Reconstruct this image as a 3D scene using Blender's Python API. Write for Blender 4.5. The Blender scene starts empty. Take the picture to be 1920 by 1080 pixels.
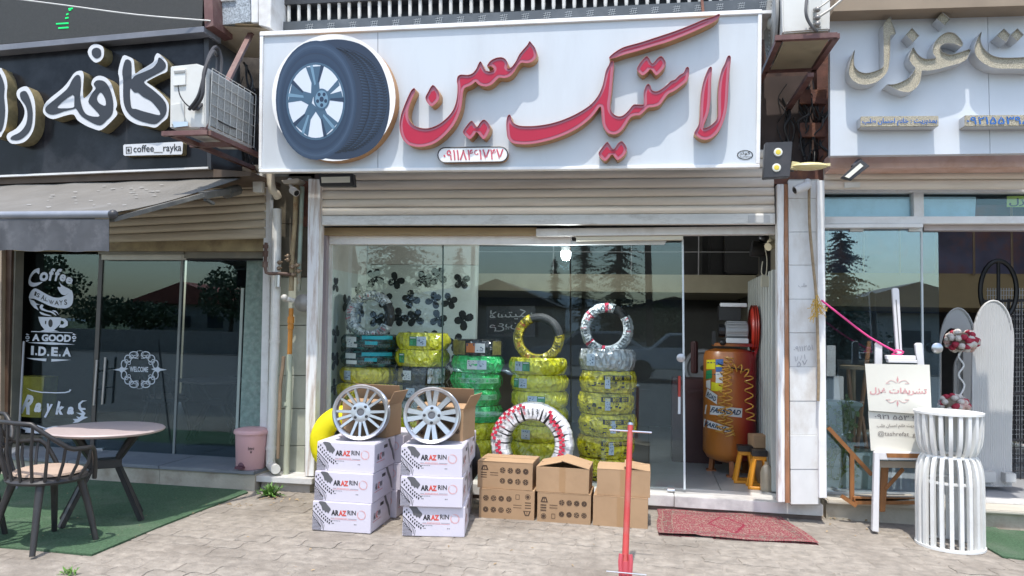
import bpy, bmesh, math, random
import numpy as np
from mathutils import Vector, Matrix
from mathutils.geometry import tessellate_polygon
random.seed(7)
S = bpy.context.scene
COL = S.collection
R = math.radians
# ------------------------------------------------------------------ camera, sky, sun, exposure
EYE = Vector((0, 0, 1.45)); FPX = 1387.0
_y, _t, _r = R(10.49), R(3.09), R(1.185)
FWD = Vector((-math.sin(_y)*math.cos(_t), math.cos(_y)*math.cos(_t), math.sin(_t)))
_rt = Vector((math.cos(_y), math.sin(_y), 0)); _up = _rt.cross(FWD)
RIGHT = _rt*math.cos(_r)+_up*math.sin(_r); UP = -_rt*math.sin(_r)+_up*math.cos(_r)
cd = bpy.data.cameras.new('camera'); cam = bpy.data.objects.new('camera', cd); COL.objects.link(cam)
cd.sensor_width = 36; cd.lens = FPX*36/1920; cd.clip_end = 3000; cd.clip_start = .05
mw = Matrix((RIGHT, UP, -FWD)).transposed().to_4x4(); mw.translation = EYE; cam.matrix_world = mw
S.camera = cam
SUN_EL, SUN_AZ = 71.0, 4.0
W = bpy.data.worlds.new('World'); S.world = W; W.use_nodes = True
nt = W.node_tree; nt.nodes.clear()
sk = nt.nodes.new('ShaderNodeTexSky'); sk.sky_type = 'NISHITA'; sk.sun_disc = False
sk.sun_elevation = R(SUN_EL); sk.sun_rotation = R(180+SUN_AZ); sk.air_density = 1.3; sk.dust_density = 2.0; sk.ozone_density = 1.0
bg = nt.nodes.new('ShaderNodeBackground'); bg.inputs['Strength'].default_value = .15
wo = nt.nodes.new('ShaderNodeOutputWorld')
nt.links.new(sk.outputs[0], bg.inputs[0]); nt.links.new(bg.outputs[0], wo.inputs[0])
sd = bpy.data.lights.new('sun', 'SUN'); sd.energy = 2.25; sd.angle = R(.55); sd.color = (1, .95, .87)
sun = bpy.data.objects.new('sun', sd); COL.objects.link(sun)
sun.rotation_euler = Vector((math.sin(R(SUN_AZ))*math.cos(R(SUN_EL)), math.cos(R(SUN_AZ))*math.cos(R(SUN_EL)), -math.sin(R(SUN_EL)))).to_track_quat('-Z', 'Y').to_euler()
sun.location = (0, -8, 20)
S.view_settings.view_transform = 'Standard'; S.view_settings.look = 'None'
S.view_settings.exposure = 1.05; S.view_settings.gamma = 1; S.view_settings.use_curve_mapping = False
S.render.engine = 'CYCLES'; S.cycles.use_denoising = True; S.cycles.max_bounces = 8
S.cycles.transparent_max_bounces = 16; S.cycles.sample_clamp_indirect = 6; S.cycles.caustics_reflective = False
# ------------------------------------------------------------------ helpers
def ray(x, y): return FWD+RIGHT*((x-960)/FPX)-UP*((y-540)/FPX)
def P(x, y, Y): d = ray(x, y); return EYE+d*(Y/d.y)              # point of the vertical plane at depth Y
def G(x, y, z=0.): d = ray(x, y); return EYE+d*((z-EYE.z)/d.z)   # point of the level plane at height z
def XP(x, y, X): d = ray(x, y); return EYE+d*(X/d.x)
V = Vector
def lerp(a, b, t): return a+(b-a)*t
class MB:
    def __init__(s): s.v = []; s.f = []; s.m = []
    def add(s, vs, fs, m=0):
        o = len(s.v); s.v += [tuple(v) for v in vs]; s.f += [tuple(i+o for i in f) for f in fs]
        s.m += (m if isinstance(m, list) else [m]*len(fs)); return s
    def box(s, c, sz, rot=None, m=0):
        a, b, d = sz[0]/2, sz[1]/2, sz[2]/2
        vs = [V((x, y, z)) for x in (-a, a) for y in (-b, b) for z in (-d, d)]
        if rot is not None:
            if not isinstance(rot, Matrix): rot = Matrix.Rotation(rot, 3, 'Z')
            vs = [rot@v for v in vs]
        c = V(c)
        return s.add([v+c for v in vs], [(0, 1, 3, 2), (4, 6, 7, 5), (0, 4, 5, 1), (2, 3, 7, 6), (0, 2, 6, 4), (1, 5, 7, 3)], m)
    def bar(s, a, b, w, h, m=0, up=(0, 0, 1)):
        a, b = V(a), V(b); d = (b-a).normalized(); u = V(up)
        x = d.cross(u)
        if x.length < 1e-3: x = d.cross(V((0, 1, 0)))
        x.normalize(); u = x.cross(d)
        return s.add([p+x*i*w/2+u*j*h/2 for p in (a, b) for i in (-1, 1) for j in (-1, 1)],
                     [(0, 1, 3, 2), (4, 6, 7, 5), (0, 4, 5, 1), (2, 3, 7, 6), (0, 2, 6, 4), (1, 5, 7, 3)], m)
    def prism(s, poly, vec, m=0, ms=None, back=True):
        poly = [V(p) for p in poly]; n = len(poly); vec = V(vec); ms = m if ms is None else ms
        nr = V((0, 0, 0))
        for i in range(n): nr += poly[i].cross(poly[(i+1) % n])
        if nr.dot(vec) > 0: poly.reverse()
        if n > 4: fr = [tuple(t) for t in tessellate_polygon([poly])]
        else: fr = [tuple(range(n))]
        fx = []
        for t in fr:
            a, b, c = poly[t[0]], poly[t[1]], poly[t[2]]
            fx.append(t if (b-a).cross(c-a).dot(vec) <= 0 else t[::-1])
        fs = list(fx); mm = [m]*len(fs)
        if back: fs += [tuple(i+n for i in t[::-1]) for t in fx]; mm += [ms]*len(fx)
        for i in range(n): j = (i+1) % n; fs.append((i, i+n, j+n, j)); mm.append(ms)
        return s.add(poly+[p+vec for p in poly], fs, mm)
    def flat(s, poly, m=0, holes=None):
        loops = [[V(p) for p in poly]]+[[V(p) for p in h] for h in (holes or [])]
        vs = [p for l in loops for p in l]
        fs = []
        for t in tessellate_polygon(loops):
            a, b, c = (vs[i] for i in t); nr = (b-a).cross(c-a)
            fs.append(tuple(t) if nr.y <= 0 else tuple(t[::-1]))
        return s.add(vs, fs, m)
    def px(s, pts, Y, d=.02, m=0, ms=None): return s.prism([P(x, y, Y) for x, y in pts], (0, d, 0), m, ms)
    def rect(s, x0, y0, x1, y1, Y, d=.02, m=0): return s.px([(x0, y0), (x1, y0), (x1, y1), (x0, y1)], Y, d, m)
    def tube(s, pts, r, n=8, m=0, closed=False, cap=True):
        pts = [V(p) for p in pts]; k = len(pts); rs = r if isinstance(r, (list, tuple)) else [r]*k
        vs = []; fs = []; u = None
        for i in range(k):
            if closed: d = pts[(i+1) % k]-pts[i-1]
            else: d = pts[min(i+1, k-1)]-pts[max(i-1, 0)]
            d.normalize()
            if u is None:
                u = d.cross(V((0, 0, 1)))
                if u.length < .05: u = d.cross(V((1, 0, 0)))
            u = u-d*u.dot(d); u.normalize(); w = d.cross(u)
            vs += [pts[i]+(u*math.cos(2*math.pi*j/n)+w*math.sin(2*math.pi*j/n))*rs[i] for j in range(n)]
        for i in range(k if closed else k-1):
            a, b = i*n, ((i+1) % k)*n
            fs += [(a+j, a+(j+1) % n, b+(j+1) % n, b+j) for j in range(n)]
        if cap and not closed: fs += [tuple(range(n-1, -1, -1)), tuple((k-1)*n+j for j in range(n))]
        return s.add(vs, fs, m)
    def lathe(s, prof, c=(0, 0, 0), n=24, m=0, rot=None, closed=False, a0=0., a1=2*math.pi):
        c = V(c); k = len(prof); vs = []; fs = []; full = abs(a1-a0-2*math.pi) < 1e-4
        N = n if full else n+1
        for i in range(N):
            a = a0+(a1-a0)*i/n
            for r, z in prof:
                p = V((r*math.cos(a), r*math.sin(a), z)); vs.append((rot@p if rot is not None else p)+c)
        for i in range(n):
            j = (i+1) % N
            for q in range(k if closed else k-1):
                q2 = (q+1) % k; fs.append((i*k+q, j*k+q, j*k+q2, i*k+q2))
        return s.add(vs, fs, m)
    def ball(s, c, r, n=10, m=0, sq=(1, 1, 1), rot=None):
        pr = [(max(r*math.sin(math.pi*i/n), 1e-4), -r*math.cos(math.pi*i/n)) for i in range(n+1)]
        q = Matrix.Diagonal(sq)
        return s.lathe(pr, c, n*2, m, rot=(rot@q if rot is not None else q))
ORG = {}
def _mesh(name, mb, mats, origin, smooth, bev):
    me = bpy.data.meshes.new(name)
    o = V(origin)
    me.from_pydata([tuple(V(v)-o) for v in mb.v], [], mb.f)
    for m in (mats if isinstance(mats, (list, tuple)) else [mats]): me.materials.append(m)
    me.polygons.foreach_set('material_index', mb.m)
    if bev or True:
        bm = bmesh.new(); bm.from_mesh(me)
        if bev:
            bmesh.ops.remove_doubles(bm, verts=bm.verts, dist=1e-5)
            bmesh.ops.recalc_face_normals(bm, faces=bm.faces)
            es = [e for e in bm.edges if len(e.link_faces) == 2 and e.calc_face_angle(0) > .6]
            bmesh.ops.bevel(bm, geom=es, offset=bev, segments=1 if bev < .004 else 2, affect='EDGES', clamp_overlap=True)
        bm.to_mesh(me); bm.free()
    if smooth:
        me.polygons.foreach_set('use_smooth', [True]*len(me.polygons))
        me.set_sharp_from_angle(angle=R(38 if smooth is True else smooth))
    me.update(); return me
def tag(o, label=None, cat=None, group=None, kind=None):
    if label: o['label'] = label
    if cat: o['category'] = cat
    if group: o['group'] = group
    if kind: o['kind'] = kind
    return o
def thing(name, label, cat, loc=(0, 0, 0), rz=0., group=None):
    o = bpy.data.objects.new(name, None); COL.objects.link(o); o.location = loc; o.rotation_euler.z = rz
    o.empty_display_size = .1; ORG[o.name] = V(loc); return tag(o, label, cat, group)
def part(name, mb, mats, par, smooth=False, bev=0, local=False, label=None, kind=None):
    og = V((0, 0, 0)) if local else ORG[par.name]
    me = _mesh(name, mb, mats, og, smooth, bev)
    o = bpy.data.objects.new(name, me); COL.objects.link(o); o.parent = par; ORG[o.name] = og
    return tag(o, label, None, None, kind)
def single(name, mb, mats, label=None, cat=None, group=None, kind=None, smooth=False, bev=0):
    a = np.array(mb.v); og = V(((a[:, 0].min()+a[:, 0].max())/2, (a[:, 1].min()+a[:, 1].max())/2, a[:, 2].min()))
    if kind == 'structure': og = V((0, 0, 0))
    me = _mesh(name, mb, mats, og, smooth, bev)
    o = bpy.data.objects.new(name, me); COL.objects.link(o); o.location = og; ORG[o.name] = og
    return tag(o, label, cat, group, kind)
def inst(name, src, par, loc=(0, 0, 0), rz=0., mat=None):
    o = bpy.data.objects.new(name, src.data if hasattr(src, 'data') else src); COL.objects.link(o); o.parent = par
    o.location = loc; o.rotation_euler.z = rz; return o
def dup(root, loc, rz=None, label=None, group=None):
    def cp(o, par):
        c = o.copy(); COL.objects.link(c)
        if par is not None: c.parent = par
        for ch in list(o.children): cp(ch, c)
        return c
    r = cp(root, None); r.location = loc; ORG[r.name] = V(loc)
    if rz is not None: r.rotation_euler.z = rz
    return tag(r, label, None, group)
def sub(root, stem):
    return [c for c in root.children if c.name.split('.')[0] == stem]
def spline(pts, n=5, closed=True):
    out = []; k = len(pts)
    for i in range(k if closed else k-1):
        g = lambda j: np.array(pts[j % k] if closed else pts[min(max(j, 0), k-1)], float)
        p0, p1, p2, p3 = g(i-1), g(i), g(i+1), g(i+2)
        # sharp corners stay sharp
        for t in np.arange(n)/n:
            q = .5*((2*p1)+(-p0+p2)*t+(2*p0-5*p1+4*p2-p3)*t*t+(-p0+3*p1-3*p2+p3)*t**3)
            out.append(tuple(q))
    if not closed: out.append(tuple(pts[-1]))
    return out
def inset(poly, d):
    p = np.array(poly, float); a = np.roll(p, 1, 0); b = np.roll(p, -1, 0)
    area = .5*np.sum(p[:, 0]*np.roll(p[:, 1], -1)-np.roll(p[:, 0], -1)*p[:, 1])
    t = b-a; t /= np.linalg.norm(t, axis=1)[:, None]+1e-9
    n = np.stack([-t[:, 1], t[:, 0]], 1)*(1 if area > 0 else -1)
    q = p+n*d
    # keep points that are truly d away from the outline
    s0 = p; s1 = b; e = s1-s0; L = (e**2).sum(1)+1e-12
    keep = []
    for x in q:
        tt = np.clip(((x-s0)*e).sum(1)/L, 0, 1); dd = np.linalg.norm(s0+e*tt[:, None]-x, axis=1).min()
        if dd > d*.93: keep.append(tuple(x))
    return keep
# ------------------------------------------------------------------ materials
def M(name, col, rough=.6, metal=0., var=.12, scale=6., bump=0., bs=60., dirt=None, damt=.4, dscale=3., spec=.5, rnd=0., coat=0., stretch=None, det=5, trans=0, emit=None):
    m = bpy.data.materials.new(name); m.use_nodes = True; t = m.node_tree; N = t.nodes; L = t.links
    b = N['Principled BSDF']; b.inputs['Roughness'].default_value = rough; b.inputs['Metallic'].default_value = metal
    b.inputs['Specular IOR Level'].default_value = spec; b.inputs['Coat Weight'].default_value = coat
    ge = N.new('ShaderNodeNewGeometry'); vec = ge.outputs['Position']
    if stretch:
        mp = N.new('ShaderNodeMapping'); mp.inputs['Scale'].default_value = stretch; L.new(vec, mp.inputs[0]); vec = mp.outputs[0]
    c4 = (*col, 1)
    n1 = N.new('ShaderNodeTexNoise'); n1.inputs['Scale'].default_value = scale; n1.inputs['Detail'].default_value = det; L.new(vec, n1.inputs['Vector'])
    mr = N.new('ShaderNodeMapRange'); mr.inputs[1].default_value = .25; mr.inputs[2].default_value = .75
    mr.inputs[3].default_value = 1-var; mr.inputs[4].default_value = 1+var; L.new(n1.outputs[0], mr.inputs[0])
    fac = mr.outputs[0]
    if rnd:
        oi = N.new('ShaderNodeObjectInfo'); m2 = N.new('ShaderNodeMapRange'); m2.inputs[3].default_value = 1-rnd; m2.inputs[4].default_value = 1+rnd
        L.new(oi.outputs['Random'], m2.inputs[0]); mu = N.new('ShaderNodeMath'); mu.operation = 'MULTIPLY'
        L.new(fac, mu.inputs[0]); L.new(m2.outputs[0], mu.inputs[1]); fac = mu.outputs[0]
    mx = N.new('ShaderNodeMix'); mx.data_type = 'RGBA'; mx.blend_type = 'MULTIPLY'; mx.inputs[0].default_value = 1
    mx.inputs[6].default_value = c4; L.new(fac, mx.inputs[7]); out = mx.outputs[2]
    if dirt:
        n2 = N.new('ShaderNodeTexNoise'); n2.inputs['Scale'].default_value = dscale; n2.inputs['Detail'].default_value = 7; n2.inputs['Roughness'].default_value = .65
        L.new(vec, n2.inputs['Vector'])
        r2 = N.new('ShaderNodeMapRange'); r2.inputs[1].default_value = .48; r2.inputs[2].default_value = .72; r2.inputs[3].default_value = 0; r2.inputs[4].default_value = damt
        L.new(n2.outputs[0], r2.inputs[0]); m3 = N.new('ShaderNodeMix'); m3.data_type = 'RGBA'; L.new(r2.outputs[0], m3.inputs[0])
        L.new(out, m3.inputs[6]); m3.inputs[7].default_value = (*dirt, 1); out = m3.outputs[2]
    L.new(out, b.inputs['Base Color'])
    if bump:
        n3 = N.new('ShaderNodeTexNoise'); n3.inputs['Scale'].default_value = bs; n3.inputs['Detail'].default_value = 4; L.new(vec, n3.inputs['Vector'])
        bp = N.new('ShaderNodeBump'); bp.inputs['Strength'].default_value = min(bump, 1); bp.inputs['Distance'].default_value = .01*max(bump, 1)
        L.new(n3.outputs[0], bp.inputs['Height']); L.new(bp.outputs[0], b.inputs['Normal'])
    if emit: b.inputs['Emission Color'].default_value = (*emit[0], 1); b.inputs['Emission Strength'].default_value = emit[1]
    if trans: b.inputs['Transmission Weight'].default_value = trans
    return m
def glass(name, tint=(.86, .93, .92), base=.10, edge=.7):
    m = bpy.data.materials.new(name); m.use_nodes = True; t = m.node_tree; N = t.nodes; L = t.links; N.clear()
    o = N.new('ShaderNodeOutputMaterial'); mx = N.new('ShaderNodeMixShader'); tr = N.new('ShaderNodeBsdfTransparent'); gl = N.new('ShaderNodeBsdfGlossy')
    tr.inputs[0].default_value = (*tint, 1); gl.inputs['Roughness'].default_value = .0; gl.inputs[0].default_value = (.66, .88, 1, 1)
    lw = N.new('ShaderNodeLayerWeight'); pw = N.new('ShaderNodeMath'); pw.operation = 'POWER'; pw.inputs[1].default_value = 4
    L.new(lw.outputs['Facing'], pw.inputs[0]); mr = N.new('ShaderNodeMapRange'); mr.inputs[3].default_value = base; mr.inputs[4].default_value = edge
    L.new(pw.outputs[0], mr.inputs[0]); L.new(mr.outputs[0], mx.inputs[0]); L.new(tr.outputs[0], mx.inputs[1]); L.new(gl.outputs[0], mx.inputs[2]); L.new(mx.outputs[0], o.inputs[0])
    return m
WHITE = M('white_paint', (.80, .80, .795), .45, var=.05, dirt=(.4, .37, .33), damt=.35, dscale=4)
WHITE_CLEAN = M('white_sign_sheet', (.56, .60, .64), .28, var=.03, scale=1.5, dirt=(.46, .48, .51), damt=.3, dscale=2.5, stretch=(2.5, 1, .5))
ALU = M('white_aluminium', (.75, .75, .745), .4, var=.06, dirt=(.38, .33, .28), damt=.45, dscale=5)
BLACK = M('black_paint', (.012, .012, .013), .4, var=.2)
DARK = M('dark_metal', (.035, .035, .04), .45, var=.2, dirt=(.12, .1, .09), damt=.3)
RUST = M('rusty_steel', (.14, .06, .045), .7, var=.35, scale=14, dirt=(.3, .12, .05), damt=.7, dscale=9, bump=.3)
PRIMER = M('brown_primer_steel', (.13, .06, .055), .55, var=.25, dirt=(.3, .22, .18), damt=.4, dscale=8)
STEEL = M('steel', (.55, .56, .58), .28, 1., var=.08)
GOLD = M('gold_return', (.52, .28, .12), .4, .4, var=.15, scale=20)
GLASS_EV = glass('event_glass', (.90, .95, .98), .16); GLASS = glass('shop_glass', (.96, .985, .98), .056); GLASS_DARK = glass('cafe_glass', (.66, .70, .72), .075)
CONC = M('concrete', (.36, .33, .29), .85, var=.2, bump=.4, dirt=(.2, .18, .15), damt=.5)
def shape(poly_px, Y, n=5, smooth=True):
    p = spline(poly_px, n) if smooth else poly_px
    return [P(x, y, Y) for x, y in p]
# ------------------------------------------------------------------ lettering
AR = {'ا': ('FE8D', 'FE8E'), 'ب': ('FE8F', 'FE90', 'FE91', 'FE92'), 'ت': ('FE95', 'FE96', 'FE97', 'FE98'), 'خ': ('FEA5', 'FEA6', 'FEA7', 'FEA8'), 'ح': ('FEA1', 'FEA2', 'FEA3', 'FEA4'),
      'د': ('FEA9', 'FEAA'), 'ر': ('FEAD', 'FEAE'), 'ز': ('FEAF', 'FEB0'), 'س': ('FEB1', 'FEB2', 'FEB3', 'FEB4'), 'ش': ('FEB5', 'FEB6', 'FEB7', 'FEB8'), 'ط': ('FEC1', 'FEC2', 'FEC3', 'FEC4'),
      'غ': ('FECD', 'FECE', 'FECF', 'FED0'), 'ف': ('FED1', 'FED2', 'FED3', 'FED4'), 'ل': ('FEDD', 'FEDE', 'FEDF', 'FEE0'), 'م': ('FEE1', 'FEE2', 'FEE3', 'FEE4'), 'ن': ('FEE5', 'FEE6', 'FEE7', 'FEE8'),
      'ی': ('FBFC', 'FBFD', 'FBFE', 'FBFF'), 'ک': ('FB8E', 'FB8F', 'FB90', 'FB91'), 'و': ('FEED', 'FEEE'), 'ث': ('FE99', 'FE9A', 'FE9B', 'FE9C'), '\u0644\u0627': ('FEFB', 'FEFC')}
def shp(s):
    s = s.replace('لا', '\x01'); out = []
    key = lambda c: AR.get('\u0644\u0627' if c == '\x01' else c)
    for i, c in enumerate(s):
        k = key(c)
        if not k: out.append(c); continue
        pk = key(s[i-1]) if i else None; nk = key(s[i+1]) if i+1 < len(s) else None
        pj = bool(pk and len(pk) == 4); nj = bool(nk and len(k) == 4)
        idx = (3 if nj else 1) if pj else (2 if nj else 0)
        out.append(chr(int(k[idx], 16)))
    return ''.join(out[::-1])
_tc = {}
def text_geo(s, bold=0., shear=0., res=3):
    k = (s, bold, shear)
    if k in _tc: return _tc[k]
    c = bpy.data.curves.new('t', 'FONT'); c.body = s; c.resolution_u = res; c.offset = bold; c.shear = shear
    o = bpy.data.objects.new('t', c); COL.objects.link(o); bpy.context.view_layer.update()
    me = bpy.data.meshes.new_from_object(o.evaluated_get(bpy.context.evaluated_depsgraph_get()))
    vs = np.array([tuple(v.co) for v in me.vertices]); fs = [tuple(p.vertices) for p in me.polygons]
    bpy.data.objects.remove(o); bpy.data.curves.remove(c); bpy.data.meshes.remove(me)
    mn = vs[:, :2].min(0); mxx = vs[:, :2].max(0); uv = (vs[:, :2]-mn)/(mxx-mn)
    _tc[k] = (uv, fs, (mxx-mn)[0]/(mxx-mn)[1]); return _tc[k]
def put_text(mb, s, TL, TR, BR, BL, m=0, bold=0., shear=0., mirror=False, warp=None, raise_=0., res=3):
    """lettering filling the quad of four 3-D corners; raise_ gives it thickness towards the viewer side normal"""
    uv, fs, _ = text_geo(s, bold, shear, res); TL, TR, BR, BL = V(TL), V(TR), V(BR), V(BL)
    nr = (TL-BL).cross(BR-BL).normalized()*-1
    vs = []
    for u, v in uv:
        if mirror: u = 1-u
        if warp: u, v = warp(u, v)
        vs.append(lerp(lerp(BL, BR, u), lerp(TL, TR, u), v))
    f2 = []
    for f in fs:
        a, b, c = vs[f[0]], vs[f[1]], vs[f[2]]
        f2.append(f if (b-a).cross(c-a).dot(nr) > 0 else f[::-1])
    mb.add(vs, f2, m)
def ptext(mb, s, quad, Y, m=0, **k):
    put_text(mb, s, *[P(x, y, Y) for x, y in quad], m=m, **k)
# ------------------------------------------------------------------ ground
GROUND = M('dusty_paving', (.262, .234, .202), .92, var=.3, scale=14, bump=.7, bs=60, dirt=(.16, .138, .115), damt=.85, dscale=1.5, det=10)
PAVER = M('concrete_paver', (.272, .243, .21), .92, var=.3, scale=13, bump=.9, bs=55, dirt=(.165, .143, .12), damt=.9, dscale=1.5, rnd=.05, det=10)
mb = MB(); mb.box((0, 7.0, -.0575), (60, 9, .10)); pave = single('pavement', mb, GROUND, kind='structure')
mb = MB(); mb.box((0, -8.5, -.09), (120, 22.2, .12)); single('road', mb, M('asphalt', (.15, .145, .14), .9, var=.2, bump=.4), kind='structure')
mb = MB(); mb.box((0, -320, -.22), (1600, 640, .10)); single('ground', mb, M('grass_field', (.07, .09, .035), .95, var=.4, scale=1.2), kind='structure')
PW, PH = .235, .158
def paver_mesh(k):
    rr = random.Random(k); a = .012; b = .008; top = []
    def zz(t, amp): return amp*(0, 1, -1, 1, -1, 0)[t]
    us = (0, .125, .375, .625, .875, 1)
    lo = [(PW*us[i], zz(i, a)) for i in range(6)]; ri = [(PW+b, PH*.3), (PW-b, PH*.7)]
    hi = [(PW*us[i], PH+zz(i, a)) for i in range(5, -1, -1)]; le = [(-b, PH*.7), (b, PH*.3)]
    out = lo+ri+hi+le; cx, cy = PW/2, PH/2
    g = .002+rr.random()*.004
    o1 = [(x+(cx-x)*g*2/PW*1.5+rr.uniform(-.002, .002), y+(cy-y)*g*2/PH*1.5+rr.uniform(-.002, .002)) for x, y in out]
    o2 = [(x+(cx-x)*.035, y+(cy-y)*.05) for x, y in o1]; n = len(o1)
    m = MB(); vs = [(x, y, -.03) for x, y in o1]+[(x, y, -.0018) for x, y in o1]+[(x, y, 0) for x, y in o2]
    fs = [(i, (i+1) % n, n+(i+1) % n, n+i) for i in range(n)]+[(n+i, n+(i+1) % n, 2*n+(i+1) % n, 2*n+i) for i in range(n)]
    tri = [tuple(q+2*n for q in t) for t in tessellate_polygon([[V((x, y, 0)) for x, y in o2]])]
    tri = [t if (V(vs[t[1]])-V(vs[t[0]])).cross(V(vs[t[2]])-V(vs[t[0]])).z > 0 else t[::-1] for t in tri]
    m.add(vs, fs+tri); return m
pm = [_mesh('paver', paver_mesh(k), PAVER, (0, 0, 0), 30, 0) for k in range(4)]
cells = []
rr = random.Random(3)
for j in range(-2, 16):
    y = 6.17-PH*(j+1)
    for i in range(-26, 20):
        x = PW*i+(PW/2 if j % 2 else 0)
        if y < 6.1 and y > 3.7 and -5.8 < x < 3.4:
            v = V((x+PW/2, y, 0))-EYE; d = v.dot(FWD); u = 960+FPX*v.dot(RIGHT)/d; w = 540-FPX*v.dot(UP)/d
            hid = (x < -3.35+(6-y)*.0 and y > 4.15+.0*x) or (-1.3 < x < 0 and y > 5.65) or (.15 < x < 1.1 and 5.5 < y < 6.2) or (-2.2 < x < -1.25 and y > 5.0)
            cells.append((not (-60 < u < 1990 and w < 1110) or hid, -w, x, y))
cells.sort(); far = MB(); fm = [paver_mesh(k) for k in range(2)]
for k, (inv, _, x, y) in enumerate(cells):
    z = rr.uniform(-.0025, .002)
    if k < 300 and not inv:
        o = inst('paver', pm[rr.randrange(4)], pave, (x, y, z)); o.rotation_euler = (rr.uniform(-.012, .012), rr.uniform(-.009, .009), rr.uniform(-.012, .012))
    else:
        f = fm[k % 2]; far.add([V(q)+V((x, y, z)) for q in f.v], f.f)
part('paver_field', far, PAVER, pave, 30, kind='stuff')
from mathutils import noise as _nz
dm = MB(); nx, ny = 330, 110; vs = []
for j in range(ny+1):
    for i in range(nx+1):
        x, y = -5.8+9.2*i/nx, 3.6+2.62*j/ny; h = _nz.noise(V((x*1.7, y*1.7, 0)))*.6+_nz.noise(V((x*6, y*6, 3)))*.5+_nz.noise(V((x*22, y*22, 7)))*.3
        vs.append((x, y, min(-.0032+.0042*h, .0032)))
dm.add(vs, [(j*(nx+1)+i, j*(nx+1)+i+1, (j+1)*(nx+1)+i+1, (j+1)*(nx+1)+i) for j in range(ny) for i in range(nx)]); part('joint_dust', dm, GROUND, pave, True, kind='stuff')
db = MB(); q_ = random.Random(77)
for k in range(170):
    x, y = q_.uniform(-3.2, 2.4), q_.choice((q_.uniform(4.0, 6.1), q_.uniform(5.6, 6.15))); s_ = q_.uniform(.004, .016); a = q_.uniform(0, 3); d1 = V((math.cos(a), math.sin(a), q_.uniform(-.1, .3)))*s_; d2 = V((-math.sin(a), math.cos(a), .1))*s_*.5; p = V((x, y, .006))
    db.add([p-d1, p-d2*.8, p+d1, p+d2+V((0, 0, s_*.2))], [(0, 1, 2, 3)])
for (gx, gy) in ((507, 934), (1592, 972), (1560, 968), (440, 945)):
    g_ = G(gx, gy)
    for k in range(22):
        p = g_+V((q_.gauss(0, .13), q_.gauss(-.03, .04), .006)); s_ = q_.uniform(.006, .02); a = q_.uniform(0, 3); d1 = V((math.cos(a), math.sin(a), q_.uniform(0, .4)))*s_; d2 = V((-math.sin(a), math.cos(a), .2))*s_*.45; db.add([p-d1, p-d2, p+d1, p+d2], [(0, 1, 2, 3)])
for k in range(40):
    p = V((q_.uniform(-5, -3.3), q_.uniform(4.2, 5.8), .0135)); s_ = q_.uniform(.003, .012); a = q_.uniform(0, 3); d1 = V((math.cos(a), math.sin(a), .1))*s_; d2 = V((-math.sin(a), math.cos(a), .1))*s_*.5; db.add([p-d1, p-d2, p+d1, p+d2], [(0, 1, 2, 3)])
part('litter', db, M('dry_litter', (.3, .22, .13), .9, var=.6, scale=3), pave, kind='stuff')
# green carpets
TURF = M('green_carpet', (.06, .125, .065), .95, var=.45, scale=70, bump=1.2, bs=180, dirt=(.15, .19, .14), damt=.6, dscale=2.2)
def carpet(pts, label):
    m = MB(); m.prism([V((p[0], p[1], .012)) for p in pts], (0, 0, -.012)); return single('carpet', m, TURF, label, 'carpet', 'green carpets')
a = [G(465, 925), G(310, 985), G(172, 1043), G(60, 1032), G(0, 1028)]
carpet([(-3.4, 5.93, 0)]+[(p.x, p.y) for p in a]+[(-6.5, 4.05), (-6.5, 5.93)], 'flat green carpet under the cafe table and chair')
b = [G(1838, 975), G(1838, 1022), G(1880, 1046), G(1925, 1052)]
carpet([(b[0].x, 6.24)]+[(p.x, p.y) for p in b]+[(4.2, b[3].y-.05), (4.2, 6.24)], 'green carpet behind the white slatted stand at the right edge')
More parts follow.
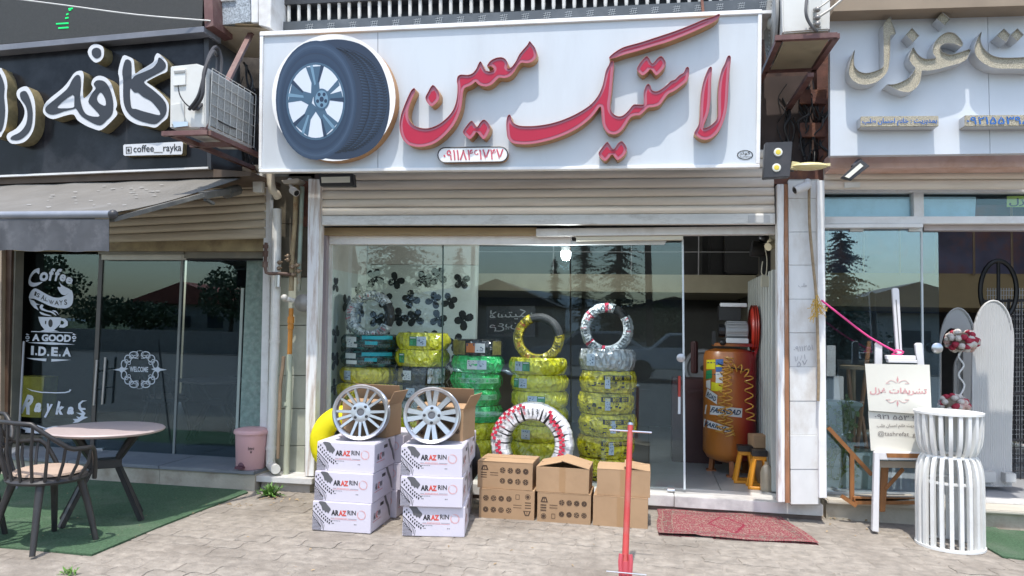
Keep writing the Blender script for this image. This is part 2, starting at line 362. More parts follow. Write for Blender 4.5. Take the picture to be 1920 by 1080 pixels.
# red patterned rug
def rugmat():
    m = M('red_rug', (.20, .008, .03), .95, var=.25, scale=30, bump=.4, bs=300); t = m.node_tree; N = t.nodes; L = t.links
    b = N['Principled BSDF']; tc = N.new('ShaderNodeTexCoord'); sp = N.new('ShaderNodeSeparateXYZ'); L.new(tc.outputs['UV'], sp.inputs[0])
    def math_(op, a, b_=None):
        n = N.new('ShaderNodeMath'); n.operation = op
        for i, q in enumerate((a, b_)):
            if q is None: continue
            if isinstance(q, (int, float)): n.inputs[i].default_value = q
            else: L.new(q, n.inputs[i])
        return n.outputs[0]
    def band(v, lo, hi): return math_('MULTIPLY', math_('GREATER_THAN', v, lo), math_('LESS_THAN', v, hi))
    ex = math_('MINIMUM', sp.outputs[0], math_('SUBTRACT', 1.62, sp.outputs[0])); ey = math_('MINIMUM', sp.outputs[1], math_('SUBTRACT', 1.0, sp.outputs[1]))
    e = math_('MINIMUM', ex, ey)
    vo = N.new('ShaderNodeTexVoronoi'); vo.inputs['Scale'].default_value = 24; L.new(tc.outputs['UV'], vo.inputs['Vector'])
    vo2 = N.new('ShaderNodeTexVoronoi'); vo2.feature = 'DISTANCE_TO_EDGE'; vo2.inputs['Scale'].default_value = 40; L.new(tc.outputs['UV'], vo2.inputs['Vector'])
    fl = band(vo.outputs['Distance'], .16, .30); ln = math_('LESS_THAN', vo2.outputs['Distance'], .07)
    dx = math_('ABSOLUTE', math_('SUBTRACT', sp.outputs[0], .81)); dy = math_('ABSOLUTE', math_('SUBTRACT', sp.outputs[1], .5))
    med = math_('ADD', math_('MULTIPLY', dx, 1.9), math_('MULTIPLY', dy, 1.2)); plain = band(med, .36, .42)
    orn = math_('MULTIPLY', math_('MAXIMUM', fl, ln), math_('SUBTRACT', 1, plain))
    border = math_('MAXIMUM', band(e, .05, .065), band(e, .17, .18)); bcol = band(e, .075, .17)
    def mix(f, a, c):
        n = N.new('ShaderNodeMix'); n.data_type = 'RGBA'; L.new(f, n.inputs[0]); L.new(a, n.inputs[6]); n.inputs[7].default_value = (*c, 1); return n.outputs[2]
    base = b.inputs['Base Color'].links[0].from_socket
    c = mix(orn, base, (.25, .18, .15)); c2 = mix(math_('MULTIPLY', bcol, math_('MAXIMUM', fl, ln)), c, (.16, .15, .12)); c3 = mix(border, c2, (.22, .15, .12))
    vo3 = N.new('ShaderNodeTexVoronoi'); vo3.inputs['Scale'].default_value = 24; L.new(tc.outputs['UV'], vo3.inputs['Vector'])
    c4 = mix(math_('LESS_THAN', vo3.outputs['Distance'], .12), c3, (.4, .3, .24)); L.new(c4, b.inputs['Base Color']); return m
def rug():
    c = [G(1232, 957), G(1462, 968), G(1537, 1022), G(1234, 1004)]
    nx, ny = 22, 10; m = MB(); vs = []; uv = []
    for j in range(ny+1):
        for i in range(nx+1):
            u, v = i/nx, j/ny; p = lerp(lerp(c[0], c[1], u), lerp(c[3], c[2], u), v)
            vs.append((p.x+.008*math.sin(v*7+u*3), p.y+.006*math.sin(u*9), .012+.004*math.sin(u*11+v*4)+(.012 if (v > .97 and u < .25) else 0))); uv.append((u*1.62, v))
    fs = [(j*(nx+1)+i, (j+1)*(nx+1)+i, (j+1)*(nx+1)+i+1, j*(nx+1)+i+1) for j in range(ny) for i in range(nx)]
    m.add(vs, fs); n = len(vs); m.add([(x, y, .001) for x, y, z in vs], [f[::-1] for f in fs])
    o = single('rug', m, rugmat(), 'red patterned door rug on the paving before the tyre shop entrance', 'rug', smooth=True)
    ul = o.data.uv_layers.new(name='UVMap')
    for l in o.data.loops: ul.data[l.index].uv = uv[l.vertex_index % n]
    md = MB()
    return o
rug()
# ------------------------------------------------------------------ tyre shop building
YG = 6.42
T = thing('tyre_shop_building', 'white framed tyre shop with half raised beige roller shutter and glass front', 'shop', (-.95, 6.3, 0))
SHUT = M('beige_shutter_paint', (.68, .62, .545), .5, var=.08, scale=3, dirt=(.22, .17, .12), damt=.45, dscale=1.6, rnd=.04, stretch=(.5, 1, 6))
def shutter(par, xl, xr, yl, yr, Y, par_name='roller_shutter', mat=SHUT, bar=None):
    """slats between image heights yl[i]..yl[i+1] on the left edge and yr on the right"""
    root = bpy.data.objects.new(par_name, None); COL.objects.link(root); root.parent = par; ORG[root.name] = ORG[par.name]
    for i in range(len(yl)-1):
        A, B = P(xl[0]+(xl[1]-xl[0])*i/(len(yl)-1), yl[i], Y), P(xr[0]+(xr[1]-xr[0])*i/(len(yl)-1), yr[i], Y)
        C, D = P(xl[0]+(xl[1]-xl[0])*(i+1)/(len(yl)-1), yl[i+1], Y), P(xr[0]+(xr[1]-xr[0])*(i+1)/(len(yl)-1), yr[i+1], Y)
        flatbar = bar is not None and i == len(yl)-2
        prof = [(.015, .004), (.05, -.010), (.08, -.012), (.94, -.012), (.985, .004)] if flatbar else [(.008, .008), (.05, -.003), (.20, -.009), (.5, -.012), (.75, -.009), (.93, -.002), (.992, .008)]
        m = MB(); vs = []
        for e0, e1 in ((A, C), (B, D)):
            for t, q in prof: vs.append(lerp(e0, e1, t)+V((0, q, 0)))
            vs += [lerp(e0, e1, prof[-1][0])+V((0, .03, 0)), lerp(e0, e1, prof[0][0])+V((0, .03, 0))]
        k = len(prof)+2
        m.add(vs, [(q, (q+1) % k, k+(q+1) % k, k+q) for q in range(k)]+[tuple(range(k-1, -1, -1)), tuple(range(k, 2*k))])
        o = part('slat', m, bar if flatbar else mat, root, 50)
    return root
YS = 6.10
rs = shutter(T, (603, 605), (1449, 1453), [289, 305.5, 322, 339, 357.5, 374, 389, 404.5, 423], [280, 297, 314, 332, 351, 367, 384, 399.5, 421], YS, bar=M('worn_white_bar', (.74, .73, .70), .55, var=.12, dirt=(.33, .3, .26), damt=.6, dscale=6, stretch=(1, 1, 3)))
m = MB(); m.rect(1403, 403.5, 1444, 417.5, YS-.0165, .004); part('lock_plate', m, M('grey_plate', (.5, .5, .5), .4, var=.1), rs, bev=.001)
# shutter rails / posts
WRUST = M('rust_streaked_white', (.78, .78, .775), .5, var=.06, scale=5, dirt=(.30, .16, .08), damt=.85, dscale=3.2, stretch=(9, 9, .8))
m = MB(); m.px([(578, 335), (601, 336), (588, 893), (571, 893)], 6.05, .10); part('post', m, WRUST, T, bev=.004)
m = MB(); m.px([(1457, 345), (1470, 345), (1472, 942), (1459, 942)], 6.05, .10); part('post', m, WRUST, T, bev=.004)
m = MB(); m.px([(1470.6, 345), (1477, 345), (1481, 943), (1472.6, 943)], 6.045, .10); part('rail', m, M('rust_orange', (.30, .14, .07), .75, var=.3, dirt=(.5, .42, .36), damt=.8, dscale=4, stretch=(3, 3, .8)), T, label='rusty orange shutter rail')
m = MB(); m.px([(602.5, 427), (613, 427), (605, 900), (589.5, 900)], 6.30, .05); part('jamb', m, M('mauve_strip', (.42, .36, .39), .6, var=.12, dirt=(.3, .25, .24)), T)
m = MB(); m.px([(613.4, 441), (618, 441), (611, 905), (606, 905)], 6.36, .08); part('jamb', m, ALU, T)
# transom boards
m = MB(); m.px([(604, 427), (1006, 427), (1006, 441), (604, 441)], 6.28, .08); part('transom_board', m, M('tan_board', (.40, .30, .17), .6, var=.15, stretch=(1, 1, 8), dirt=(.3, .2, .1)), T)
m = MB(); m.px([(617, 441.5), (1071, 441.5), (1071, 458.5), (617, 458)], 6.34, .06); part('header', m, WHITE, T, bev=.003)
m = MB(); m.px([(1005, 428.5), (1455, 423.5), (1455, 438.5), (1005, 443)], 6.235, .09); part('door_track', m, ALU, T, bev=.003)
m = MB(); m.px([(1080, 443.5), (1281, 441.5), (1281, 449.5), (1080, 451.5)], 6.26, .06); part('track_cover', m, M('cream_cover', (.62, .59, .48), .5, var=.05), T, bev=.002)
m = MB(); m.px([(1071, 452), (1250, 451), (1246, 458), (1071, 458.5)], 6.33, .05); part('door_hanger', m, M('white_hanger', (.62, .66, .68), .4), T, bev=.002)
m = MB(); m.px([(604, 421), (1455, 419), (1455, 430), (604, 430)], 6.33, .02); part('lintel', m, BLACK, T)
# glass
def pane(par, pts, Y, name='pane', mat=GLASS, d=.008):
    m = MB(); m.px(pts, Y, d); return part(name, m, mat, par)
win = bpy.data.objects.new('window', None); COL.objects.link(win); win.parent = T; ORG[win.name] = ORG[T.name]
pane(win, [(617, 456), (829.5, 456), (826, 925), (607, 925)], YG); pane(win, [(831.5, 456), (1068, 456), (1070, 925), (828, 925)], YG)
m = MB(); m.px([(829.4, 456), (831.6, 456), (828, 925), (826, 925)], YG-.002, .012); part('seal', m, M('dark_green_edge', (.03, .06, .055), .3), win)
door = bpy.data.objects.new('sliding_door', None); COL.objects.link(door); door.parent = T; ORG[door.name] = ORG[T.name]
pane(door, [(1071, 452), (1279, 450), (1282, 916), (1072, 914)], YG-.06)
m = MB(); m.px([(1278.5, 449), (1281.8, 449), (1285.5, 918), (1281.8, 918)], YG-.065, .02); part('edge_strip', m, M('pale_edge', (.6, .66, .68), .3), door)
m = MB(); c = P(1276.5, 671, YG-.075); m.lathe([(0, .014), (.02, .014), (.034, .008), (.036, 0), (0, 0)], c, 18, rot=Matrix.Rotation(R(90), 3, 'X')); part('lock', m, M('grey_lock', (.45, .45, .46), .35, .6), door, True)
m = MB(); a_, b_ = P(1274, 705, YG-.12), P(1273.5, 776, YG-.12); md_ = lerp(a_, b_, .55)
m.tube([a_, md_], .011, 10, 0); m.tube([md_, b_], .011, 10, 1)
for q in (.15, .85): p = lerp(a_, b_, q); m.tube([p, p+V((0, .06, 0))], .006, 6, 1)
part('handle', m, [M('red_handle', (.35, .04, .03), .4), WHITE_CLEAN], door, True)
m = MB(); p = P(1258, 917, YG-.08); m.box(p, (.055, .03, .03)); m.tube([p+V((-.03, -.01, -.008)), p+V((.03, -.01, -.008))], .012, 8); part('roller', m, STEEL, door, True)
# sill, floor
MARBLE = M('white_marble', (.64, .63, .61), .35, var=.06, dirt=(.25, .24, .25), damt=.7, dscale=2.4, stretch=(1, 3, 1), bump=.05)
xs = [-2.98, -1.9, -.85, .22, 1.36]
for i in range(4):
    m = MB(); z = .12; m.prism([V((xs[i]+.002, 6.2, .032)), V((xs[i+1]-.002, 6.2+.004*i, .032)), V((xs[i+1]-.002, 6.2+.004*i, z)), V((xs[i]+.002, 6.2, z))], (0, .33, 0)); part('sill_slab', m, MARBLE, T, bev=.004)
m = MB(); m.box((-.8, 6.40, .013), (4.3, .34, .034)); part('sill_base', m, M('dark_riser', (.16, .12, .10), .9, var=.4, dirt=(.25, .2, .17)), T)
FT = M('grey_floor_tile', (.33, .34, .345), .3, var=.06, dirt=(.2, .19, .18), damt=.4, rnd=.05)
m = MB(); m.box((.297, .297, -.01), (.594, .594, .02)); tm = _mesh('floor_tile', m, FT, (0, 0, 0), False, 0)
og = ORG[T.name]
for i in range(7):
    for j in range(7): inst('floor_tile', tm, T, V((-2.98+.6*i-(.12 if i == 6 else 0)*0, 6.535+.6*j, .121))-og)
m = MB(); m.box((-.9, 8.6, .05), (4.4, 4.3, .1)); part('floor_screed', m, CONC, T)
# interior
WALLP = M('pale_wallpaper', (.50, .56, .52), .7, var=.06)
XL = -3.0
m = MB(); m.box((XL-.05, 8.6, 1.0), (.1, 4.2, 1.96)); lw_ = part('wallpapered_wall', m, WALLP, T)
m = MB(); m.box((XL-.055, 8.6, 2.5), (.1, 4.2, 1.04)); part('plain_wall', m, M('interior_white', (.5, .49, .44), .7), T)
def clover(mb, u, v, s, a, face):
    for k in range(4):
        t = a+k*math.pi/2+.3*math.sin(u*9+k)
        pts = []
        for q in range(9):
            b = 2*math.pi*q/9; x = s*(.52+.50*math.cos(b)); y = s*.37*math.sin(b)*(1+.25*math.cos(b))
            pts.append(face(u+x*math.cos(t)-y*math.sin(t), v+x*math.sin(t)+y*math.cos(t)))
        mb.add(pts, [tuple(range(9))])
m = MB(); rr = random.Random(5)
for i in range(17):
    for j in range(8):
        u = 6.55+i*.27+rr.uniform(-.06, .06); v = .25+j*.24+(.12 if i % 2 else 0)+rr.uniform(-.04, .04)
        if v < 1.88 and rr.random() < .86: clover(m, u, v, .082+rr.random()*.03, rr.random()*3, lambda a, b: (XL+.0025, a, b))
BPR = M('black_print', (.008, .009, .009), .6); part('flower_print', m, BPR, lw_)
xr_ = P(892, 600, 7.55).x; m = MB(); m.box(((XL+xr_)/2, 7.6, 1.11), (xr_-XL-.004, .08, 1.98)); pw_ = part('wallpapered_partition', m, WALLP, T)
m = MB(); m.box(((XL+xr_)/2, 7.6, 2.55), (xr_-XL-.004, .08, .89)); part('plain_wall', m, M('interior_white_b', (.5, .49, .44), .7), T)
m = MB()
for i in range(7):
    for j in range(10):
        u = XL+.12+i*.24+(.12 if j % 2 else 0)+rr.uniform(-.05, .05); v = .2+j*.22+rr.uniform(-.03, .03)
        if u < xr_-.1 and v < 2.0 and rr.random() < .97: clover(m, u, v, .088+rr.random()*.022, rr.random()*3, lambda a, b: (a, 7.5575, b))
part('flower_print', m, BPR, pw_)
YB = 10.6
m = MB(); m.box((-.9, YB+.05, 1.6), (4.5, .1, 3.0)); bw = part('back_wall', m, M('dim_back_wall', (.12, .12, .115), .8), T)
m = MB(); m.box((-.9, 9.55, 1.99), (4.14, 2.0, .20)); part('mezzanine', m, M('cream_board', (.34, .31, .22), .7, var=.1), T)
m = MB()
for z in (2.35, 2.6): m.tube([(XL+.05, 8.56, z), (1.1, 8.56, z)], .006, 6)
for x in (-2, -1.1, -.2, .55): m.tube([(x, 8.56, 2.08), (x, 8.56, 2.95)], .008, 6)
part('railing', m, M('grey_rail', (.3, .3, .3), .5), T)
m = MB(); m.box((-.9, 8.5, 3.06), (4.4, 4.4, .1)); part('ceiling', m, M('interior_ceiling', (.3, .3, .28), .8), T)
m = MB(); m.box((1.28, 8.55, 1.55), (.08, 4.2, 3.0)); part('side_wall', m, M('side_wall_cream', (.3, .27, .21), .8), T)
gt = bpy.data.objects.new('folding_gate', None); COL.objects.link(gt); gt.parent = T; ORG[gt.name] = og
GATE = M('gate_grey', (.52, .55, .52), .5, var=.1, dirt=(.2, .18, .15), damt=.4)
for i in range(22):
    y = 6.56+i*.075; x = 1.10-.012*(i % 2); m = MB()
    m.box((1.055+.006*(i % 2), y, 1.06), (.05, .012, 1.86)); m.box((1.032+.006*(i % 2), y+.014, 1.06), (.008, .028, 1.86)); part('gate_slat', m, GATE, gt)
# outer wall masses above
UPW = M('dark_cladding', (.03, .032, .036), .5, var=.15, dirt=(.1, .1, .1), damt=.3)
m = MB(); m.box((-1.0, 6.42, 2.98), (4.55, .3, 1.16)); part('fascia', m, M('brown_recess', (.07, .05, .045), .8, var=.3), T)
# ------------------------------------------------------------------ pillars between the shops
GT = M('pale_green_tile', (.44, .45, .37), .5, var=.12, dirt=(.2, .2, .15), damt=.6, rnd=.05)
PL = thing('tiled_pillar', 'narrow pale green tiled wall strip behind the pipes left of the tyre shop', 'pillar', P(540, 890, 6.25)*1)
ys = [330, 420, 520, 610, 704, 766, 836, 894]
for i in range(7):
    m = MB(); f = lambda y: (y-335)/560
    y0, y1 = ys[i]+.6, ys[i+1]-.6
    m.px([(509-6*f(y0), y0), (583-13*f(y0), y0), (583-13*f(y1), y1), (509-6*f(y1), y1)], 6.24, .05); part('tile', m, GT if i > 1 else M('shaded_tile', (.10, .085, .06), .7, var=.4, dirt=(.2, .17, .12)), PL, bev=.002)  # upper two tiles coloured dark to carry the shade behind the pipes
m = MB(); m.px([(569, 340), (577.5, 340), (575.5, 424), (567, 424)], 6.2, .035); part('rusty_strip', m, RUST, PL)
m = MB(); m.px([(500, 325), (590, 325), (572, 893), (497, 893)], 6.27, .12); part('backing', m, M('grey_render', (.2, .2, .17), .9, var=.2), PL)
m = MB(); a, b = P(512, 898, 6.1), P(590, 906, 6.1); m.prism([V((a.x-.1, 5.98, .075)), V((b.x+.02, 6.0, .075)), V((b.x+.02, 6.0, .125)), V((a.x-.1, 5.98, .125))], (0, .28, 0)); part('foot_slab', m, MARBLE, PL, bev=.004)
m = MB(); m.box(((a.x+b.x)/2-.04, 6.14, .037), (b.x-a.x+.06, .22, .074)); part('foot_base', m, CONC, PL)
WT = M('white_wall_tile', (.68, .685, .68), .35, var=.05, dirt=(.42, .37, .31), damt=.7, dscale=2.5, rnd=.03, stretch=(2, 2, 1))
PR = thing('tiled_pillar', 'white tiled pillar with a cable and pole right of the tyre shop door', 'pillar', P(1505, 945, 6.1)*1)
ys = [338, 372, 435, 497, 561, 624, 688, 752, 815, 880, 946]
for i in range(10):
    y0, y1 = ys[i]+.25, ys[i+1]-.25; f = lambda y: (y-340)/600
    m = MB(); m.px([(1477.5+5*f(y0), y0), (1533+2*f(y0), y0), (1533+2*f(y1), y1), (1477.5+5*f(y1), y1)], 6.06+.003*(i % 2), .04); part('tile', m, WT, PR, bev=.002)
m = MB(); m.px([(1479, 336), (1536, 336), (1538, 948), (1484, 948)], 6.085, .3); part('backing', m, M('pillar_core', (.4, .39, .36), .9), PR)
m = MB(); m.px([(1532, 338), (1546, 338), (1550.5, 934), (1536, 934)], 6.02, .12); part('post', m, WHITE, PR, bev=.003)
# cable/pole leaning on the pillar and marks
mk = MB()
ptext(mk, shp('طلب'), [(1497, 531), (1513, 531), (1513, 540), (1497, 540)], 6.057)
ptext(mk, '۰۹۱۱۲۵۱', [(1488, 650), (1524, 646), (1524, 656), (1488, 660)], 6.057)
ptext(mk, '۱۸۸۱', [(1490, 668), (1510, 664), (1510, 674), (1490, 678)], 6.057); ptext(mk, '۵۷', [(1494, 678), (1514, 674), (1514, 684), (1494, 688)], 6.057)
part('pencil_writing', mk, M('pencil_grey', (.38, .38, .4), .8), PR)
m = MB(); m.tube([P(x, y, 6.0) for x, y in spline([(1517, 345), (1518, 420), (1524, 490), (1530, 550), (1533, 620), (1535, 700), (1534, 752)], 4, False)], .011, 8)
single('wooden_cane', m, M('cane', (.28, .21, .13), .7, var=.2, stretch=(1, 1, 6)), 'thin bent wooden cane leaning upright against the white pillar', 'cane', smooth=True)
# ---------------------------------------------------------------- pipes at the left pillar
PVC = M('white_pvc', (.70, .70, .67), .4, var=.06, dirt=(.35, .32, .27), damt=.45, dscale=6)
def pipe(name, label, pts, r, mat, Y=6.12, n=10, extra=None, cat='pipe'):
    m = MB(); m.tube([P(p[0], p[1], p[2] if len(p) > 2 else Y) for p in pts], r, n)
    if extra: extra(m)
    return single(name, m, mat, label, cat, 'pipes at the left pillar', smooth=True)
def col(m, x, y, Y, r, h=.03): c = P(x, y, Y); m.lathe([(0, -h/2), (r, -h/2), (r, h/2), (0, h/2)], c, 12)
pipe('drain_pipe', 'white plastic drain pipe ending in an elbow above the pavement', [(519, 392), (518, 500), (515, 640), (510, 800), (507, 858), (508, 872), (513, 877, 6.06), (517, 880, 6.0)], .042, PVC,
     extra=lambda m: (col(m, 515, 640, 6.12, .047), col(m, 508, 840, 6.12, .048)))
pipe('overflow_pipe', 'short cream pipe elbow under the left corner of the tyre shop sign', [(507, 322, 6.0), (508, 345, 6.0), (511, 357, 6.0), (518, 363, 6.02), (521, 370, 6.05)], .036, M('cream_pvc', (.6, .54, .43), .5, dirt=(.3, .25, .2)))
pipe('conduit_box', 'grey white cable trunking strip beside the drain pipe', [(509, 375), (506, 520)], .018, ALU, 6.16, 4, cat='trunking')
pipe('gas_pipe', 'rust streaked gas pipe standing left of the green pipe', [(556, 340), (553, 420), (548, 480), (546, 545)], .022, M('rusty_yellow_pipe', (.34, .27, .16), .8, var=.3, dirt=(.2, .08, .03), damt=.9, dscale=9, bump=.3))
pipe('green_pipe', 'pale green steel pipe running down beside the rusty gas pipe', [(567, 350), (564, 430), (561, 505), (560, 545)], .019, M('green_pipe_paint', (.3, .38, .32), .55, var=.12, dirt=(.3, .17, .08), damt=.8, dscale=5))
pipe('riser_pipe', 'orange and pale green gas riser pipe below the round meter', [(546, 578), (543, 664)], .021, M('orange_pipe', (.52, .21, .03), .5, var=.1),
     extra=lambda m: (col(m, 545.5, 600, 6.12, .03, .06), col(m, 545, 612, 6.12, .026, .05)))
pipe('lower_pipe', 'pale green lower gas pipe with yellow and black lettering', [(543, 665), (541, 760), (536, 893)], .026, M('mint_pipe', (.42, .46, .36), .5, var=.08, dirt=(.3, .25, .18)),
     extra=lambda m: col(m, 537, 757, 6.12, .031, .03))
pipe('water_pipe', 'dark brown small bore pipe with valve fittings left of the pillar', [(499, 455, 6.04), (497, 500, 6.04), (499, 511, 6.04), (505, 513, 6.04), (530, 513, 6.05), (546, 515, 6.1)], .015, M('brown_pipe', (.1, .05, .035), .6, var=.3, dirt=(.35, .3, .25)),
     extra=lambda m: [col(m, x, y, 6.04, .024, h) for x, y, h in ((498, 462, .03), (497.5, 476, .05), (497, 496, .05))])
pipe('water_filter', 'silver canister hanging under the dark pipe', [(522, 516, 6.06), (521, 538, 6.06)], .026, STEEL, cat='filter')
VT = thing('valve_set', 'cluster of small brass valves on the gas pipes', 'valves', P(545, 515, 6.09)); VM = M('brass_valves', (.3, .22, .15), .5, .4, var=.4, scale=20)
for x, y in ((540, 480), (540, 487), (548, 500), (557, 497), (560, 508), (549, 515), (524, 492), (523, 503)): m = MB(); c = P(x, y, 6.09); m.ball(c, .02, 5); m.tube([c+V((-.03, 0, 0)), c+V((.03, 0, .004))], .006, 6); part('valve', m, VM, VT, True)
mt = thing('gas_regulator', 'round grey gas regulator fixed beside the orange pipe', 'gas regulator', P(568, 585, 6.1))
m = MB(); c = P(568, 568, 6.08); q = Matrix.Rotation(R(90), 3, 'X'); m.lathe([(0, .05), (.03, .045), (.05, .03), (.07, .02), (.078, .01), (.078, -.02), (.05, -.03), (0, -.04)], c, 20, rot=q); part('housing', m, M('regulator_grey', (.24, .235, .22), .45, .2, var=.2, dirt=(.2, .17, .13)), mt, True)
m = MB(); m.tube([P(545, 562, 6.1), P(560, 566, 6.1)], .02, 8); m.tube([P(530, 560, 6.07), P(545, 562, 6.1)], .024, 8); m.ball(P(533, 558, 6.06), .03, 6); part('fitting', m, M('white_fitting', (.55, .54, .5), .5), mt, True)
m = MB(); m.tube([P(x, y, 6.04) for x, y in spline([(532, 668), (530, 690), (526, 720), (524, 770), (521, 860)], 3, False)], [.016]*12+[.012], 7); single('stick', m, M('bark_stick', (.25, .18, .12), .9, var=.3, bump=.4), 'rough wooden stick leaning between the white pipe and green pipe', 'stick', smooth=True)
m = MB(); ptext(m, shp('دربست'), [(539, 672), (543, 672), (542, 690), (538.5, 690)], 6.085); ptext(m, '۲۴', [(537, 695), (542, 695), (541.5, 708), (537, 708)], 6.085)
# ---------------------------------------------------------------- upper storey over the tyre shop
UB = thing('balcony', 'dark tiled balcony edge with white balusters above the tyre shop sign', 'balcony', P(960, 30, 6.0))
m = MB(); m.px([(505, 42), (960, 22), (1440, -4), (1440, 30), (960, 48), (505, 66)], 5.92, .10); part('ledge', m, M('dark_slate_ledge', (.065, .075, .085), .4, var=.12, dirt=(.16, .17, .18), damt=.5), UB)
m = MB(); m.px([(505, -120), (1440, -160), (1440, 10), (505, 50)], 6.10, .1); part('back_panel', m, M('navy_panel', (.035, .042, .055), .35, var=.2, dirt=(.1, .1, .11)), UB)
m = MB(); m.px([(505, 10), (1440, -36), (1440, -110), (505, -64)], 5.93, .12); part('top_rail', m, UPW, UB)
BAL = M('white_baluster', (.62, .61, .58), .5, var=.05, dirt=(.35, .3, .25), damt=.5)
for i in range(47):
    x = 523+i*18.75+(i*i)*.012; t = (x-505)/935; yb = 44-46*t
    if x > 1425: break
    m = MB(); q = [P(x-3.6, yb, 5.96), P(x+3.6, yb, 5.96), P(x+3.6, yb-36, 5.96), P(x-3.6, yb-36, 5.96)]
    a_, b_ = (q[0]+q[1])/2, (q[2]+q[3])/2; m.tube([a_, a_+V((0, 0, .035)), b_], [.013, .016, .016], 8); part('baluster', m, BAL, UB, True)
m = MB()
for i in range(24):
    x = 580+i*40.5; t = (x-505)/935; y = 46-46*t+9
    for k in range(3):
        for (dx, dy, ex, ey) in ((-7, -4+k*4, 7, -6+k*4), (-5+k*4, 5, -2+k*4, -7)): m.bar(P(x+dx, y+dy, 5.918), P(x+ex, y+ey, 5.918), .003, .002)
part('ledge_pattern', m, M('pale_scratch_pattern', (.4, .43, .45), .6), UB, kind='stuff')
m = MB(); m.px([(1313, -8), (1318, -8), (1321, 22), (1316, 22)], 5.9, .02); part('rust_strap', m, RUST, UB)
# upper column with speckled panel, far left of the balcony
UC = thing('corner_column', 'white column with grey speckled stone panel above the left air conditioner', 'column', P(450, 60, 5.9))
m = MB(); m.px([(403, 4), (469, -6), (470, 40), (404, 48)], 5.75, .3); part('stone_panel', m, M('terrazzo', (.33, .37, .41), .7, var=.6, scale=90, det=2), UC)
m = MB(); m.px([(402, -60), (440, -60), (440, 0), (403, 3)], 5.73, .3); m.px([(470, -60), (484, -60), (484, 42), (471, 42)], 5.72, .3); m.px([(484.5, -60), (510, -60), (507, 52), (485, 47)], 5.70, .3); part('white_cladding', m, ALU, UC, bev=.004)
m = MB(); m.add([P(404, 48, 5.75), P(508, 53, 5.75), P(508, 110, 6.35), P(404, 105, 6.35)], [(0, 1, 2, 3)]); m.add([P(404, 48, 5.75)+V((0, 0, .03)), P(508, 53, 5.75)+V((0, 0, .03)), P(508, 110, 6.35)+V((0, 0, .03)), P(404, 105, 6.35)+V((0, 0, .03))], [(3, 2, 1, 0)]); part('soffit', m, M('cream_soffit', (.5, .43, .32), .8, var=.12, dirt=(.25, .15, .08)), UC)
# dark recess walls behind the gaps left and right of the sign
m = MB(); m.px([(370, 40), (515, 30), (515, 345), (370, 345)], 6.45, .1); single('recess_wall', m, M('dark_gap_wall', (.055, .05, .048), .9, var=.5, dirt=(.2, .17, .14), damt=.5), 'dark wall in the gap between the cafe sign and the tyre shop sign', 'wall')  # dark base colour with random paler blotches
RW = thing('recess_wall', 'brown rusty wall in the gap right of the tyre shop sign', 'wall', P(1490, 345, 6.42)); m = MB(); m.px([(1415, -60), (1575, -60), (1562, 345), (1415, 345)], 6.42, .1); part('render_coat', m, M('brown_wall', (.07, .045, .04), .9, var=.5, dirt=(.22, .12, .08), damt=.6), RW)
rr = random.Random(11)
for (x0, x1, y0, y1, n, lab) in ((395, 480, 110, 330, 16, 'black cables bundled in the gap beside the left air conditioner'), (1440, 1552, 150, 320, 22, 'tangled cables hanging in the gap under the right air conditioner')):
    m = MB()
    for k in range(n):
        x = rr.uniform(x0+20, x1); y = rr.uniform(y0, y0+60); pts = []
        for q in range(6): pts.append(P(x+rr.uniform(-14, 14), y+(y1-y)*q/5*rr.uniform(.8, 1.05), 6.3-rr.random()*.12))
        m.tube([V(p) for p in spline([tuple(p) for p in pts], 4, False)], .004+.009*rr.random()**2, 5)
    single('cable_bundle', m, M('black_cable', (.03, .03, .032), .5, var=.3), lab, 'cables', smooth=True)
m = MB()
for y, x0, x1, Y in ((168, 1500, 1550, 6.2), (230, 1500, 1548, 6.2)): m.rect(x0, y, x1, y+26, Y, .06)
part('cross_bar', m, RUST, RW, kind='stuff'); m = MB(); m.px([(1530, 60), (1552, 60), (1556, 340), (1536, 340)], 6.25, .1); part('upright', m, RUST, RW)
m = MB(); m.px([(1408, 316), (1552, 312), (1552, 345), (1408, 345)], 6.15, .1); single('steel_plate', m, RUST, 'rusty plate under the cable tangle above the white pillar', 'plate')
# ------------------------------------------------------------------ main sign
YP = 5.55; YL = YP-.095
SG = thing('shop_sign', 'long white sign with red raised Persian letters and a printed tyre over the tyre shop', 'sign', P(955, 320, YP))
m = MB(); m.px([(493, 67), (708, 56), (708, 318), (488, 320)], YP, .05); part('panel', m, WHITE_CLEAN, SG)
m = MB(); m.px([(709, 56), (1421, 25), (1417, 308), (709, 318)], YP, .05); part('panel', m, WHITE_CLEAN, SG)
m = MB(); m.px([(487, 59), (1429, 17), (1429, 25), (487, 67)], YP-.022, .08); part('frame', m, WHITE, SG, bev=.003)
m = MB(); m.px([(485, 317.5), (1425, 307.5), (1425, 314), (485, 323)], YP-.02, .06); part('frame', m, WHITE, SG, bev=.003)
m = MB(); m.px([(487, 67.3), (493, 67), (489.5, 317), (484.5, 317)], YP-.018, .06); part('frame', m, WHITE, SG, bev=.003)
m = MB(); m.px([(1421.5, 25.3), (1429, 25.3), (1425, 307), (1417.5, 307)], YP-.018, .06); part('frame', m, WHITE, SG, bev=.003)
m = MB(); m.px([(487, 61), (1460, 18), (1460, 24), (487, 67)], YP+.062, .5); part('sun_block_sheet', m, ALU, SG)  # unseen sheet added to keep the sun off the shutter
PINK = M('pink_rim', (.42, .125, .175), .35, var=.04); RED = M('red_face', (.40, .004, .034), .3, var=.05); RIMC = M('rose_gold_edge', (.40, .10, .10), .4, .3)
def A_(o, s): return lambda L: [(o[0]+x/s, o[1]+y/s) for x, y in L]
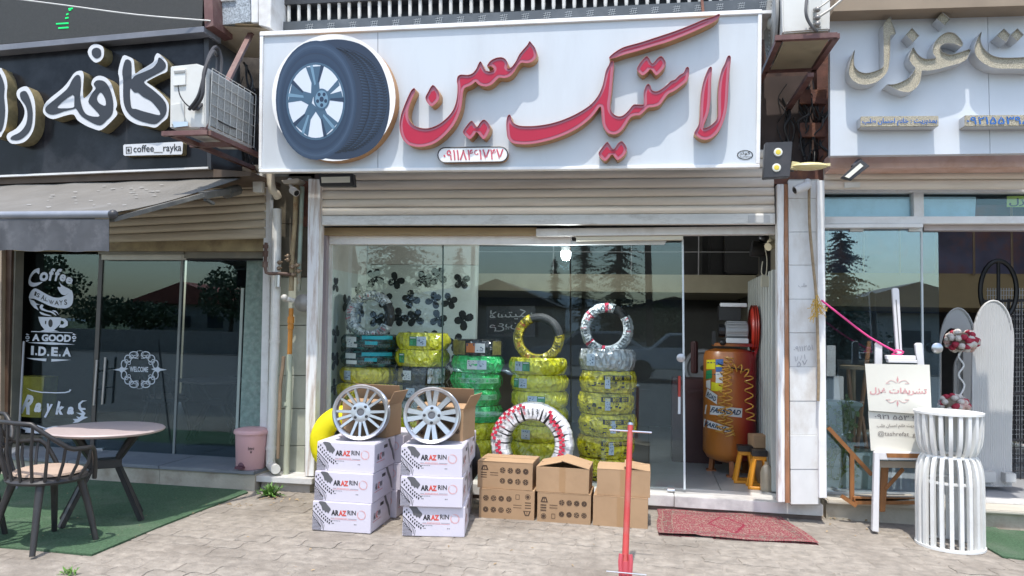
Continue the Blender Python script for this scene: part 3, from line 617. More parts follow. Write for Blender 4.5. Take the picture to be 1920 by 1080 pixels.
cA = A_((740, 70), 4.911); cB = A_((940, 90), 5.686); cC = A_((1110, 20), 7.111); cD = A_((1100, 120), 5.686)
MIN = cA([(175, 467), (150, 490), (125, 540), (95, 610), (65, 690), (47, 770), (45, 830), (55, 890), (80, 945), (120, 985), (170, 1003), (230, 1010), (300, 1000), (370, 975), (440, 925), (500, 865), (550, 800), (590, 720), (615, 640), (625, 560), (632, 500), (648, 465), (690, 447), (725, 425), (745, 409), (765, 430), (800, 448), (850, 452), (900, 430), (940, 390), (965, 372), (1010, 375), (1060, 360), (1100, 320), (1130, 270), (1165, 235), (1210, 238), (1260, 228), (1300, 190), (1308, 150), (1295, 100), (1270, 65), (1242, 35),
          (1220, 70), (1180, 115), (1145, 160), (1115, 220), (1085, 262), (1058, 284), (1036, 276), (1042, 240), (1020, 200), (985, 183), (935, 188), (885, 212), (855, 250), (852, 268), (885, 266), (908, 283), (905, 303), (870, 312), (838, 303), (815, 265), (800, 230), (786, 222), (770, 245), (750, 290), (715, 330), (670, 345), (610, 342), (580, 360), (572, 400), (578, 450), (575, 530), (560, 610), (530, 680), (480, 740), (420, 790), (350, 825), (280, 838), (210, 825), (160, 795), (132, 750), (125, 700), (135, 640), (160, 570), (188, 505), (188, 475)])
KAF = cC([(1690, 42), (1620, 75), (1480, 120), (1350, 175), (1200, 235), (1050, 290), (850, 355), (650, 420), (450, 475), (370, 510), (300, 555), (240, 605), (228, 630), (245, 640), (330, 620), (450, 580), (600, 540), (800, 480), (1000, 420), (1200, 345), (1400, 260), (1550, 190), (1640, 140), (1690, 90), (1705, 60)])
STIK = cB([(80, 710), (60, 740), (52, 800), (55, 880), (65, 950), (85, 985), (115, 1010), (160, 1022), (250, 1028), (350, 1020), (450, 1000), (560, 970), (680, 925), (790, 870), (880, 810), (960, 740), (1010, 680), (1048, 628), (1062, 640), (1068, 720), (1076, 800)])+cD([(180, 670), (210, 720), (250, 745), (300, 750), (350, 730), (390, 690), (430, 630), (470, 570), (520, 550), (570, 545), (620, 500), (660, 465), (720, 458), (780, 435), (820, 385), (870, 320), (930, 290), (1000, 240), (1060, 190), (1085, 145), (1092, 90), (1092, 45), (1075, 30), (1055, 45), (1035, 90), (1010, 105), (980, 125), (940, 165), (900, 180), (850, 225), (800, 265), (750, 290), (710, 285), (690, 265), (680, 230), (660, 212), (640, 220), (620, 260), (608, 320), (610, 400), (603, 430), (560, 432), (510, 430), (480, 450), (440, 500), (390, 545), (340, 557), (290, 535), (258, 490), (250, 420), (262, 340), (275, 200), (285, 80), (290, 10), (287, -28), (262, -34), (250, -20), (235, 10), (205, 70), (185, 160), (165, 240), (130, 320), (90, 380), (40, 435)])+cB([(949, 605), (870, 660), (760, 720), (640, 770), (520, 805), (400, 825), (300, 832), (200, 828), (140, 805), (112, 770), (100, 722)])
LA = cD([(1325, 28), (1300, 45), (1270, 110), (1240, 200), (1222, 300), (1212, 420), (1208, 540), (1195, 640), (1170, 690), (1148, 730), (1150, 745), (1180, 775), (1220, 800), (1270, 808), (1330, 790), (1390, 740), (1430, 680), (1460, 610), (1485, 530), (1500, 440), (1508, 340), (1515, 200), (1525, 80), (1533, 0), (1538, -60), (1528, -90), (1500, -80), (1470, 0), (1440, 60), (1415, 160), (1402, 280), (1400, 400), (1400, 500), (1395, 560), (1370, 610), (1320, 655), (1275, 678), (1246, 680), (1262, 620), (1300, 520), (1318, 400), (1325, 250), (1332, 120), (1337, 50)])
D1 = cA([(350, 437), (405, 500), (412, 545), (400, 585), (342, 635), (300, 600), (282, 555), (300, 515)])
D2 = cA([(705, 768), (735, 795), (757, 825), (785, 785), (818, 757), (850, 775), (878, 820), (872, 865), (845, 915), (820, 938), (795, 920), (755, 872), (730, 905), (692, 938), (660, 915), (628, 872), (660, 815)])
D3 = cC([(725, 607), (765, 640), (805, 705), (865, 640), (915, 605), (950, 625), (982, 685), (975, 730), (940, 790), (865, 860), (830, 840), (780, 780), (740, 820), (680, 862), (640, 840), (600, 790), (610, 745), (660, 670)])
D4 = cD([(215, 832), (240, 850), (285, 910), (330, 850), (370, 822), (400, 845), (427, 895), (420, 940), (395, 980), (335, 1025), (310, 1010), (270, 965), (235, 1005), (196, 1034), (160, 1010), (125, 955), (165, 890)])
def raised(par, px, n=4, ins=(.010, .023), mats=(GOLD, PINK, RED, RIMC), depth=.095, rec=.012, Y0=YL):
    pl = spline(px, n); sc = 5.5/FPX   # metres per picture pixel at the sign
    root = bpy.data.objects.new('letter', None); COL.objects.link(root); root.parent = par; ORG[root.name] = ORG[par.name]
    pts = [P(x, y, Y0) for x, y in pl]; q2 = inset(pl, .0035/sc)
    m = MB(); nn = len(pts)
    m.add(pts+[p+V((0, depth, 0)) for p in pts], [(i, (i+1) % nn, nn+(i+1) % nn, nn+i) for i in range(nn)])
    part('side_wall', m, mats[0], root, True)
    # rim lip: front outline to a slightly smaller outline, then inner wall going back to the recessed floor
    m = MB(); q = np.array(pl); a = np.roll(q, 1, 0); b = np.roll(q, -1, 0); t = b-a; t /= np.linalg.norm(t, axis=1)[:, None]+1e-9
    ar = np.sum(q[:, 0]*np.roll(q[:, 1], -1)-np.roll(q[:, 0], -1)*q[:, 1]); nv = np.stack([-t[:, 1], t[:, 0]], 1)*(1 if ar > 0 else -1)
    qi = q+nv*(.003/sc); i0 = [P(x, y, Y0) for x, y in qi]; i1 = [P(x, y, Y0)+V((0, rec, 0)) for x, y in qi]
    m.add(pts+i0, [(i, (i+1) % nn, nn+(i+1) % nn, nn+i) for i in range(nn)]); m.add(i0+i1, [(i, (i+1) % nn, nn+(i+1) % nn, nn+i) for i in range(nn)])
    part('rim', m, mats[3], root, True)
    m = MB(); m.flat([P(x, y, Y0+rec) for x, y in pl]); part('face', m, mats[1], root)
    r = inset(pl, ins[1]/sc)
    if len(r) > 6: m = MB(); m.prism([P(x, y, Y0+rec-.002) for x, y in r], (0, .0015, 0)); part('inlay', m, mats[2], root)
for L in (MIN, KAF, STIK, LA): raised(SG, L)
for L in (D1, D2, D3, D4): raised(SG, L, 3)
# phone number plate
def capsule(x0, y0, x1, y1, sk=0., n=10):
    r = (y1-y0)/2; o = []
    for i in range(n+1): a = -math.pi/2+math.pi*i/n; o.append((x1-r+r*math.cos(a), y0+r+r*math.sin(a)-sk))
    for i in range(n+1): a = math.pi/2+math.pi*i/n; o.append((x0+r+r*math.cos(a), y0+r+r*math.sin(a)+sk))
    return o
m = MB(); m.px(capsule(821, 276, 952, 304, .8), YP-.05, .05, 0, 1); part('number_plate', m, [WHITE, GOLD], SG, bev=0)
m = MB(); cp = capsule(821, 276, 952, 304, .8); m.tube([P(x, y, YP-.05) for x, y in cp], .005, 6, closed=True); part('plate_edge', m, DARK, SG, True)
m = MB(); ptext(m, '۰۹۱۱۸۴۶۱۷۴۷', [(831, 281), (944, 279), (944, 299), (831, 301)], YP-.053, bold=.012); part('number', m, M('rose_print', (.52, .08, .12), .5), SG)
# maker badge
m = MB(); el = [(1397+15*math.cos(a*math.pi/12), 290.5+9*math.sin(a*math.pi/12)) for a in range(24)]
m.flat([P(x, y, YP-.003) for x, y in el], 0, [[P(1397+(x-1397)*.88, 290.5+(y-290.5)*.84, YP-.003) for x, y in el]])
ptext(m, shp('کوثر'), [(1386, 284), (1407, 283.5), (1407, 291), (1386, 291.5)], YP-.003, bold=.01); ptext(m, '۰۹۱۱۳۴۳۴۲۱', [(1386, 293), (1408, 292.6), (1408, 296.6), (1386, 297)], YP-.003); part('maker_badge', m, BLACK, SG)
# printed tyre disc
CX, CY = 625.5, 183; disc = [(CX+116*math.cos(2*math.pi*i/56), CY+119*math.sin(2*math.pi*i/56)) for i in range(56)]
dr = bpy.data.objects.new('tyre_disc', None); COL.objects.link(dr); dr.parent = SG; ORG[dr.name] = ORG[SG.name]
m = MB(); m.px(disc, YL, .095, 0, 1); part('plate', m, [WHITE, GOLD], dr, True)
def ell(cx, cy, rx, ry, n=40, a0=0, a1=360): return [(cx+rx*math.cos(R(a0+(a1-a0)*i/n)), cy+ry*math.sin(R(a0+(a1-a0)*i/n))) for i in range(n if a1-a0 >= 360 else n+1)]
m = MB(); lay = lambda k: YL-.001-.0008*k
fl = lambda pts, k, mat: m.flat([P(x, y, lay(k)) for x, y in pts], mat)
fl(spline([(600, 77), (640, 74), (680, 85), (708, 112), (725, 150), (731, 195), (724, 240), (706, 272), (676, 292), (640, 299), (600, 294), (560, 272), (530, 235), (519, 190), (524, 140), (545, 102), (572, 84)], 5), 0, 0)
[fl(ell(592+dx_, 188+i_*.25, 76-i_*2.2, 112-i_*3.6), .5+i_*.1, t_) for i_, (dx_, t_) in enumerate(((1, 1), (0, 7), (0, 8), (0, 7), (0, 1), (0, 2), (0, 0)))]; fl(ell(592, 190, 62, 89), 1.3, 1); fl(ell(592, 190, 58.5, 80), 1.6, 2); fl(ell(592, 190, 55.5, 73), 3, 3); fl(ell(592, 190, 51.5, 68.5), 4, 4)
for k, dx in enumerate((0, 16, 32, 46)):       # circumferential tread grooves
    a = ell(600+dx*.68, 187, 76+dx*.36, 107-dx*.12-k*1.2, 30, -72, 74); b = [(x+2.2, y) for x, y in a]
    if k: fl(a+b[::-1], 1, 5)
for i in range(40):                            # lighter tread blocks between the grooves
    a0_, a1_ = R(-66+i*3.3), R(-64.2+i*3.3)
    for u0, u1, t_ in ((.12, .30, 7), (.36, .56, 1), (.62, .80, 7), (.86, .97, 1)):
        q = lambda u, a: (600+u*39+(74+u*17)*math.cos(a), 187+(105-u*10)*math.sin(a)+u*3)
        fl([q(u0, a0_), q(u1, a0_-.012), q(u1, a1_-.012), q(u0, a1_)], 1.5, t_)
for i in range(44):                            # cross grooves of the tread
    a = R(-70+i*3.3)
    for u0, u1 in ((.10, .36), (.44, .62), (.70, .92)):
        q = lambda u: (600+u*39+(74+u*17)*math.cos(a), 187+(105-u*10)*math.sin(a)+u*3); x0, y0 = q(u0); x1, y1 = q(u1)
        fl([(x0, y0-.6), (x1, y1+.4), (x1, y1+2.1), (x0, y0+1.0)], 2, 5)
def rp(r, a): return (592+55*r*math.cos(R(a)), 190+72*r*math.sin(R(a)))
for a in (-92, -18, 55, 125, 197):             # five twin spokes
    fl([rp(.2, a-55), rp(.5, a-15), rp(.95, a-19), rp(.97, a+19), rp(.5, a+15), rp(.2, a+55)], 5, 3)
    fl([rp(.52, a-3), rp(.93, a-9), rp(.93, a+1)], 6, 4) if a in (-18,) else fl([rp(.42, a-4), rp(.95, a-10), rp(.95, a-4), rp(.45, a+3)], 6, 6)
    fl([rp(.5, a+9), rp(.96, a+12), rp(.96, a+19), rp(.5, a+15)], 6, 2)
fl(ell(603, 186, 15, 20), 7, 3); fl(ell(603, 186, 12, 16.5), 8, 6)
for k in range(5): fl(ell(603+8*math.cos(k*1.257+.3), 186+11*math.sin(k*1.257+.3), 3, 3.6, 12), 9, 2)
fl(ell(603, 186, 4, 5, 14), 9, 2)
pr = lambda n, c: M(n, tuple(q*(.8 if c[0] < .1 else 1) for q in c), .35, var=.03, scale=1)
part('tyre_print', m, [pr('print_navy', (.019, .034, .068)), pr('print_navy_side', (.022, .046, .092)), pr('print_navy_mid', (.017, .038, .083)), pr('print_blue', (.06, .125, .20)), pr('print_white', (.58, .63, .70)), pr('print_groove', (.007, .012, .024)), pr('print_pale_blue', (.14, .25, .35)), pr('print_sheen', (.034, .062, .115)), pr('print_bright_sheen', (.045, .08, .14))], dr)
# ------------------------------------------------------------------ cafe sign and screen
YC = 5.7
SCR = thing('led_screen', 'dark LED message screen above the black cafe sign', 'screen', P(190, 80, 5.6))
m = MB(); m.px([(-60, -60), (382, -60), (379, 50), (-60, 88)], 5.62, .2); part('screen', m, M('led_mesh', (.035, .036, .034), .6, var=.15, scale=40, stretch=(1, 1, 1), bump=.4, bs=300), SCR)
m = MB(); m.px([(-60, 89), (382, 49), (382, 60), (-60, 100)], 5.58, .26); part('bottom_frame', m, M('grey_frame', (.16, .17, .2), .45, var=.1, dirt=(.3, .3, .32)), SCR, bev=.003)
LED = M('green_led', (0, .5, .12), .5, emit=((0, .8, .15), .45))
m = MB()
for x0, x1, y in ((105, 128, 43.5), (109, 128, 51.5), (128, 136, 15.5), (129, 133, 18), (124, 128, 26), (122, 128, 33)): m.px([(x0, y), (x1, y-1.5), (x1, y+1), (x0, y+2.2)], 5.616, .004)
part('lit_segment', m, LED, SCR)
m = MB(); m.px([(380, -60), (396, -60), (400, 48), (384, 52)], 5.6, .3); single('steel_post', m, PRIMER, 'brown steel post at the right end of the LED screen', 'post')
CS = thing('cafe_sign', 'black glossy cafe sign with white edged Persian letters and gold sides', 'sign', P(190, 325, YC))
BG = M('black_gloss_sheet', (.010, .011, .016), .22, spec=.22, var=.3, dirt=(.09, .095, .11), damt=.5, dscale=1.2)
m = MB(); m.px([(-80, 104), (381, 61), (388, 312), (-80, 331)], YC, .06); part('panel', m, BG, CS)
m = MB(); m.px([(381.5, 60), (391, 66), (396, 318), (388.5, 313)], YC-.01, .5); part('end_panel', m, M('dark_end', (.025, .025, .03), .4), CS)
m = MB(); m.px([(-80, 331.5), (390, 312.5), (390, 316), (-80, 335)], YC-.02, .1); part('edge_strip', m, ALU, CS)
m = MB(); m.px([(-80, 335.5), (392, 316.5), (470, 322), (470, 330), (-80, 348)], YC+.02, .7); part('soffit', m, M('brown_soffit', (.10, .07, .05), .7, var=.2), CS)
GOLD2 = M('brushed_gold', (.50, .42, .24), .35, .6, var=.2, scale=30, dirt=(.3, .26, .2)); CW = M('letter_white', (.62, .63, .65), .4, var=.03); CK = M('letter_black', (.022, .023, .03), .35, var=.1)
c1 = A_((0, 0), 4.); cF = A_((180, 80), 6.)
DEP = .11; YCL = YC-DEP
def cafe_letter(outer, dark, holes=(), n=3):
    root = bpy.data.objects.new('letter', None); COL.objects.link(root); root.parent = CS; ORG[root.name] = ORG[CS.name]
    pl = spline(outer, n); m = MB(); m.px(pl, YCL, DEP-.002, 0, 1); part('body', m, [CW, GOLD2], root, True)
    m = MB(); m.flat([P(x, y, YCL-.003) for x, y in spline(dark, n)], 0, [[P(x, y, YCL-.003) for x, y in spline(h, n)] for h in holes]); part('black_print', m, CK, root)
cafe_letter(cF([(300, 152), (250, 320), (262, 400), (265, 550), (275, 680), (300, 770), (340, 840), (400, 890), (480, 925), (580, 940), (670, 955), (740, 900), (800, 850), (815, 790), (820, 700), (790, 640), (740, 580), (660, 510), (590, 460), (572, 440), (640, 400), (720, 360), (792, 330), (805, 290), (800, 220), (740, 150), (690, 118), (660, 160), (650, 210), (600, 250), (500, 310), (450, 345), (438, 330), (430, 250), (420, 190), (365, 156)]),
            cF([(330, 195), (390, 208), (400, 300), (400, 412), (440, 370), (560, 320), (640, 280), (690, 220), (710, 165), (780, 230), (770, 300), (650, 370), (545, 430), (560, 470), (640, 530), (740, 620), (790, 700), (785, 800), (720, 880), (660, 915), (560, 900), (450, 860), (370, 800), (320, 710), (305, 600), (305, 430), (295, 320)]),
            [cF([(388, 512), (430, 560), (470, 562), (530, 610), (620, 660), (690, 740), (716, 780), (712, 815), (600, 790), (510, 765), (450, 745), (402, 735), (386, 650), (381, 560)])])
cafe_letter(c1([(610, 530), (560, 545), (520, 600), (470, 660), (350, 760), (322, 830), (345, 870), (400, 893), (480, 870), (550, 858), (580, 900), (640, 940), (700, 965), (760, 975), (840, 905), (880, 855), (868, 820), (878, 780), (855, 690), (830, 620), (790, 580), (740, 568), (700, 590), (685, 630), (695, 670), (635, 735), (622, 700), (625, 620), (628, 560)]),
            c1([(575, 562), (603, 577), (606, 650), (600, 720), (612, 790), (640, 850), (690, 872), (748, 868), (690, 800), (662, 760), (690, 700), (718, 662), (702, 630), (730, 602), (785, 612), (825, 670), (848, 760), (843, 850), (800, 900), (750, 940), (680, 915), (610, 870), (570, 815), (550, 818), (480, 835), (400, 860), (350, 845), (340, 810), (380, 770), (500, 670), (540, 600)]),
            [c1([(430, 800), (545, 710), (556, 780), (548, 806), (480, 812)]), c1([(755, 692), (788, 740), (790, 792), (742, 772), (727, 730)])])
cafe_letter(c1([(720, 330), (770, 350), (780, 400), (765, 445), (720, 470), (680, 440), (658, 390), (680, 345)]), c1([(725, 357), (755, 375), (755, 420), (720, 438), (690, 410), (692, 372)]))
cafe_letter(c1([(200, 648), (235, 690), (260, 760), (265, 860), (255, 960), (220, 1030), (170, 1070), (90, 1078), (52, 1040), (60, 1000), (120, 965), (170, 900), (185, 830), (160, 770), (130, 730), (125, 690), (150, 660)]), c1([(195, 685), (230, 760), (245, 850), (235, 950), (200, 1010), (140, 1050), (80, 1045), (92, 1020), (150, 990), (195, 930), (205, 850), (190, 790), (155, 740), (152, 695)]))
cafe_letter(c1([(0, 510), (20, 530), (45, 580), (55, 640), (50, 720), (60, 830), (45, 950), (20, 1000), (0, 1030), (-60, 1010), (-80, 800), (-70, 560)]), c1([(-10, 545), (18, 590), (34, 650), (30, 720), (38, 830), (25, 940), (0, 990), (-45, 970), (-55, 800), (-50, 590)]))
m = MB(); m.px([(233, 271), (341, 265.5), (343, 268), (342, 287), (340, 289.5), (234, 292), (231.5, 290), (231, 273)], YC-.06, .058, 0, 1); part('name_plate', m, [CW, GOLD2], CS)
m = MB(); ptext(m, 'coffee__rayka', [(250, 272.5), (340, 269), (340, 287), (250, 289.5)], YC-.063, bold=.008)
m.flat([P(x, y, YC-.063) for x, y in ((236, 275.5), (246.5, 275), (246.5, 287.5), (236, 288))], 0, [[P(x, y, YC-.063) for x, y in ((237.3, 276.8), (245.2, 276.3), (245.2, 286.3), (237.3, 286.8))]]); m.flat([P(x, y, YC-.063) for x, y in ell(241, 281.7, 2.4, 3, 12)]); part('plate_lettering', m, BLACK, CS)
# ------------------------------------------------------------------ event shop sign
YE = 5.72
ES = thing('event_shop_sign', 'pale sheet sign with glittering beige Persian letters at the right edge', 'sign', P(1740, 290, YE))
ESH = M('white_composite_sheet', (.60, .635, .68), .35, var=.03, dirt=(.5, .52, .54), damt=.4)
m = MB(); m.px([(1556, 24), (1851, 16), (1856, 288), (1557, 292)], YE, .06); part('panel', m, ESH, ES)
m = MB(); m.px([(1852, 16), (2010, 12), (2010, 286), (1857, 288)], YE, .06); part('panel', m, ESH, ES)
SILV = M('silver_return', (.56, .57, .58), .4, .3, var=.12); GLIT = M('glitter_face', (.37, .335, .25), .45, .15, var=.6, scale=150, det=2, spec=.8, bump=.8, bs=200)
g = A_((1580, 20), 6.356); hh = A_((1730, 20), 6.353)
def glit(px, n=3, d=.115):
    root = bpy.data.objects.new('letter', None); COL.objects.link(root); root.parent = ES; ORG[root.name] = ORG[ES.name]
    pl = spline(px, n) if n > 1 else px; pts = [P(x, y, YE-d) for x, y in pl]; nn = len(pts); m = MB()
    m.add(pts+[p+V((0, d-.001, 0)) for p in pts], [(i, (i+1) % nn, nn+(i+1) % nn, nn+i) for i in range(nn)]); part('side_wall', m, SILV, root, True)
    m = MB(); m.flat([P(x, y, YE-d)+V((0, .014, 0)) for x, y in pl]); part('face', m, GLIT, root)
glit(g([(570, 72), (585, 110), (635, 262), (600, 285), (575, 300), (568, 400), (565, 520), (555, 640), (530, 730), (470, 800), (400, 850), (300, 880), (220, 878), (150, 850), (95, 800), (75, 720), (85, 630), (110, 550), (145, 465), (135, 560), (140, 650), (180, 710), (240, 738), (310, 740), (400, 715), (470, 680), (490, 640), (490, 520), (488, 300), (484, 180), (520, 120)]))
glit(g([(845, 440), (890, 510), (950, 560), (1020, 575), (1110, 565)])+hh([(150, 545), (125, 500), (125, 440), (150, 370), (200, 310), (270, 265), (330, 255), (390, 275), (440, 320), (475, 370), (482, 408), (460, 425), (400, 400), (320, 385), (250, 395), (210, 430), (230, 480), (280, 510), (350, 522), (430, 500), (500, 475), (572, 460), (550, 530), (520, 580), (450, 620), (350, 650), (200, 690), (80, 712), (0, 712)])+g([(945, 740), (930, 820), (900, 890), (850, 940), (790, 970), (720, 965), (640, 940), (580, 905), (525, 880), (620, 875), (720, 840), (800, 790), (850, 720), (868, 680), (830, 640), (800, 590), (795, 540), (820, 480)]))
glit(g([(828, 205), (915, 298), (838, 375), (755, 285)]), 1); glit(hh([(238, 15), (330, 95), (265, 175), (170, 95)]), 1)
glit(hh([(970, 212), (1045, 285), (1000, 375), (885, 300)]), 1); glit(hh([(1130, 210), (1207, 285), (1135, 365), (1050, 292)]), 1)
glit(hh([(705, 248), (690, 330), (710, 410), (760, 480), (830, 530), (920, 555), (1050, 560), (1207, 552), (1400, 540), (1400, 690), (1207, 690), (1050, 690), (930, 690), (830, 675), (750, 640), (680, 590), (635, 530), (620, 470), (630, 400), (660, 320)]))
for (x0, y0, x1, y1, s, b, q) in ((1614, 218, 1760, 238, shp('بمدیریت : خانم احسان طلب'), .02, (1617, 222, 1757, 236)), (1809, 216, 1990, 237, '۰۹۲۱۵۵۳۹۸۱۵', .014, (1812, 217.5, 1955, 233.5))):
    m = MB(); m.px([(x0, y0), (x1, y0-1), (x1, y1-1), (x0, y1)], YE-.10, .099, 0, 1); part('name_plate', m, [GLIT, SILV], ES, bev=.004)
    m = MB(); X0, Y0, X1, Y1 = q; ptext(m, s, [(X0, Y0), (X1, Y0-1), (X1, Y1-1), (X0, Y1)], YE-.104, bold=b, raise_=0); part('plate_lettering', m, M('blue_lettering', (.01, .12, .42), .4), ES)
# ------------------------------------------------------------------ cafe
CB = thing('cafe_building', 'dark glass fronted cafe with white window decals under a grey awning', 'cafe', P(250, 880, 6.3))
SH2 = M('brown_beige_shutter', (.52, .45, .345), .5, var=.1, dirt=(.14, .1, .07), damt=.5, dscale=2, stretch=(.5, 1, 6), rnd=.04)
shutter(CB, (150, 195), (500, 498), [318, 336, 354, 372, 388, 400, 413, 427, 440, 454], [308, 323, 338, 352, 366, 381, 396, 411, 427, 447], 6.2, mat=SH2)
BROWN = M('brown_frame', (.07, .035, .022), .5, var=.2, dirt=(.2, .15, .1), damt=.3)
FR = M('grey_brown_frame', (.2, .19, .16), .5, var=.15, dirt=(.3, .27, .2), damt=.4)
YCG = 6.5
m = MB(); m.px([(496, 345), (509, 345), (499, 893), (485, 893)], 6.2, .12); part('post', m, ALU, CB, bev=.003)
m = MB(); m.px([(-40, 455), (3, 455), (0, 880), (-40, 880)], 6.25, .2); part('post', m, M('tan_post', (.34, .27, .2), .6), CB)
m = MB(); m.px([(5, 458), (22, 458), (12, 870), (-8, 870)], 6.3, .15); part('post', m, BROWN, CB)
m = MB(); m.px([(23, 460), (30, 460), (18, 872), (10, 872)], 6.33, .1); part('jamb', m, FR, CB)
m = MB(); m.px([(22, 457), (500, 447), (500, 471), (22, 470)], 6.32, .1); part('lintel', m, M('mottled_tan_lintel', (.34, .27, .15), .7, var=.3, dirt=(.16, .11, .07), damt=.8, dscale=8), CB)
m = MB(); m.px([(184, 471), (344, 471), (344, 476), (184, 476)], 6.36, .1); m.px([(345, 471), (500, 471), (500, 484), (345, 484)], 6.38, .08); part('header', m, FR, CB)
m = MB(); m.px([(190, 476.5), (341, 476.5), (341, 487), (190, 487)], 6.42, .08); m.px([(341.5, 475), (349, 475), (349, 487), (341.5, 487)], 6.415, .09); part('door_rail', m, M('pale_rail', (.55, .54, .48), .4), CB, bev=.002)
m = MB(); m.px([(349, 484), (500, 484), (500, 488), (349, 488)], 6.42, .05); part('header', m, BLACK, CB)
def cpane(pts, nm='pane', mat=GLASS_DARK):
    r = bpy.data.objects.new(nm, None); COL.objects.link(r); r.parent = CB; ORG[r.name] = ORG[CB.name]
    pane(CB if r is None else r, pts, YCG, 'glass', mat); return r
w1 = cpane([(30, 470), (186, 472), (166, 868), (16, 858)], 'window_pane')
w2 = cpane([(194, 487), (340, 487), (323, 868), (174, 866)], 'glass_door')
w3 = cpane([(344, 487), (497, 487), (486, 878), (326, 872)], 'window_pane')
m = MB(); m.px([(186, 474), (193.5, 474), (174, 866), (167, 866)], YCG-.01, .04); part('frame', m, M('dark_steel_frame', (.09, .085, .08), .4, .3), w2)
m = MB(); m.px([(339, 487), (343.5, 487), (326, 872), (322, 872)], YCG-.006, .02); part('edge_strip', m, M('grey_edge', (.2, .22, .22), .3), w2)
m = MB(); m.px([(463, 487), (497, 487), (486, 878), (446, 876)], YCG-.008, .004); part('frosted_strip', m, M('frosted_green', (.22, .31, .28), .5, var=.25, scale=20, dirt=(.4, .46, .43), damt=.6, dscale=25), w3)
m = MB(); m.px([(452, 540), (457, 540), (446, 812), (441, 812)], YCG-.012, .01); part('edge_strip', m, M('pale_green_edge', (.4, .46, .43), .3), w3)
for a, b in (((182, 675), (176, 760)), ((198, 670), (192, 758))):
    m = MB(); m.tube([P(*a, YCG-.07), P(*b, YCG-.07)], .012, 8)
    for t in (.25, .65): q = lerp(P(*a, YCG-.07), P(*b, YCG-.07), t); m.tube([q, q+V((0, .075, 0))], .007, 6)
    part('handle', m, STEEL, w2, True)
m = MB(); m.rect(176, 841, 192, 857, YCG-.03, .03); part('floor_lock', m, STEEL, w2, bev=.003)
# step
SLATE = M('blue_grey_step_stone', (.17, .185, .21), .5, var=.15, dirt=(.32, .32, .32), damt=.5, dscale=2); TRAV = M('beige_travertine', (.42, .38, .31), .8, var=.15, dirt=(.22, .17, .12), damt=.7, dscale=4, bump=.3)
for i in range(4):
    x0, x1 = -7+i*.92, -7+(i+1)*.92-.004
    m = MB(); m.box(((x0+x1)/2, 6.25, .155), (x1-x0, .62, .03)); part('step_slab', m, SLATE, CB, bev=.004)
    m = MB(); m.box(((x0+x1)/2, 6.20, .07), (x1-x0, .48, .139)); part('riser', m, TRAV, CB)
m = MB(); m.box((-5.2, 9, .10), (4.4, 4.9, .1)); part('floor', m, M('cafe_floor', (.10, .095, .09), .4, var=.1, dirt=(.06, .05, .04)), CB)
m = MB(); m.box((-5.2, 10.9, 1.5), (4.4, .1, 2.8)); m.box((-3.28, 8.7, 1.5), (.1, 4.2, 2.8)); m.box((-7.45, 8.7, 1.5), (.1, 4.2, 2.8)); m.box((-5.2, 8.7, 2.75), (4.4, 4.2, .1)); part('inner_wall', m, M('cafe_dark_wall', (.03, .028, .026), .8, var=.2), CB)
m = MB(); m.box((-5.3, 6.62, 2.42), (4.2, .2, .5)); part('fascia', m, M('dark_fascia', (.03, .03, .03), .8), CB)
# decals on the first pane
DEC = M('white_vinyl', (.62, .66, .74), .5, var=.03); DK = M('dark_vinyl', (.03, .032, .036), .5)
YD = YCG-.004; m = MB(); cd4 = A_((40, 490), 5.4); k6 = A_((0, 680), 6.75)
def fD(pts, mat=0, Y=YD, sm=0, mbb=None): (mbb or m).flat([P(x, y, Y) for x, y in (spline(pts, sm) if sm else pts)], mat)
fD(cd4([(185, 75), (170, 70), (125, 90), (88, 140), (72, 200), (80, 240), (110, 256), (150, 250), (190, 230), (215, 208), (180, 212), (130, 218), (100, 205), (95, 180), (115, 140), (150, 112), (178, 130)]), 0, sm=4)
def wv(pts): return lambda u, v: (u, v)
def seq(s, quads, **k):
    for ch, q in zip(s, quads): ptext(m, ch, cd4(q) if k.get('c') is None else k['c'](q), YD, bold=k.get('bold', .04), shear=k.get('shear', 0.))
seq('offee', [[(190, 105), (270, 110), (275, 205), (180, 200)], [(285, 62), (345, 75), (330, 200), (275, 195)], [(345, 68), (415, 78), (380, 205), (335, 198)], [(395, 120), (455, 140), (445, 205), (385, 200)], [(460, 145), (522, 172), (515, 235), (445, 225)]], shear=.15)
fD(cd4([(145, 275), (110, 290), (85, 330), (78, 375), (130, 380), (220, 420), (300, 455), (400, 475), (470, 470), (515, 430), (525, 350), (505, 290), (470, 330), (400, 365), (330, 365), (250, 330), (190, 295)]), 0, sm=4)
for ch, q in zip('ISALWAYS', [[(140, 302), (158, 312), (148, 352), (128, 345)], [(162, 318), (192, 330), (180, 370), (150, 358)], [(215, 335), (240, 345), (230, 398), (195, 385)], [(250, 358), (258, 360), (268, 408), (232, 400)], [(275, 385), (330, 400), (318, 440), (285, 428)], [(350, 395), (370, 398), (380, 445), (335, 438)], [(382, 395), (420, 395), (415, 445), (390, 445)], [(432, 388), (462, 385), (465, 440), (435, 442)]]): ptext(m, ch, cd4(q), YD-.001, 1, bold=.02)
fD(cd4([(380, 205), (400, 260), (365, 262), (400, 325), (440, 342), (480, 320), (498, 290), (450, 262), (405, 235)]), 0, sm=3)
fD(cd4([(78, 380), (130, 400), (150, 425), (190, 440), (150, 440), (175, 498), (130, 470), (95, 430)]), 0)
for L in ([(185, 460), (205, 435), (225, 450), (215, 470), (260, 495), (320, 510), (355, 550), (300, 520), (240, 505), (200, 490)], [(310, 500), (350, 500), (380, 545), (355, 520)], [(185, 510), (240, 530), (310, 555), (240, 548), (200, 535)]): fD(cd4(L), 0, sm=3)
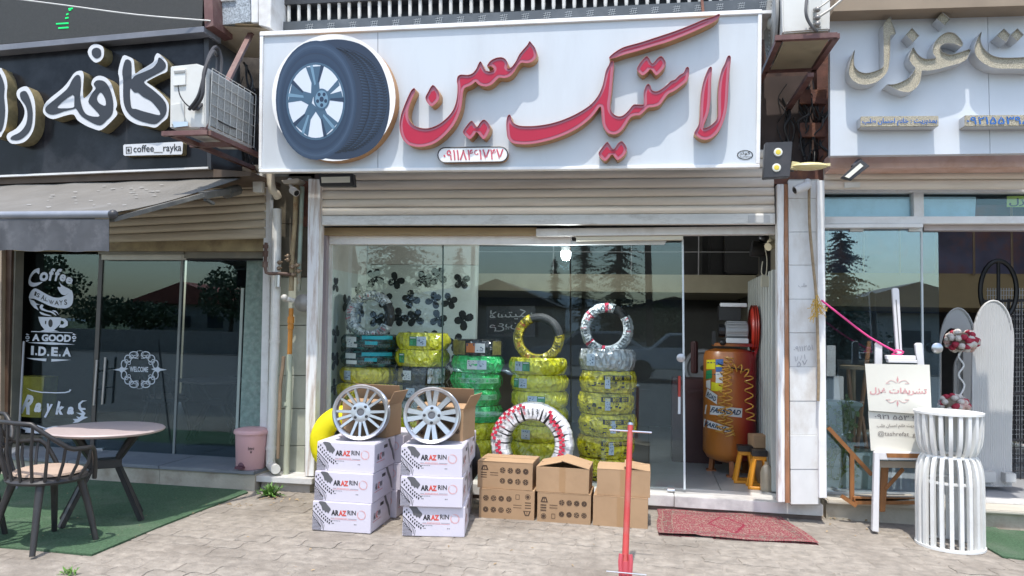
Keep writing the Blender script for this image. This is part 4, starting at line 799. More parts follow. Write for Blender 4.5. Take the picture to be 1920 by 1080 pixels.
fD(cd4([(172, 562), (405, 568), (390, 640), (350, 680), (330, 695), (385, 710), (180, 712), (235, 690), (200, 650), (180, 600)]), 0)
m.flat([P(x, y, YD) for x, y in cd4([(400, 575), (440, 580), (470, 610), (470, 650), (430, 672), (380, 668), (390, 650)])], 0, [[P(x, y, YD) for x, y in cd4([(400, 600), (425, 605), (435, 625), (420, 640), (395, 640)])]])
fD([(x, y) for x, y in ell(40+295/5.4, 490+627/5.4, 4.2, 7.5, 16)], 1, YD-.001); fD(cd4([(240, 600), (255, 605), (250, 640), (238, 630)]), 1, YD-.001)
fD(cd4([(100, 706), (520, 720), (520, 726), (100, 715)]), 0); fD(cd4([(55, 822), (300, 818), (545, 842), (300, 845)]), 0)
ptext(m, 'A GOOD', cd4([(112, 735), (505, 742), (500, 818), (108, 806)]), YD, bold=.05)
for ch, q in zip('IDEA', [[(100, 855), (128, 857), (124, 950), (96, 948)], [(175, 862), (255, 865), (250, 960), (168, 955)], [(305, 868), (372, 870), (368, 962), (300, 958)], [(435, 872), (490, 872), (503, 965), (415, 962)]]): ptext(m, ch, cd4(q), YD, bold=.05)
for x, y in ((150, 940), (272, 950), (388, 952)): fD(cd4([(x-9, y-10), (x+9, y-10), (x+9, y+10), (x-9, y+10)]), 0)
fD(cd4([(50, 978), (255, 985), (250, 1012), (130, 998)]), 0); fD(cd4([(305, 988), (505, 998), (400, 1008), (302, 1016)]), 0)
for cx in (62, 535):
    e = cd4(ell(cx, 772, 22, 18, 14)); fD(e, 0); fD(cd4(ell(cx, 772, 12, 7, 10)), 1, YD-.001)
    for a in (-1, 1): fD(cd4([(cx+20, 772+a*28), (cx-8, 772+a*44), (cx-18, 772+a*30), (cx+2, 772+a*24)]), 0)
part('decal', m, [DEC, DK], w1, label='white coffee cup decal reading Coffee is always a good I.D.E.A')
m = MB()
ptext(m, 'R', k6([(300, 395), (435, 420), (375, 660), (245, 640)]), YD, bold=.045, shear=.3)
for ch, q in zip('ayka', [[(445, 505), (530, 510), (520, 630), (425, 625)], [(575, 515), (670, 525), (640, 710), (555, 690)], [(715, 470), (815, 520), (810, 660), (700, 655)], [(855, 555), (935, 560), (940, 655), (845, 655)]]): ptext(m, ch, k6(q), YD, bold=.05, shear=.2)
fD(k6([(330, 320), (400, 345), (520, 368), (700, 375), (820, 372), (870, 360), (885, 335), (905, 345), (880, 372), (820, 385), (700, 388), (520, 382), (400, 358)]), 0)
fD(k6([(105, 455), (160, 460), (205, 500), (160, 540), (115, 545), (150, 525), (165, 495)]), 0, sm=3)
fD(k6([(1105, 480), (1040, 478), (990, 520), (990, 580), (1040, 640), (960, 630), (1030, 665), (1010, 690), (965, 680), (990, 710), (920, 715), (950, 740), (915, 765), (990, 755), (1050, 720), (1115, 690), (1060, 680), (1085, 640), (1040, 600), (1085, 595), (1080, 575), (1030, 570), (1020, 530), (1050, 495)]), 0)
fD(k6([(120, 660), (150, 610), (210, 605), (225, 615), (175, 630), (180, 660), (215, 640), (190, 680), (250, 745), (360, 780), (480, 790), (580, 825), (690, 802), (740, 800), (690, 815), (580, 842), (470, 805), (350, 800), (230, 770), (160, 720)]), 0)
fD(k6([(155, 750), (170, 765), (300, 815), (430, 832), (430, 840), (640, 850), (640, 908), (320, 885), (320, 850), (160, 805)]), 0)
part('decal', m, [DEC, DK], w1, label='white decal reading Rayka with curled leaf scrolls')
m = MB(); cw = A_((0, 540), 4.)
ptext(m, 'WELCOME', cw([(972, 588), (1112, 592), (1110, 632), (974, 628)]), YD, bold=.03)
for sx in (-1, 1):
    fD(cw([(1048+sx*85, 606-sx*-2), (1048+sx*120, 598), (1048+sx*140, 590), (1048+sx*152, 603), (1048+sx*205, 613), (1048+sx*152, 622), (1048+sx*140, 636), (1048+sx*120, 622)]), 0)
    for sy in (-1, 1):
        for (dx, dy, rx, ry, wd) in ((0, 122, 30, 24, 7), (44, 112, 36, 26, 7), (88, 82, 28, 30, 7), (118, 40, 24, 34, 7), (62, 96, 18, 16, 5), (100, 62, 14, 16, 5), (26, 96, 26, 14, 5), (80, 50, 14, 14, 4), (0, 92, 8, 18, 6)):
            c0 = (1048+sx*dx, 612+sy*dy); o = ell(c0[0], c0[1], rx, ry, 18); i_ = ell(c0[0], c0[1], rx-wd, ry-wd, 18)
            m.flat([P(x, y, YD-.0003*(rx % 5)) for x, y in cw(o)], 0, [[P(x, y, YD-.0003*(rx % 5)) for x, y in cw(i_)]])
part('decal', m, DEC, w2, label='white round scroll decal reading WELCOME')
# inside the cafe: table, chairs and frames on the wall
m = MB()
for x, z, w, h in ((-4.1, 1.9, .22, .3), (-4.6, 2.0, .2, .25), (-3.8, 1.6, .25, .3)): m.box((x, 10.83, z), (w, .02, h))
part('picture_frame', m, M('pale_frames', (.2, .2, .2), .5), CB)
# ------------------------------------------------------------------ awning
AW = thing('awning', 'sun faded grey fabric awning with hanging valance over the cafe front', 'awning', P(240, 330, 5.9))
FAB = M('faded_grey_canvas', (.145, .138, .126), .9, var=.15, scale=2, dirt=(.24, .24, .24), damt=.3, dscale=5, stretch=(1, .5, 1), bump=.3, bs=30)
A0, A1, B1, B0 = P(-60, 342, 5.93), P(471, 325, 5.93), P(216, 397, 4.3), P(-200, 401, 4.3)
m = MB(); n = 14; vs = []
for k in (0, 1):
    for j in range(9):
        for i in range(n+1):
            p = lerp(lerp(A0, A1, i/n), lerp(B0, B1, i/n), j/8); vs.append(p+V((0, 0, -.035*math.sin(math.pi*j/8)+.006*math.sin(i*2.1+j)-.004*k)))
f = [(j*(n+1)+i, j*(n+1)+i+1, (j+1)*(n+1)+i+1, (j+1)*(n+1)+i) for j in range(8) for i in range(n)]
N0 = 9*(n+1); m.add(vs, f+[tuple(q+N0 for q in t[::-1]) for t in f]); part('canopy', m, FAB, AW, True)
m = MB(); q_ = random.Random(6)
for k in range(34):
    u, v = q_.uniform(.45, .93), q_.uniform(.25, .9); p = lerp(lerp(A0, A1, u), lerp(B0, B1, u), v)+V((0, 0, -.035*math.sin(math.pi*v)+.005)); s_ = q_.uniform(.008, .028); U_ = (A1-A0).normalized()*s_; V_ = (B0-A0).normalized()*s_; p += U_.cross(V_).normalized()*(.006 if U_.cross(V_).z > 0 else -.006); m.add([p-U_-V_*.5, p+U_*.6-V_*.7, p+U_+V_*.4, p-U_*.3+V_*.6], [(0, 1, 2, 3)])
part('white_spots', m, M('chalky_white', (.30, .30, .295), .8), AW, kind='stuff')
m = MB(); m.tube([P(-200, 405, 4.3), P(207, 402, 4.3)], .026, 10); part('front_bar', m, M('blue_grey_bar', (.24, .26, .3), .4, .2, dirt=(.4, .4, .42)), AW, True)
m = MB(); m.ball(P(212, 402, 4.3), .032, 6); part('bar_cap', m, DARK, AW, True)
m = MB(); a, b = P(-200, 410, 4.29), P(205, 411, 4.29); vs = []; n = 44
for k in (0, 1):
    for j in range(6):
        for i in range(n+1):
            p = lerp(a, b, i/n); vs.append(p+V((0, .012*math.sin(i*.9)*j/5+.005*math.sin(i*2.3)*j/5-.003*k, -.215*j/5-.004*math.sin(i*.7)*j/5)))
f = [(j*(n+1)+i, (j+1)*(n+1)+i, (j+1)*(n+1)+i+1, j*(n+1)+i+1) for j in range(5) for i in range(n)]
m.add(vs, f+[tuple(q+6*(n+1) for q in t[::-1]) for t in f]); part('valance', m, M('grey_valance', (.075, .08, .09), .9, var=.3, scale=5, dirt=(.2, .2, .215), damt=.6, dscale=6), AW, True)
m = MB(); m.bar(P(210, 412, 4.32), P(380, 366, 5.0), .05, .03); m.bar(P(380, 366, 5.0), P(432, 358, 5.8), .06, .05); m.tube([P(425, 362, 5.7), P(445, 356, 5.9)], .05, 8); m.bar(P(385, 374, 5.1), P(400, 382, 5.2), .03, .02); part('folding_arm', m, M('grey_arm', (.09, .09, .085), .5, var=.2, dirt=(.4, .37, .3)), AW)
# ------------------------------------------------------------------ air conditioners
VALM = M('valve_metal', (.25, .24, .23), .4, .6); ACM = M('ac_white', (.66, .66, .63), .45, var=.04, dirt=(.42, .38, .32), damt=.4, dscale=3)
L_ = thing('air_conditioner', 'white outdoor air conditioner with wire back grille beside the cafe sign', 'air conditioner', P(380, 245, 5.1))
def prismd(m, px, Y0, Y1, mat=0, shift=None):
    a = [P(x, y, Y0) for x, y in px]; return m.prism(a, (0, Y1-Y0, 0), mat)
m = MB(); prismd(m, [(319, 124), (368, 119), (386, 125), (384, 240), (318, 240)], 5.0, 5.68); part('body', m, ACM, L_, bev=.008)
m = MB(); m.px([(324, 130), (347, 128), (347, 159), (324, 161)], 4.985, .014); part('valve_cover', m, M('ac_cover', (.7, .7, .67), .4), L_, bev=.003)
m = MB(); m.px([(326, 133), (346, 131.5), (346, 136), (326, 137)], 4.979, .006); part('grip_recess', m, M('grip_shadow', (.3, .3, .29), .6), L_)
m = MB(); m.px([(321, 196), (345, 192), (345, 232), (321, 234)], 4.988, .011); part('panel', m, M('ac_panel', (.58, .58, .55), .4), L_, bev=.003)
m = MB(); m.px([(323, 228), (352, 228), (352, 236), (326, 239)], 4.982, .008); part('label_plate', m, STEEL, L_)
x0 = P(386, 180, 5.0).x+.012; zt, zb = P(386, 128, 5.02).z, P(386, 238, 5.02).z
m = MB()
for i in range(8): y = 5.03+i*.0914; m.tube([(x0+.012, y, zt), (x0+.012, y, zb)], .003, 5)
for i in range(6): z = lerp(zt, zb, i/5); m.tube([(x0+.012, 5.03, z), (x0+.012, 5.67, z)], .003, 5)
part('wire_grille', m, M('grille_wire', (.55, .55, .52), .4), L_)
m = MB(); m.box((x0-.002, 5.35, (zt+zb)/2), (.012, .6, zt-zb-.04)); part('coil', m, M('coil_fins', (.34, .345, .33), .6, .1, var=.3, scale=60), L_)
PLB = thing('wall_bracket', 'brown steel bracket carrying the left air conditioner', 'bracket', P(400, 260, 5.4))
def frame_bracket(par, pts, strut):
    for a, b in pts: mm_ = MB(); mm_.bar(a, b, .04, .035); part('bar', mm_, PRIMER, par)
    for a, b in strut: mm_ = MB(); mm_.bar(a, b, .045, .03); part('strut', mm_, PRIMER, par)
zz = P(340, 243, 4.98).z-.03
q = [V((P(306, 245, 4.98).x, 4.98, zz)), V((P(384, 245, 4.98).x+.03, 4.98, zz)), V((P(384, 245, 4.98).x+.03, 6.3, zz)), V((P(306, 245, 4.98).x+.06, 6.3, zz))]
frame_bracket(PLB, [(q[0], q[1]), (q[1], q[2]), (q[0]+V((.06, 0, 0)), q[3]), (q[0]+V((0, .35, 0)), q[1]+V((0, .35, 0)))], [(P(478, 48, 5.95), P(380, 246, 5.0))])
m = MB()
for dx in (0, 7): m.tube([V(p) for p in spline([tuple(P(*t)) for t in ((355+dx, 205, 4.97), (372+dx, 180, 4.92), (383, 140-dx, 4.95), (392+dx, 105-dx, 5.1), (405, 88+dx*2, 5.25), (415-dx, 110, 5.3), (412-dx, 150, 5.25), (396, 185-dx, 5.1), (362+dx, 205, 4.96))], 6, False)], .013, 8)
single('hose', m, M('black_insulation', (.035, .035, .04), .6), 'black looped pipe insulation hanging on the left air conditioner', 'hose', smooth=True)
m = MB(); m.tube([V(p) for p in spline([tuple(P(*t)) for t in ((334, 160, 4.96), (338, 180, 4.95), (355, 200, 4.95), (390, 215, 5.1), (420, 232, 5.2), (450, 243, 5.5), (470, 232, 5.9))], 6, False)], .005, 6); single('power_cable', m, BLACK, 'thin black power cable drooping from the left air conditioner', 'cable', smooth=True)
R_ = thing('air_conditioner', 'white outdoor air conditioner with round fan grille above the right gap', 'air conditioner', P(1500, 80, 5.2))
m = MB(); prismd(m, [(1464, -60), (1558, -70), (1556, 56), (1468, 62)], 5.36, 6.0); part('body', m, ACM, R_, bev=.01)
xf = P(1464, 20, 5.36).x; zc = P(1440, 45, 5.7).z
m = MB()
for r_ in np.linspace(.04, .24, 9): m.tube([V((xf-.02, 5.69+r_*math.cos(a*math.pi/16), zc+r_*math.sin(a*math.pi/16))) for a in range(32)], .0035, 5, closed=True)
for a in range(12): m.tube([V((xf-.018, 5.69+.04*math.cos(a*.5236), zc+.04*math.sin(a*.5236))), V((xf-.018, 5.69+.24*math.cos(a*.5236), zc+.24*math.sin(a*.5236)))], .003, 5)
part('fan_grille', m, M('grille_grey', (.5, .5, .48), .45), R_, True)
m = MB(); m.lathe([(0, 0), (.26, 0), (.265, .02), (.25, .025), (.24, .01), (0, .012)], (xf-.001, 5.69, zc), 32, rot=Matrix.Rotation(R(-90), 3, 'Y')); part('fan_ring', m, M('fan_ring_grey', (.32, .32, .31), .5), R_, True)
m = MB(); m.ball((xf-.02, 5.69, zc), .045, 8, sq=(.5, 1, 1)); part('fan_hub', m, ACM, R_, True)
m = MB(); m.px([(1516, -6), (1541, -7), (1540, 50), (1517, 52)], 5.345, .014); part('valve_panel', m, M('ac_panel2', (.6, .6, .57), .4), R_, bev=.003)
for y in (18, 33, 45): m = MB(); m.tube([P(1528, y, 5.34), P(1532, y, 5.29)], .014, 8); m.ball(P(1533, y, 5.28), .02, 5); part('valve', m, VALM, R_, True)
PRB = thing('wall_bracket', 'brown steel bracket and board under the right air conditioner', 'bracket', P(1500, 100, 5.4))
zz = P(1520, 60, 5.33).z-.035; xa, xb = P(1478, 62, 5.33).x, P(1569, 58, 5.33).x
frame_bracket(PRB, [(V((xa-.09, 5.33, zz)), V((xb, 5.33, zz))), (V((xb, 5.33, zz)), V((xb-.02, 6.4, zz))), (V((xa-.06, 5.33, zz)), V((xa-.06, 6.4, zz))), (V((xa-.06, 5.98, zz)), V((xb, 5.98, zz)))], [(P(1520, 140, 5.6), P(1470, 215, 6.4))])
m = MB(); m.box(((xa+xb)/2-.03, 5.66, zz+.004), (xb-xa-.02, .62, .012)); part('board', m, M('dusty_board', (.3, .26, .18), .9, var=.3, dirt=(.15, .1, .06), damt=.6), PRB)
m = MB(); m.tube([V(p) for p in spline([tuple(P(*t)) for t in ((1515, -20, 5.27), (1511, 20, 5.25), (1516, 40, 5.27), (1528, 56, 5.3), (1532, 58, 5.4))], 5, False)], .011, 8); single('hose', m, M('grey_insulation', (.12, .12, .125), .6), 'dark insulated pipe at the front of the right air conditioner', 'hose', smooth=True)
m = MB(); m.tube([P(1533, 33, 5.28), P(1556, 18, 5.28), P(1580, -2, 5.3), P(1600, -20, 5.3)], .009, 7); m.tube([P(1530, 18, 5.28), P(1545, 8, 5.28), P(1575, -15, 5.3)], .006, 7); single('refrigerant_pipe', m, M('pale_pipe', (.42, .4, .36), .5), 'thin pale refrigerant pipes leading up from the right air conditioner', 'pipe', smooth=True)
# ------------------------------------------------------------------ lamps and cameras
def flood(px, Y, label, face, tilt=0, chips=None, name='floodlight'):
    r = thing(name, label, 'floodlight', P(*[sum(c)/len(px) for c in zip(*px)], Y))
    m = MB(); m.px(px, Y, .07); part('housing', m, DARK, r, bev=.004)
    if face: m = MB(); m.px(face, Y-.004, .008); part('lens', m, M('floodlight_lens', (.80, .80, .70), .25, var=.08), r)
    return r
f1 = flood([(597, 325), (661, 325), (663, 349), (600, 349)], 5.86, 'slim black floodlight under the left end of the tyre shop sign', [(602, 332), (656, 331), (656, 342), (603, 343)])
m = MB(); m.bar(P(612, 322, 5.8), P(612, 330, 5.9), .03, .01); part('yoke', m, DARK, f1)
f2 = flood([(1435, 267), (1486, 265), (1481, 331), (1431, 334)], 5.3, 'dark square floodlight with two round yellow chips right of the sign', None)
for x, y in ((1459, 285.5), (1456, 314.5)):
    m = MB(); m.lathe([(0, .006), (.026, .006), (.03, 0)], P(x, y, 5.298), 18, 0, rot=Matrix.Rotation(R(90), 3, 'X')); m.lathe([(0, .009), (.017, .008), (.018, .005)], P(x, y, 5.298), 14, 1, rot=Matrix.Rotation(R(90), 3, 'X')); part('led_chip', m, [M('led_ring', (.7, .7, .62), .3), M('led_yellow', (.7, .55, .06), .35)], f2, True)
m = MB(); m.bar(P(1475, 300, 5.38), P(1485, 320, 6.0), .03, .02); part('arm', m, DARK, f2)
f3 = thing('floodlight', 'tilted slim black floodlight under the right shop sign', 'floodlight', P(1603, 318, 5.6))
m = MB(); m.px([(1578, 332), (1614, 298), (1631, 311), (1598, 337)], 5.6, .05); part('housing', m, DARK, f3, bev=.003)
m = MB(); m.px([(1584, 331), (1613, 306), (1619, 311), (1592, 334)], 5.594, .008); part('lens', m, M('flood_lens', (.78, .77, .66), .3), f3)
m = MB(); m.bar(P(1600, 312, 5.64), P(1612, 300, 5.9), .03, .015); part('yoke', m, DARK, f3)
f4 = thing('street_lamp', 'cream yellow lamp head lying on the cable tangle above the white pillar', 'lamp', P(1518, 315, 5.7))
m = MB(); c = P(1517, 312, 5.6); m.ball(c, .13, 8, sq=(1, .5, .22)); m.bar(P(1483, 310, 5.6), P(1497, 312, 5.6), .05, .05); m.bar(P(1542, 310, 5.6), P(1556, 309, 5.6), .03, .02); part('lamp_head', m, M('cream_lamp', (.66, .58, .3), .4, var=.1, dirt=(.4, .33, .2)), f4, True)
def cctv(label, base, head, tip, Y, mat):
    r = thing('security_camera', label, 'security camera', P(*base, Y))
    m = MB(); a, b = P(*head, Y-.05), P(*tip, Y-.08); m.tube([a, lerp(a, b, .25), b], [.022, .034, .034], 12); part('body', m, mat, r, True)
    d = (b-a).normalized(); m = MB(); m.tube([b-d*.004, b+d*.003], .026, 12); m.tube([b+d*.001, b+d*.012], .012, 10); part('lens', m, BLACK, r, True)
    m = MB(); m.tube([P(*base, Y), P(base[0]+1, base[1]+8, Y-.02), lerp(a, b, .3)], .014, 8); m.ball(P(*base, Y), .03, 6); part('mount', m, mat, r, True)
CAMW = M('camera_white', (.6, .6, .6), .35)
cctv('small white security camera left of the roller shutter under the sign', (544, 340), (546, 355), (556, 362), 6.1, CAMW)
cctv('white bullet security camera at the top of the right white pillar', (1514, 342), (1519, 346), (1490, 357), 6.0, CAMW)
m = MB(); m.px([(527, 338), (558, 334), (562, 338), (556, 344), (532, 345)], 6.05, .12); single('junction_box', m, M('dusty_box', (.42, .38, .32), .6, dirt=(.25, .2, .15)), 'dusty beige junction box above the left security camera', 'box', bev=.003)
m = MB(); m.px([(473, 327), (492, 324), (490, 360), (474, 360)], 5.95, .06); single('switch_box', m, PVC, 'white plastic box at the right end of the awning', 'box', bev=.004)
m = MB(); m.tube([V(p) for p in spline([tuple(P(*t)) for t in ((30, -2, 5.3), (130, 11, 5.35), (260, 28, 5.45), (395, 39, 5.6))], 5, False)], .006, 6); single('wire', m, M('white_wire', (.6, .6, .58), .5), 'white wire sagging across the LED screen at top left', 'wire', smooth=True)
# ------------------------------------------------------------------ event shop
EB = thing('event_shop_building', 'white framed party supply shop with an open glass front at the right edge', 'shop', P(1740, 930, 6.4))
shutter(EB, (1545, 1545), (1990, 1990), [303, 321, 337.5, 355], [302, 319, 336, 354], 6.12, mat=SHUT)
m = MB(); m.px([(1557, 288), (1990, 281), (1990, 312), (1557, 316)], 5.9, .2); part('beam', m, M('rust_pink_beam', (.62, .43, .37), .7, var=.15, dirt=(.42, .2, .1), damt=.7, dscale=4), EB)
m = MB(); m.px([(1583, 342), (1613, 341), (1613, 351), (1583, 352)], 6.09, .01); part('maker_plate', m, M('pale_plate', (.6, .6, .57), .4), EB, bev=.002)
for pts in ([(1545, 356), (1990, 354), (1990, 360), (1545, 360)], [(1545, 406), (1990, 405), (1990, 419), (1545, 420)], [(1713, 359), (1732, 359), (1733, 406), (1714, 406)]):
    m = MB(); m.px(pts, 6.28+(.003 if len(pts) and pts[0][0] == 1713 else 0), .1); part('frame', m, ALU, EB, bev=.003)
m = MB(); m.px([(1546, 420.5), (1731, 419.5), (1731, 426), (1546, 427)], 6.26, .1); part('frame', m, WHITE, EB)
m = MB(); m.px([(1733, 420), (1990, 419), (1990, 432), (1733, 432)], 6.34, .08); part('frame', m, M('mauve_grey_frame', (.42, .37, .36), .5), EB)
tw = bpy.data.objects.new('transom_window', None); COL.objects.link(tw); tw.parent = EB; ORG[tw.name] = ORG[EB.name]
pane(tw, [(1545, 358), (1714, 358), (1714, 407), (1545, 407)], 6.34); pane(tw, [(1732, 358), (1990, 358), (1990, 407), (1732, 407)], 6.34)
BLF = M('pale_blue_film', (.42, .64, .80), .7, var=.06, dirt=(.2, .3, .36), damt=.3, dscale=9)
for pts in ([(1545, 370), (1710, 369), (1709, 408), (1545, 408)], [(1732, 369), (1830, 369), (1828, 408), (1732, 408)]):
    m = MB(); m.px(pts, 6.37, .004); part('blue_film', m, BLF, tw)
m = MB(); m.px([(1888, 368), (1990, 366), (1990, 388), (1888, 388)], 6.36, .004, 0); ptext(m, shp('نوازل'), [(1892, 372), (1950, 371), (1950, 386), (1892, 387)], 6.357, 1, bold=.02); part('notice', m, [M('lime_notice', (.35, .5, .12), .6), BLACK], tw)
sw = bpy.data.objects.new('sliding_door', None); COL.objects.link(sw); sw.parent = EB; ORG[sw.name] = ORG[EB.name]
pane(sw, [(1547, 427), (1728, 426), (1733, 922), (1549, 922)], 6.36, mat=GLASS_EV); pane(sw, [(1729, 428), (1759, 428), (1765, 925), (1733, 925)], 6.40, mat=GLASS_EV)
m = MB(); m.px([(1726.5, 426), (1730, 426), (1735, 922), (1731.5, 922)], 6.355, .02); part('edge_strip', m, M('pale_edge2', (.5, .54, .55), .3), sw)
m = MB(); m.lathe([(0, .016), (.03, .014), (.042, .006), (.043, 0), (0, 0)], P(1757, 653, 6.34), 20, rot=Matrix.Rotation(R(90), 3, 'X')); part('lock', m, STEEL, sw, True)
for x in (1594, 1704): m = MB(); m.rect(x, 427, x+25, 434, 6.345, .01); part('hanger_plate', m, M('white_clip', (.66, .7, .72), .4), sw)
CREAM = M('cream_marble', (.55, .51, .44), .5, var=.08, dirt=(.35, .28, .2), damt=.5, dscale=3)
for x0, x1 in ((1.40, 2.35), (2.354, 3.4), (3.404, 4.4)):
    m = MB(); m.box(((x0+x1)/2, 6.44, .135), (x1-x0, .36, .03)); part('step_slab', m, CREAM, EB, bev=.008)
    m = MB(); m.box(((x0+x1)/2, 6.45, .055), (x1-x0, .3, .125)); part('riser', m, TRAV, EB)
m = MB(); m.box((2.9, 6.55, .165), (3.0, .12, .03)); part('threshold', m, MARBLE, EB, bev=.004)
m = MB(); m.box((2.9, 8.6, .10), (3.1, 4.0, .12)); part('floor', m, M('event_floor', (.36, .37, .39), .3, var=.08), EB)
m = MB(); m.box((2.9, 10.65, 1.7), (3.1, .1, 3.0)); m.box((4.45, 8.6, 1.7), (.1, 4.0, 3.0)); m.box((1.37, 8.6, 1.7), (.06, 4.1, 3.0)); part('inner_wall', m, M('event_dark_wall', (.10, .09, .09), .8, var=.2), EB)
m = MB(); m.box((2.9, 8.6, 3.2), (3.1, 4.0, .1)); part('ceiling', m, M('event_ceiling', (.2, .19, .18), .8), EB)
m = MB(); m.box((2.95, 9.3, 1.94), (2.7, 1.6, .36)); part('mezzanine', m, M('ochre_board', (.36, .26, .13), .7, var=.08), EB)
m = MB(); m.box((2.95, 8.9, 2.52), (2.7, .05, .78)); part('backdrop_poster', m, M('purple_poster', (.17, .16, .25), .6, var=.8, scale=1.6, det=3, dirt=(.38, .16, .12), damt=.9, dscale=2.2), EB)
m = MB()
for i in range(7): m.tube([(1.9+i*.36, 8.45, 2.1), (1.9+i*.36, 8.45, 2.9)], .012, 6)
part('railing', m, M('brass_rail', (.42, .3, .2), .35, .5), EB, True)
m = MB(); m.px([(1575, -30), (2000, -36), (2000, 8), (1562, 21)], 5.54, .5); single('eave', m, M('tan_eave', (.28, .22, .16), .8, var=.1), 'tan soffit edge above the right shop sign', 'eave')

m = MB(); m.box((6.6, 6.6, 2.6), (4.2, .4, 5.2)); m.box((4.46, 6.44, 2.6), (.1, .5, 5.2)); single('neighbour_wall', m, M('grey_neighbour_render', (.4, .38, .34), .8, var=.12, dirt=(.25, .22, .18)), 'grey rendered wall of the next building right of the party shop', 'wall')
m = MB(); m.box((-9.6, 6.6, 2.6), (4.2, .4, 5.2)); single('neighbour_wall', m, M('beige_neighbour_render', (.42, .37, .3), .8, var=.12, dirt=(.25, .22, .18)), 'beige rendered wall of the next building left of the cafe', 'wall')
# ------------------------------------------------------------------ tyres
def crinkle(m):
    t = m.node_tree; N = t.nodes; L = t.links; bp = [n for n in N if n.type == 'BUMP'][0]; src = bp.inputs['Height'].links[0].from_socket; g_ = N.new('ShaderNodeNewGeometry'); mp = N.new('ShaderNodeMapping'); mp.inputs['Scale'].default_value = (1, 1, .6); L.new(g_.outputs['Position'], mp.inputs[0])
    nz = N.new('ShaderNodeTexNoise'); nz.inputs['Scale'].default_value = 12; L.new(mp.outputs[0], nz.inputs['Vector']); ad = N.new('ShaderNodeVectorMath'); ad.operation = 'MULTIPLY_ADD'; ad.inputs[1].default_value = (.07, .07, .07); L.new(nz.outputs['Color'], ad.inputs[0]); L.new(mp.outputs[0], ad.inputs[2])
    vo = N.new('ShaderNodeTexVoronoi'); vo.feature = 'F1'; vo.inputs['Scale'].default_value = 24; L.new(ad.outputs[0], vo.inputs['Vector']); mx = N.new('ShaderNodeMath'); mx.operation = 'MULTIPLY_ADD'; mx.inputs[1].default_value = 1.3; L.new(vo.outputs['Distance'], mx.inputs[0]); L.new(src, mx.inputs[2]); L.new(mx.outputs[0], bp.inputs['Height']); return m
def film(name, col, **k):
    a = dict(rough=.22, var=.25, scale=10, bump=2.6, bs=20, coat=.7, det=6); a.update(k); return crinkle(M(name, col, **a))
F_YEL = film('yellow_film', (.78, .64, .01)); F_LIME = film('lime_film', (.68, .64, .02)); F_GRN = film('green_film', (.03, .55, .14)); F_TEAL = film('teal_film', (.008, .025, .025), dirt=(.02, .35, .33), damt=.6, dscale=7, stretch=(1, 1, 5))
F_BLK = film('black_film', (.015, .015, .018), dirt=(.1, .09, .05), damt=.3, dscale=9); F_SIL = film('silver_film', (.52, .54, .55), metal=.3, dirt=(.1, .1, .1), damt=.6, dscale=10)
F_YB = film('yellow_printed_film', (.74, .64, .02), dirt=(.05, .05, .02), damt=.95, dscale=9, stretch=(1, 1, 2.2)); F_CLR = film('clear_film', (.25, .29, .28), dirt=(.06, .06, .06), damt=.7, dscale=8)
F_BRT = M('bright_yellow_cover', (.78, .68, .0), .55, var=.04, bump=.5, bs=12); RUB = M('tyre_rubber', (.018, .018, .019), .75, var=.25, bump=.3, bs=80)
ST_B = M('pale_blue_label', (.42, .50, .60), .45); ST_G = M('green_label', (.02, .20, .07), .45); ST_O = M('orange_label', (.62, .19, .05), .45); ST_W = M('white_label', (.62, .64, .64), .45); INK = M('label_ink', (.04, .07, .14), .5); YLAB = M('yellow_label', (.62, .58, .02), .45)
def tyre_prof(Ro, ri, w, sub=1):
    h = w/2; return [(ri, -h*.70), (ri+.012, -h*.92), (ri+(Ro-ri)*.40, -h*1.0), (Ro-(Ro-ri)*.32, -h*.95), (Ro-.022, -h*.80), (Ro-.007, -h*.52), (Ro, 0), (Ro-.007, h*.52), (Ro-.022, h*.80), (Ro-(Ro-ri)*.32, h*.95), (ri+(Ro-ri)*.40, h*1.0), (ri+.012, h*.92), (ri, h*.70)]
trng = random.Random(21)
def tyre_body(c, Ro, ri, w, rot=None, jit=.0055, n=40):
    m = MB(); m.lathe(tyre_prof(Ro, ri, w), (0, 0, 0), n, closed=True)
    k = 13; out = []
    for i, v in enumerate(m.v):
        a = i//k; s = 1+jit/Ro*(math.sin(a*1.7+i % k)+trng.uniform(-1, 1)); p = V((v[0]*s, v[1]*s, v[2]))
        out.append(tuple((rot@p if rot else p)+V(c)))
    m.v = out; return m
def cyl(c, Ro, a, z): return V((c[0]+Ro*math.cos(a), c[1]+Ro*math.sin(a), c[2]+z))
def patch(m, c, Ro, a0, a1, z0, z1, mat=0, n=5):
    vs = []; 
    for i in range(n+1):
        a = a0+(a1-a0)*i/n; vs += [cyl(c, Ro, a, z0), cyl(c, Ro, a, z1)]
    m.add(vs, [(2*i, 2*i+2, 2*i+3, 2*i+1) for i in range(n)], mat)
def ctext(m, s, c, Ro, a0, a1, z0, z1, mat=0, bold=.02):
    uv, fs, _ = text_geo(s, bold, 0., 2); m.add([cyl(c, Ro, a0+(a1-a0)*u, z0+(z1-z0)*v) for u, v in uv], fs, mat)
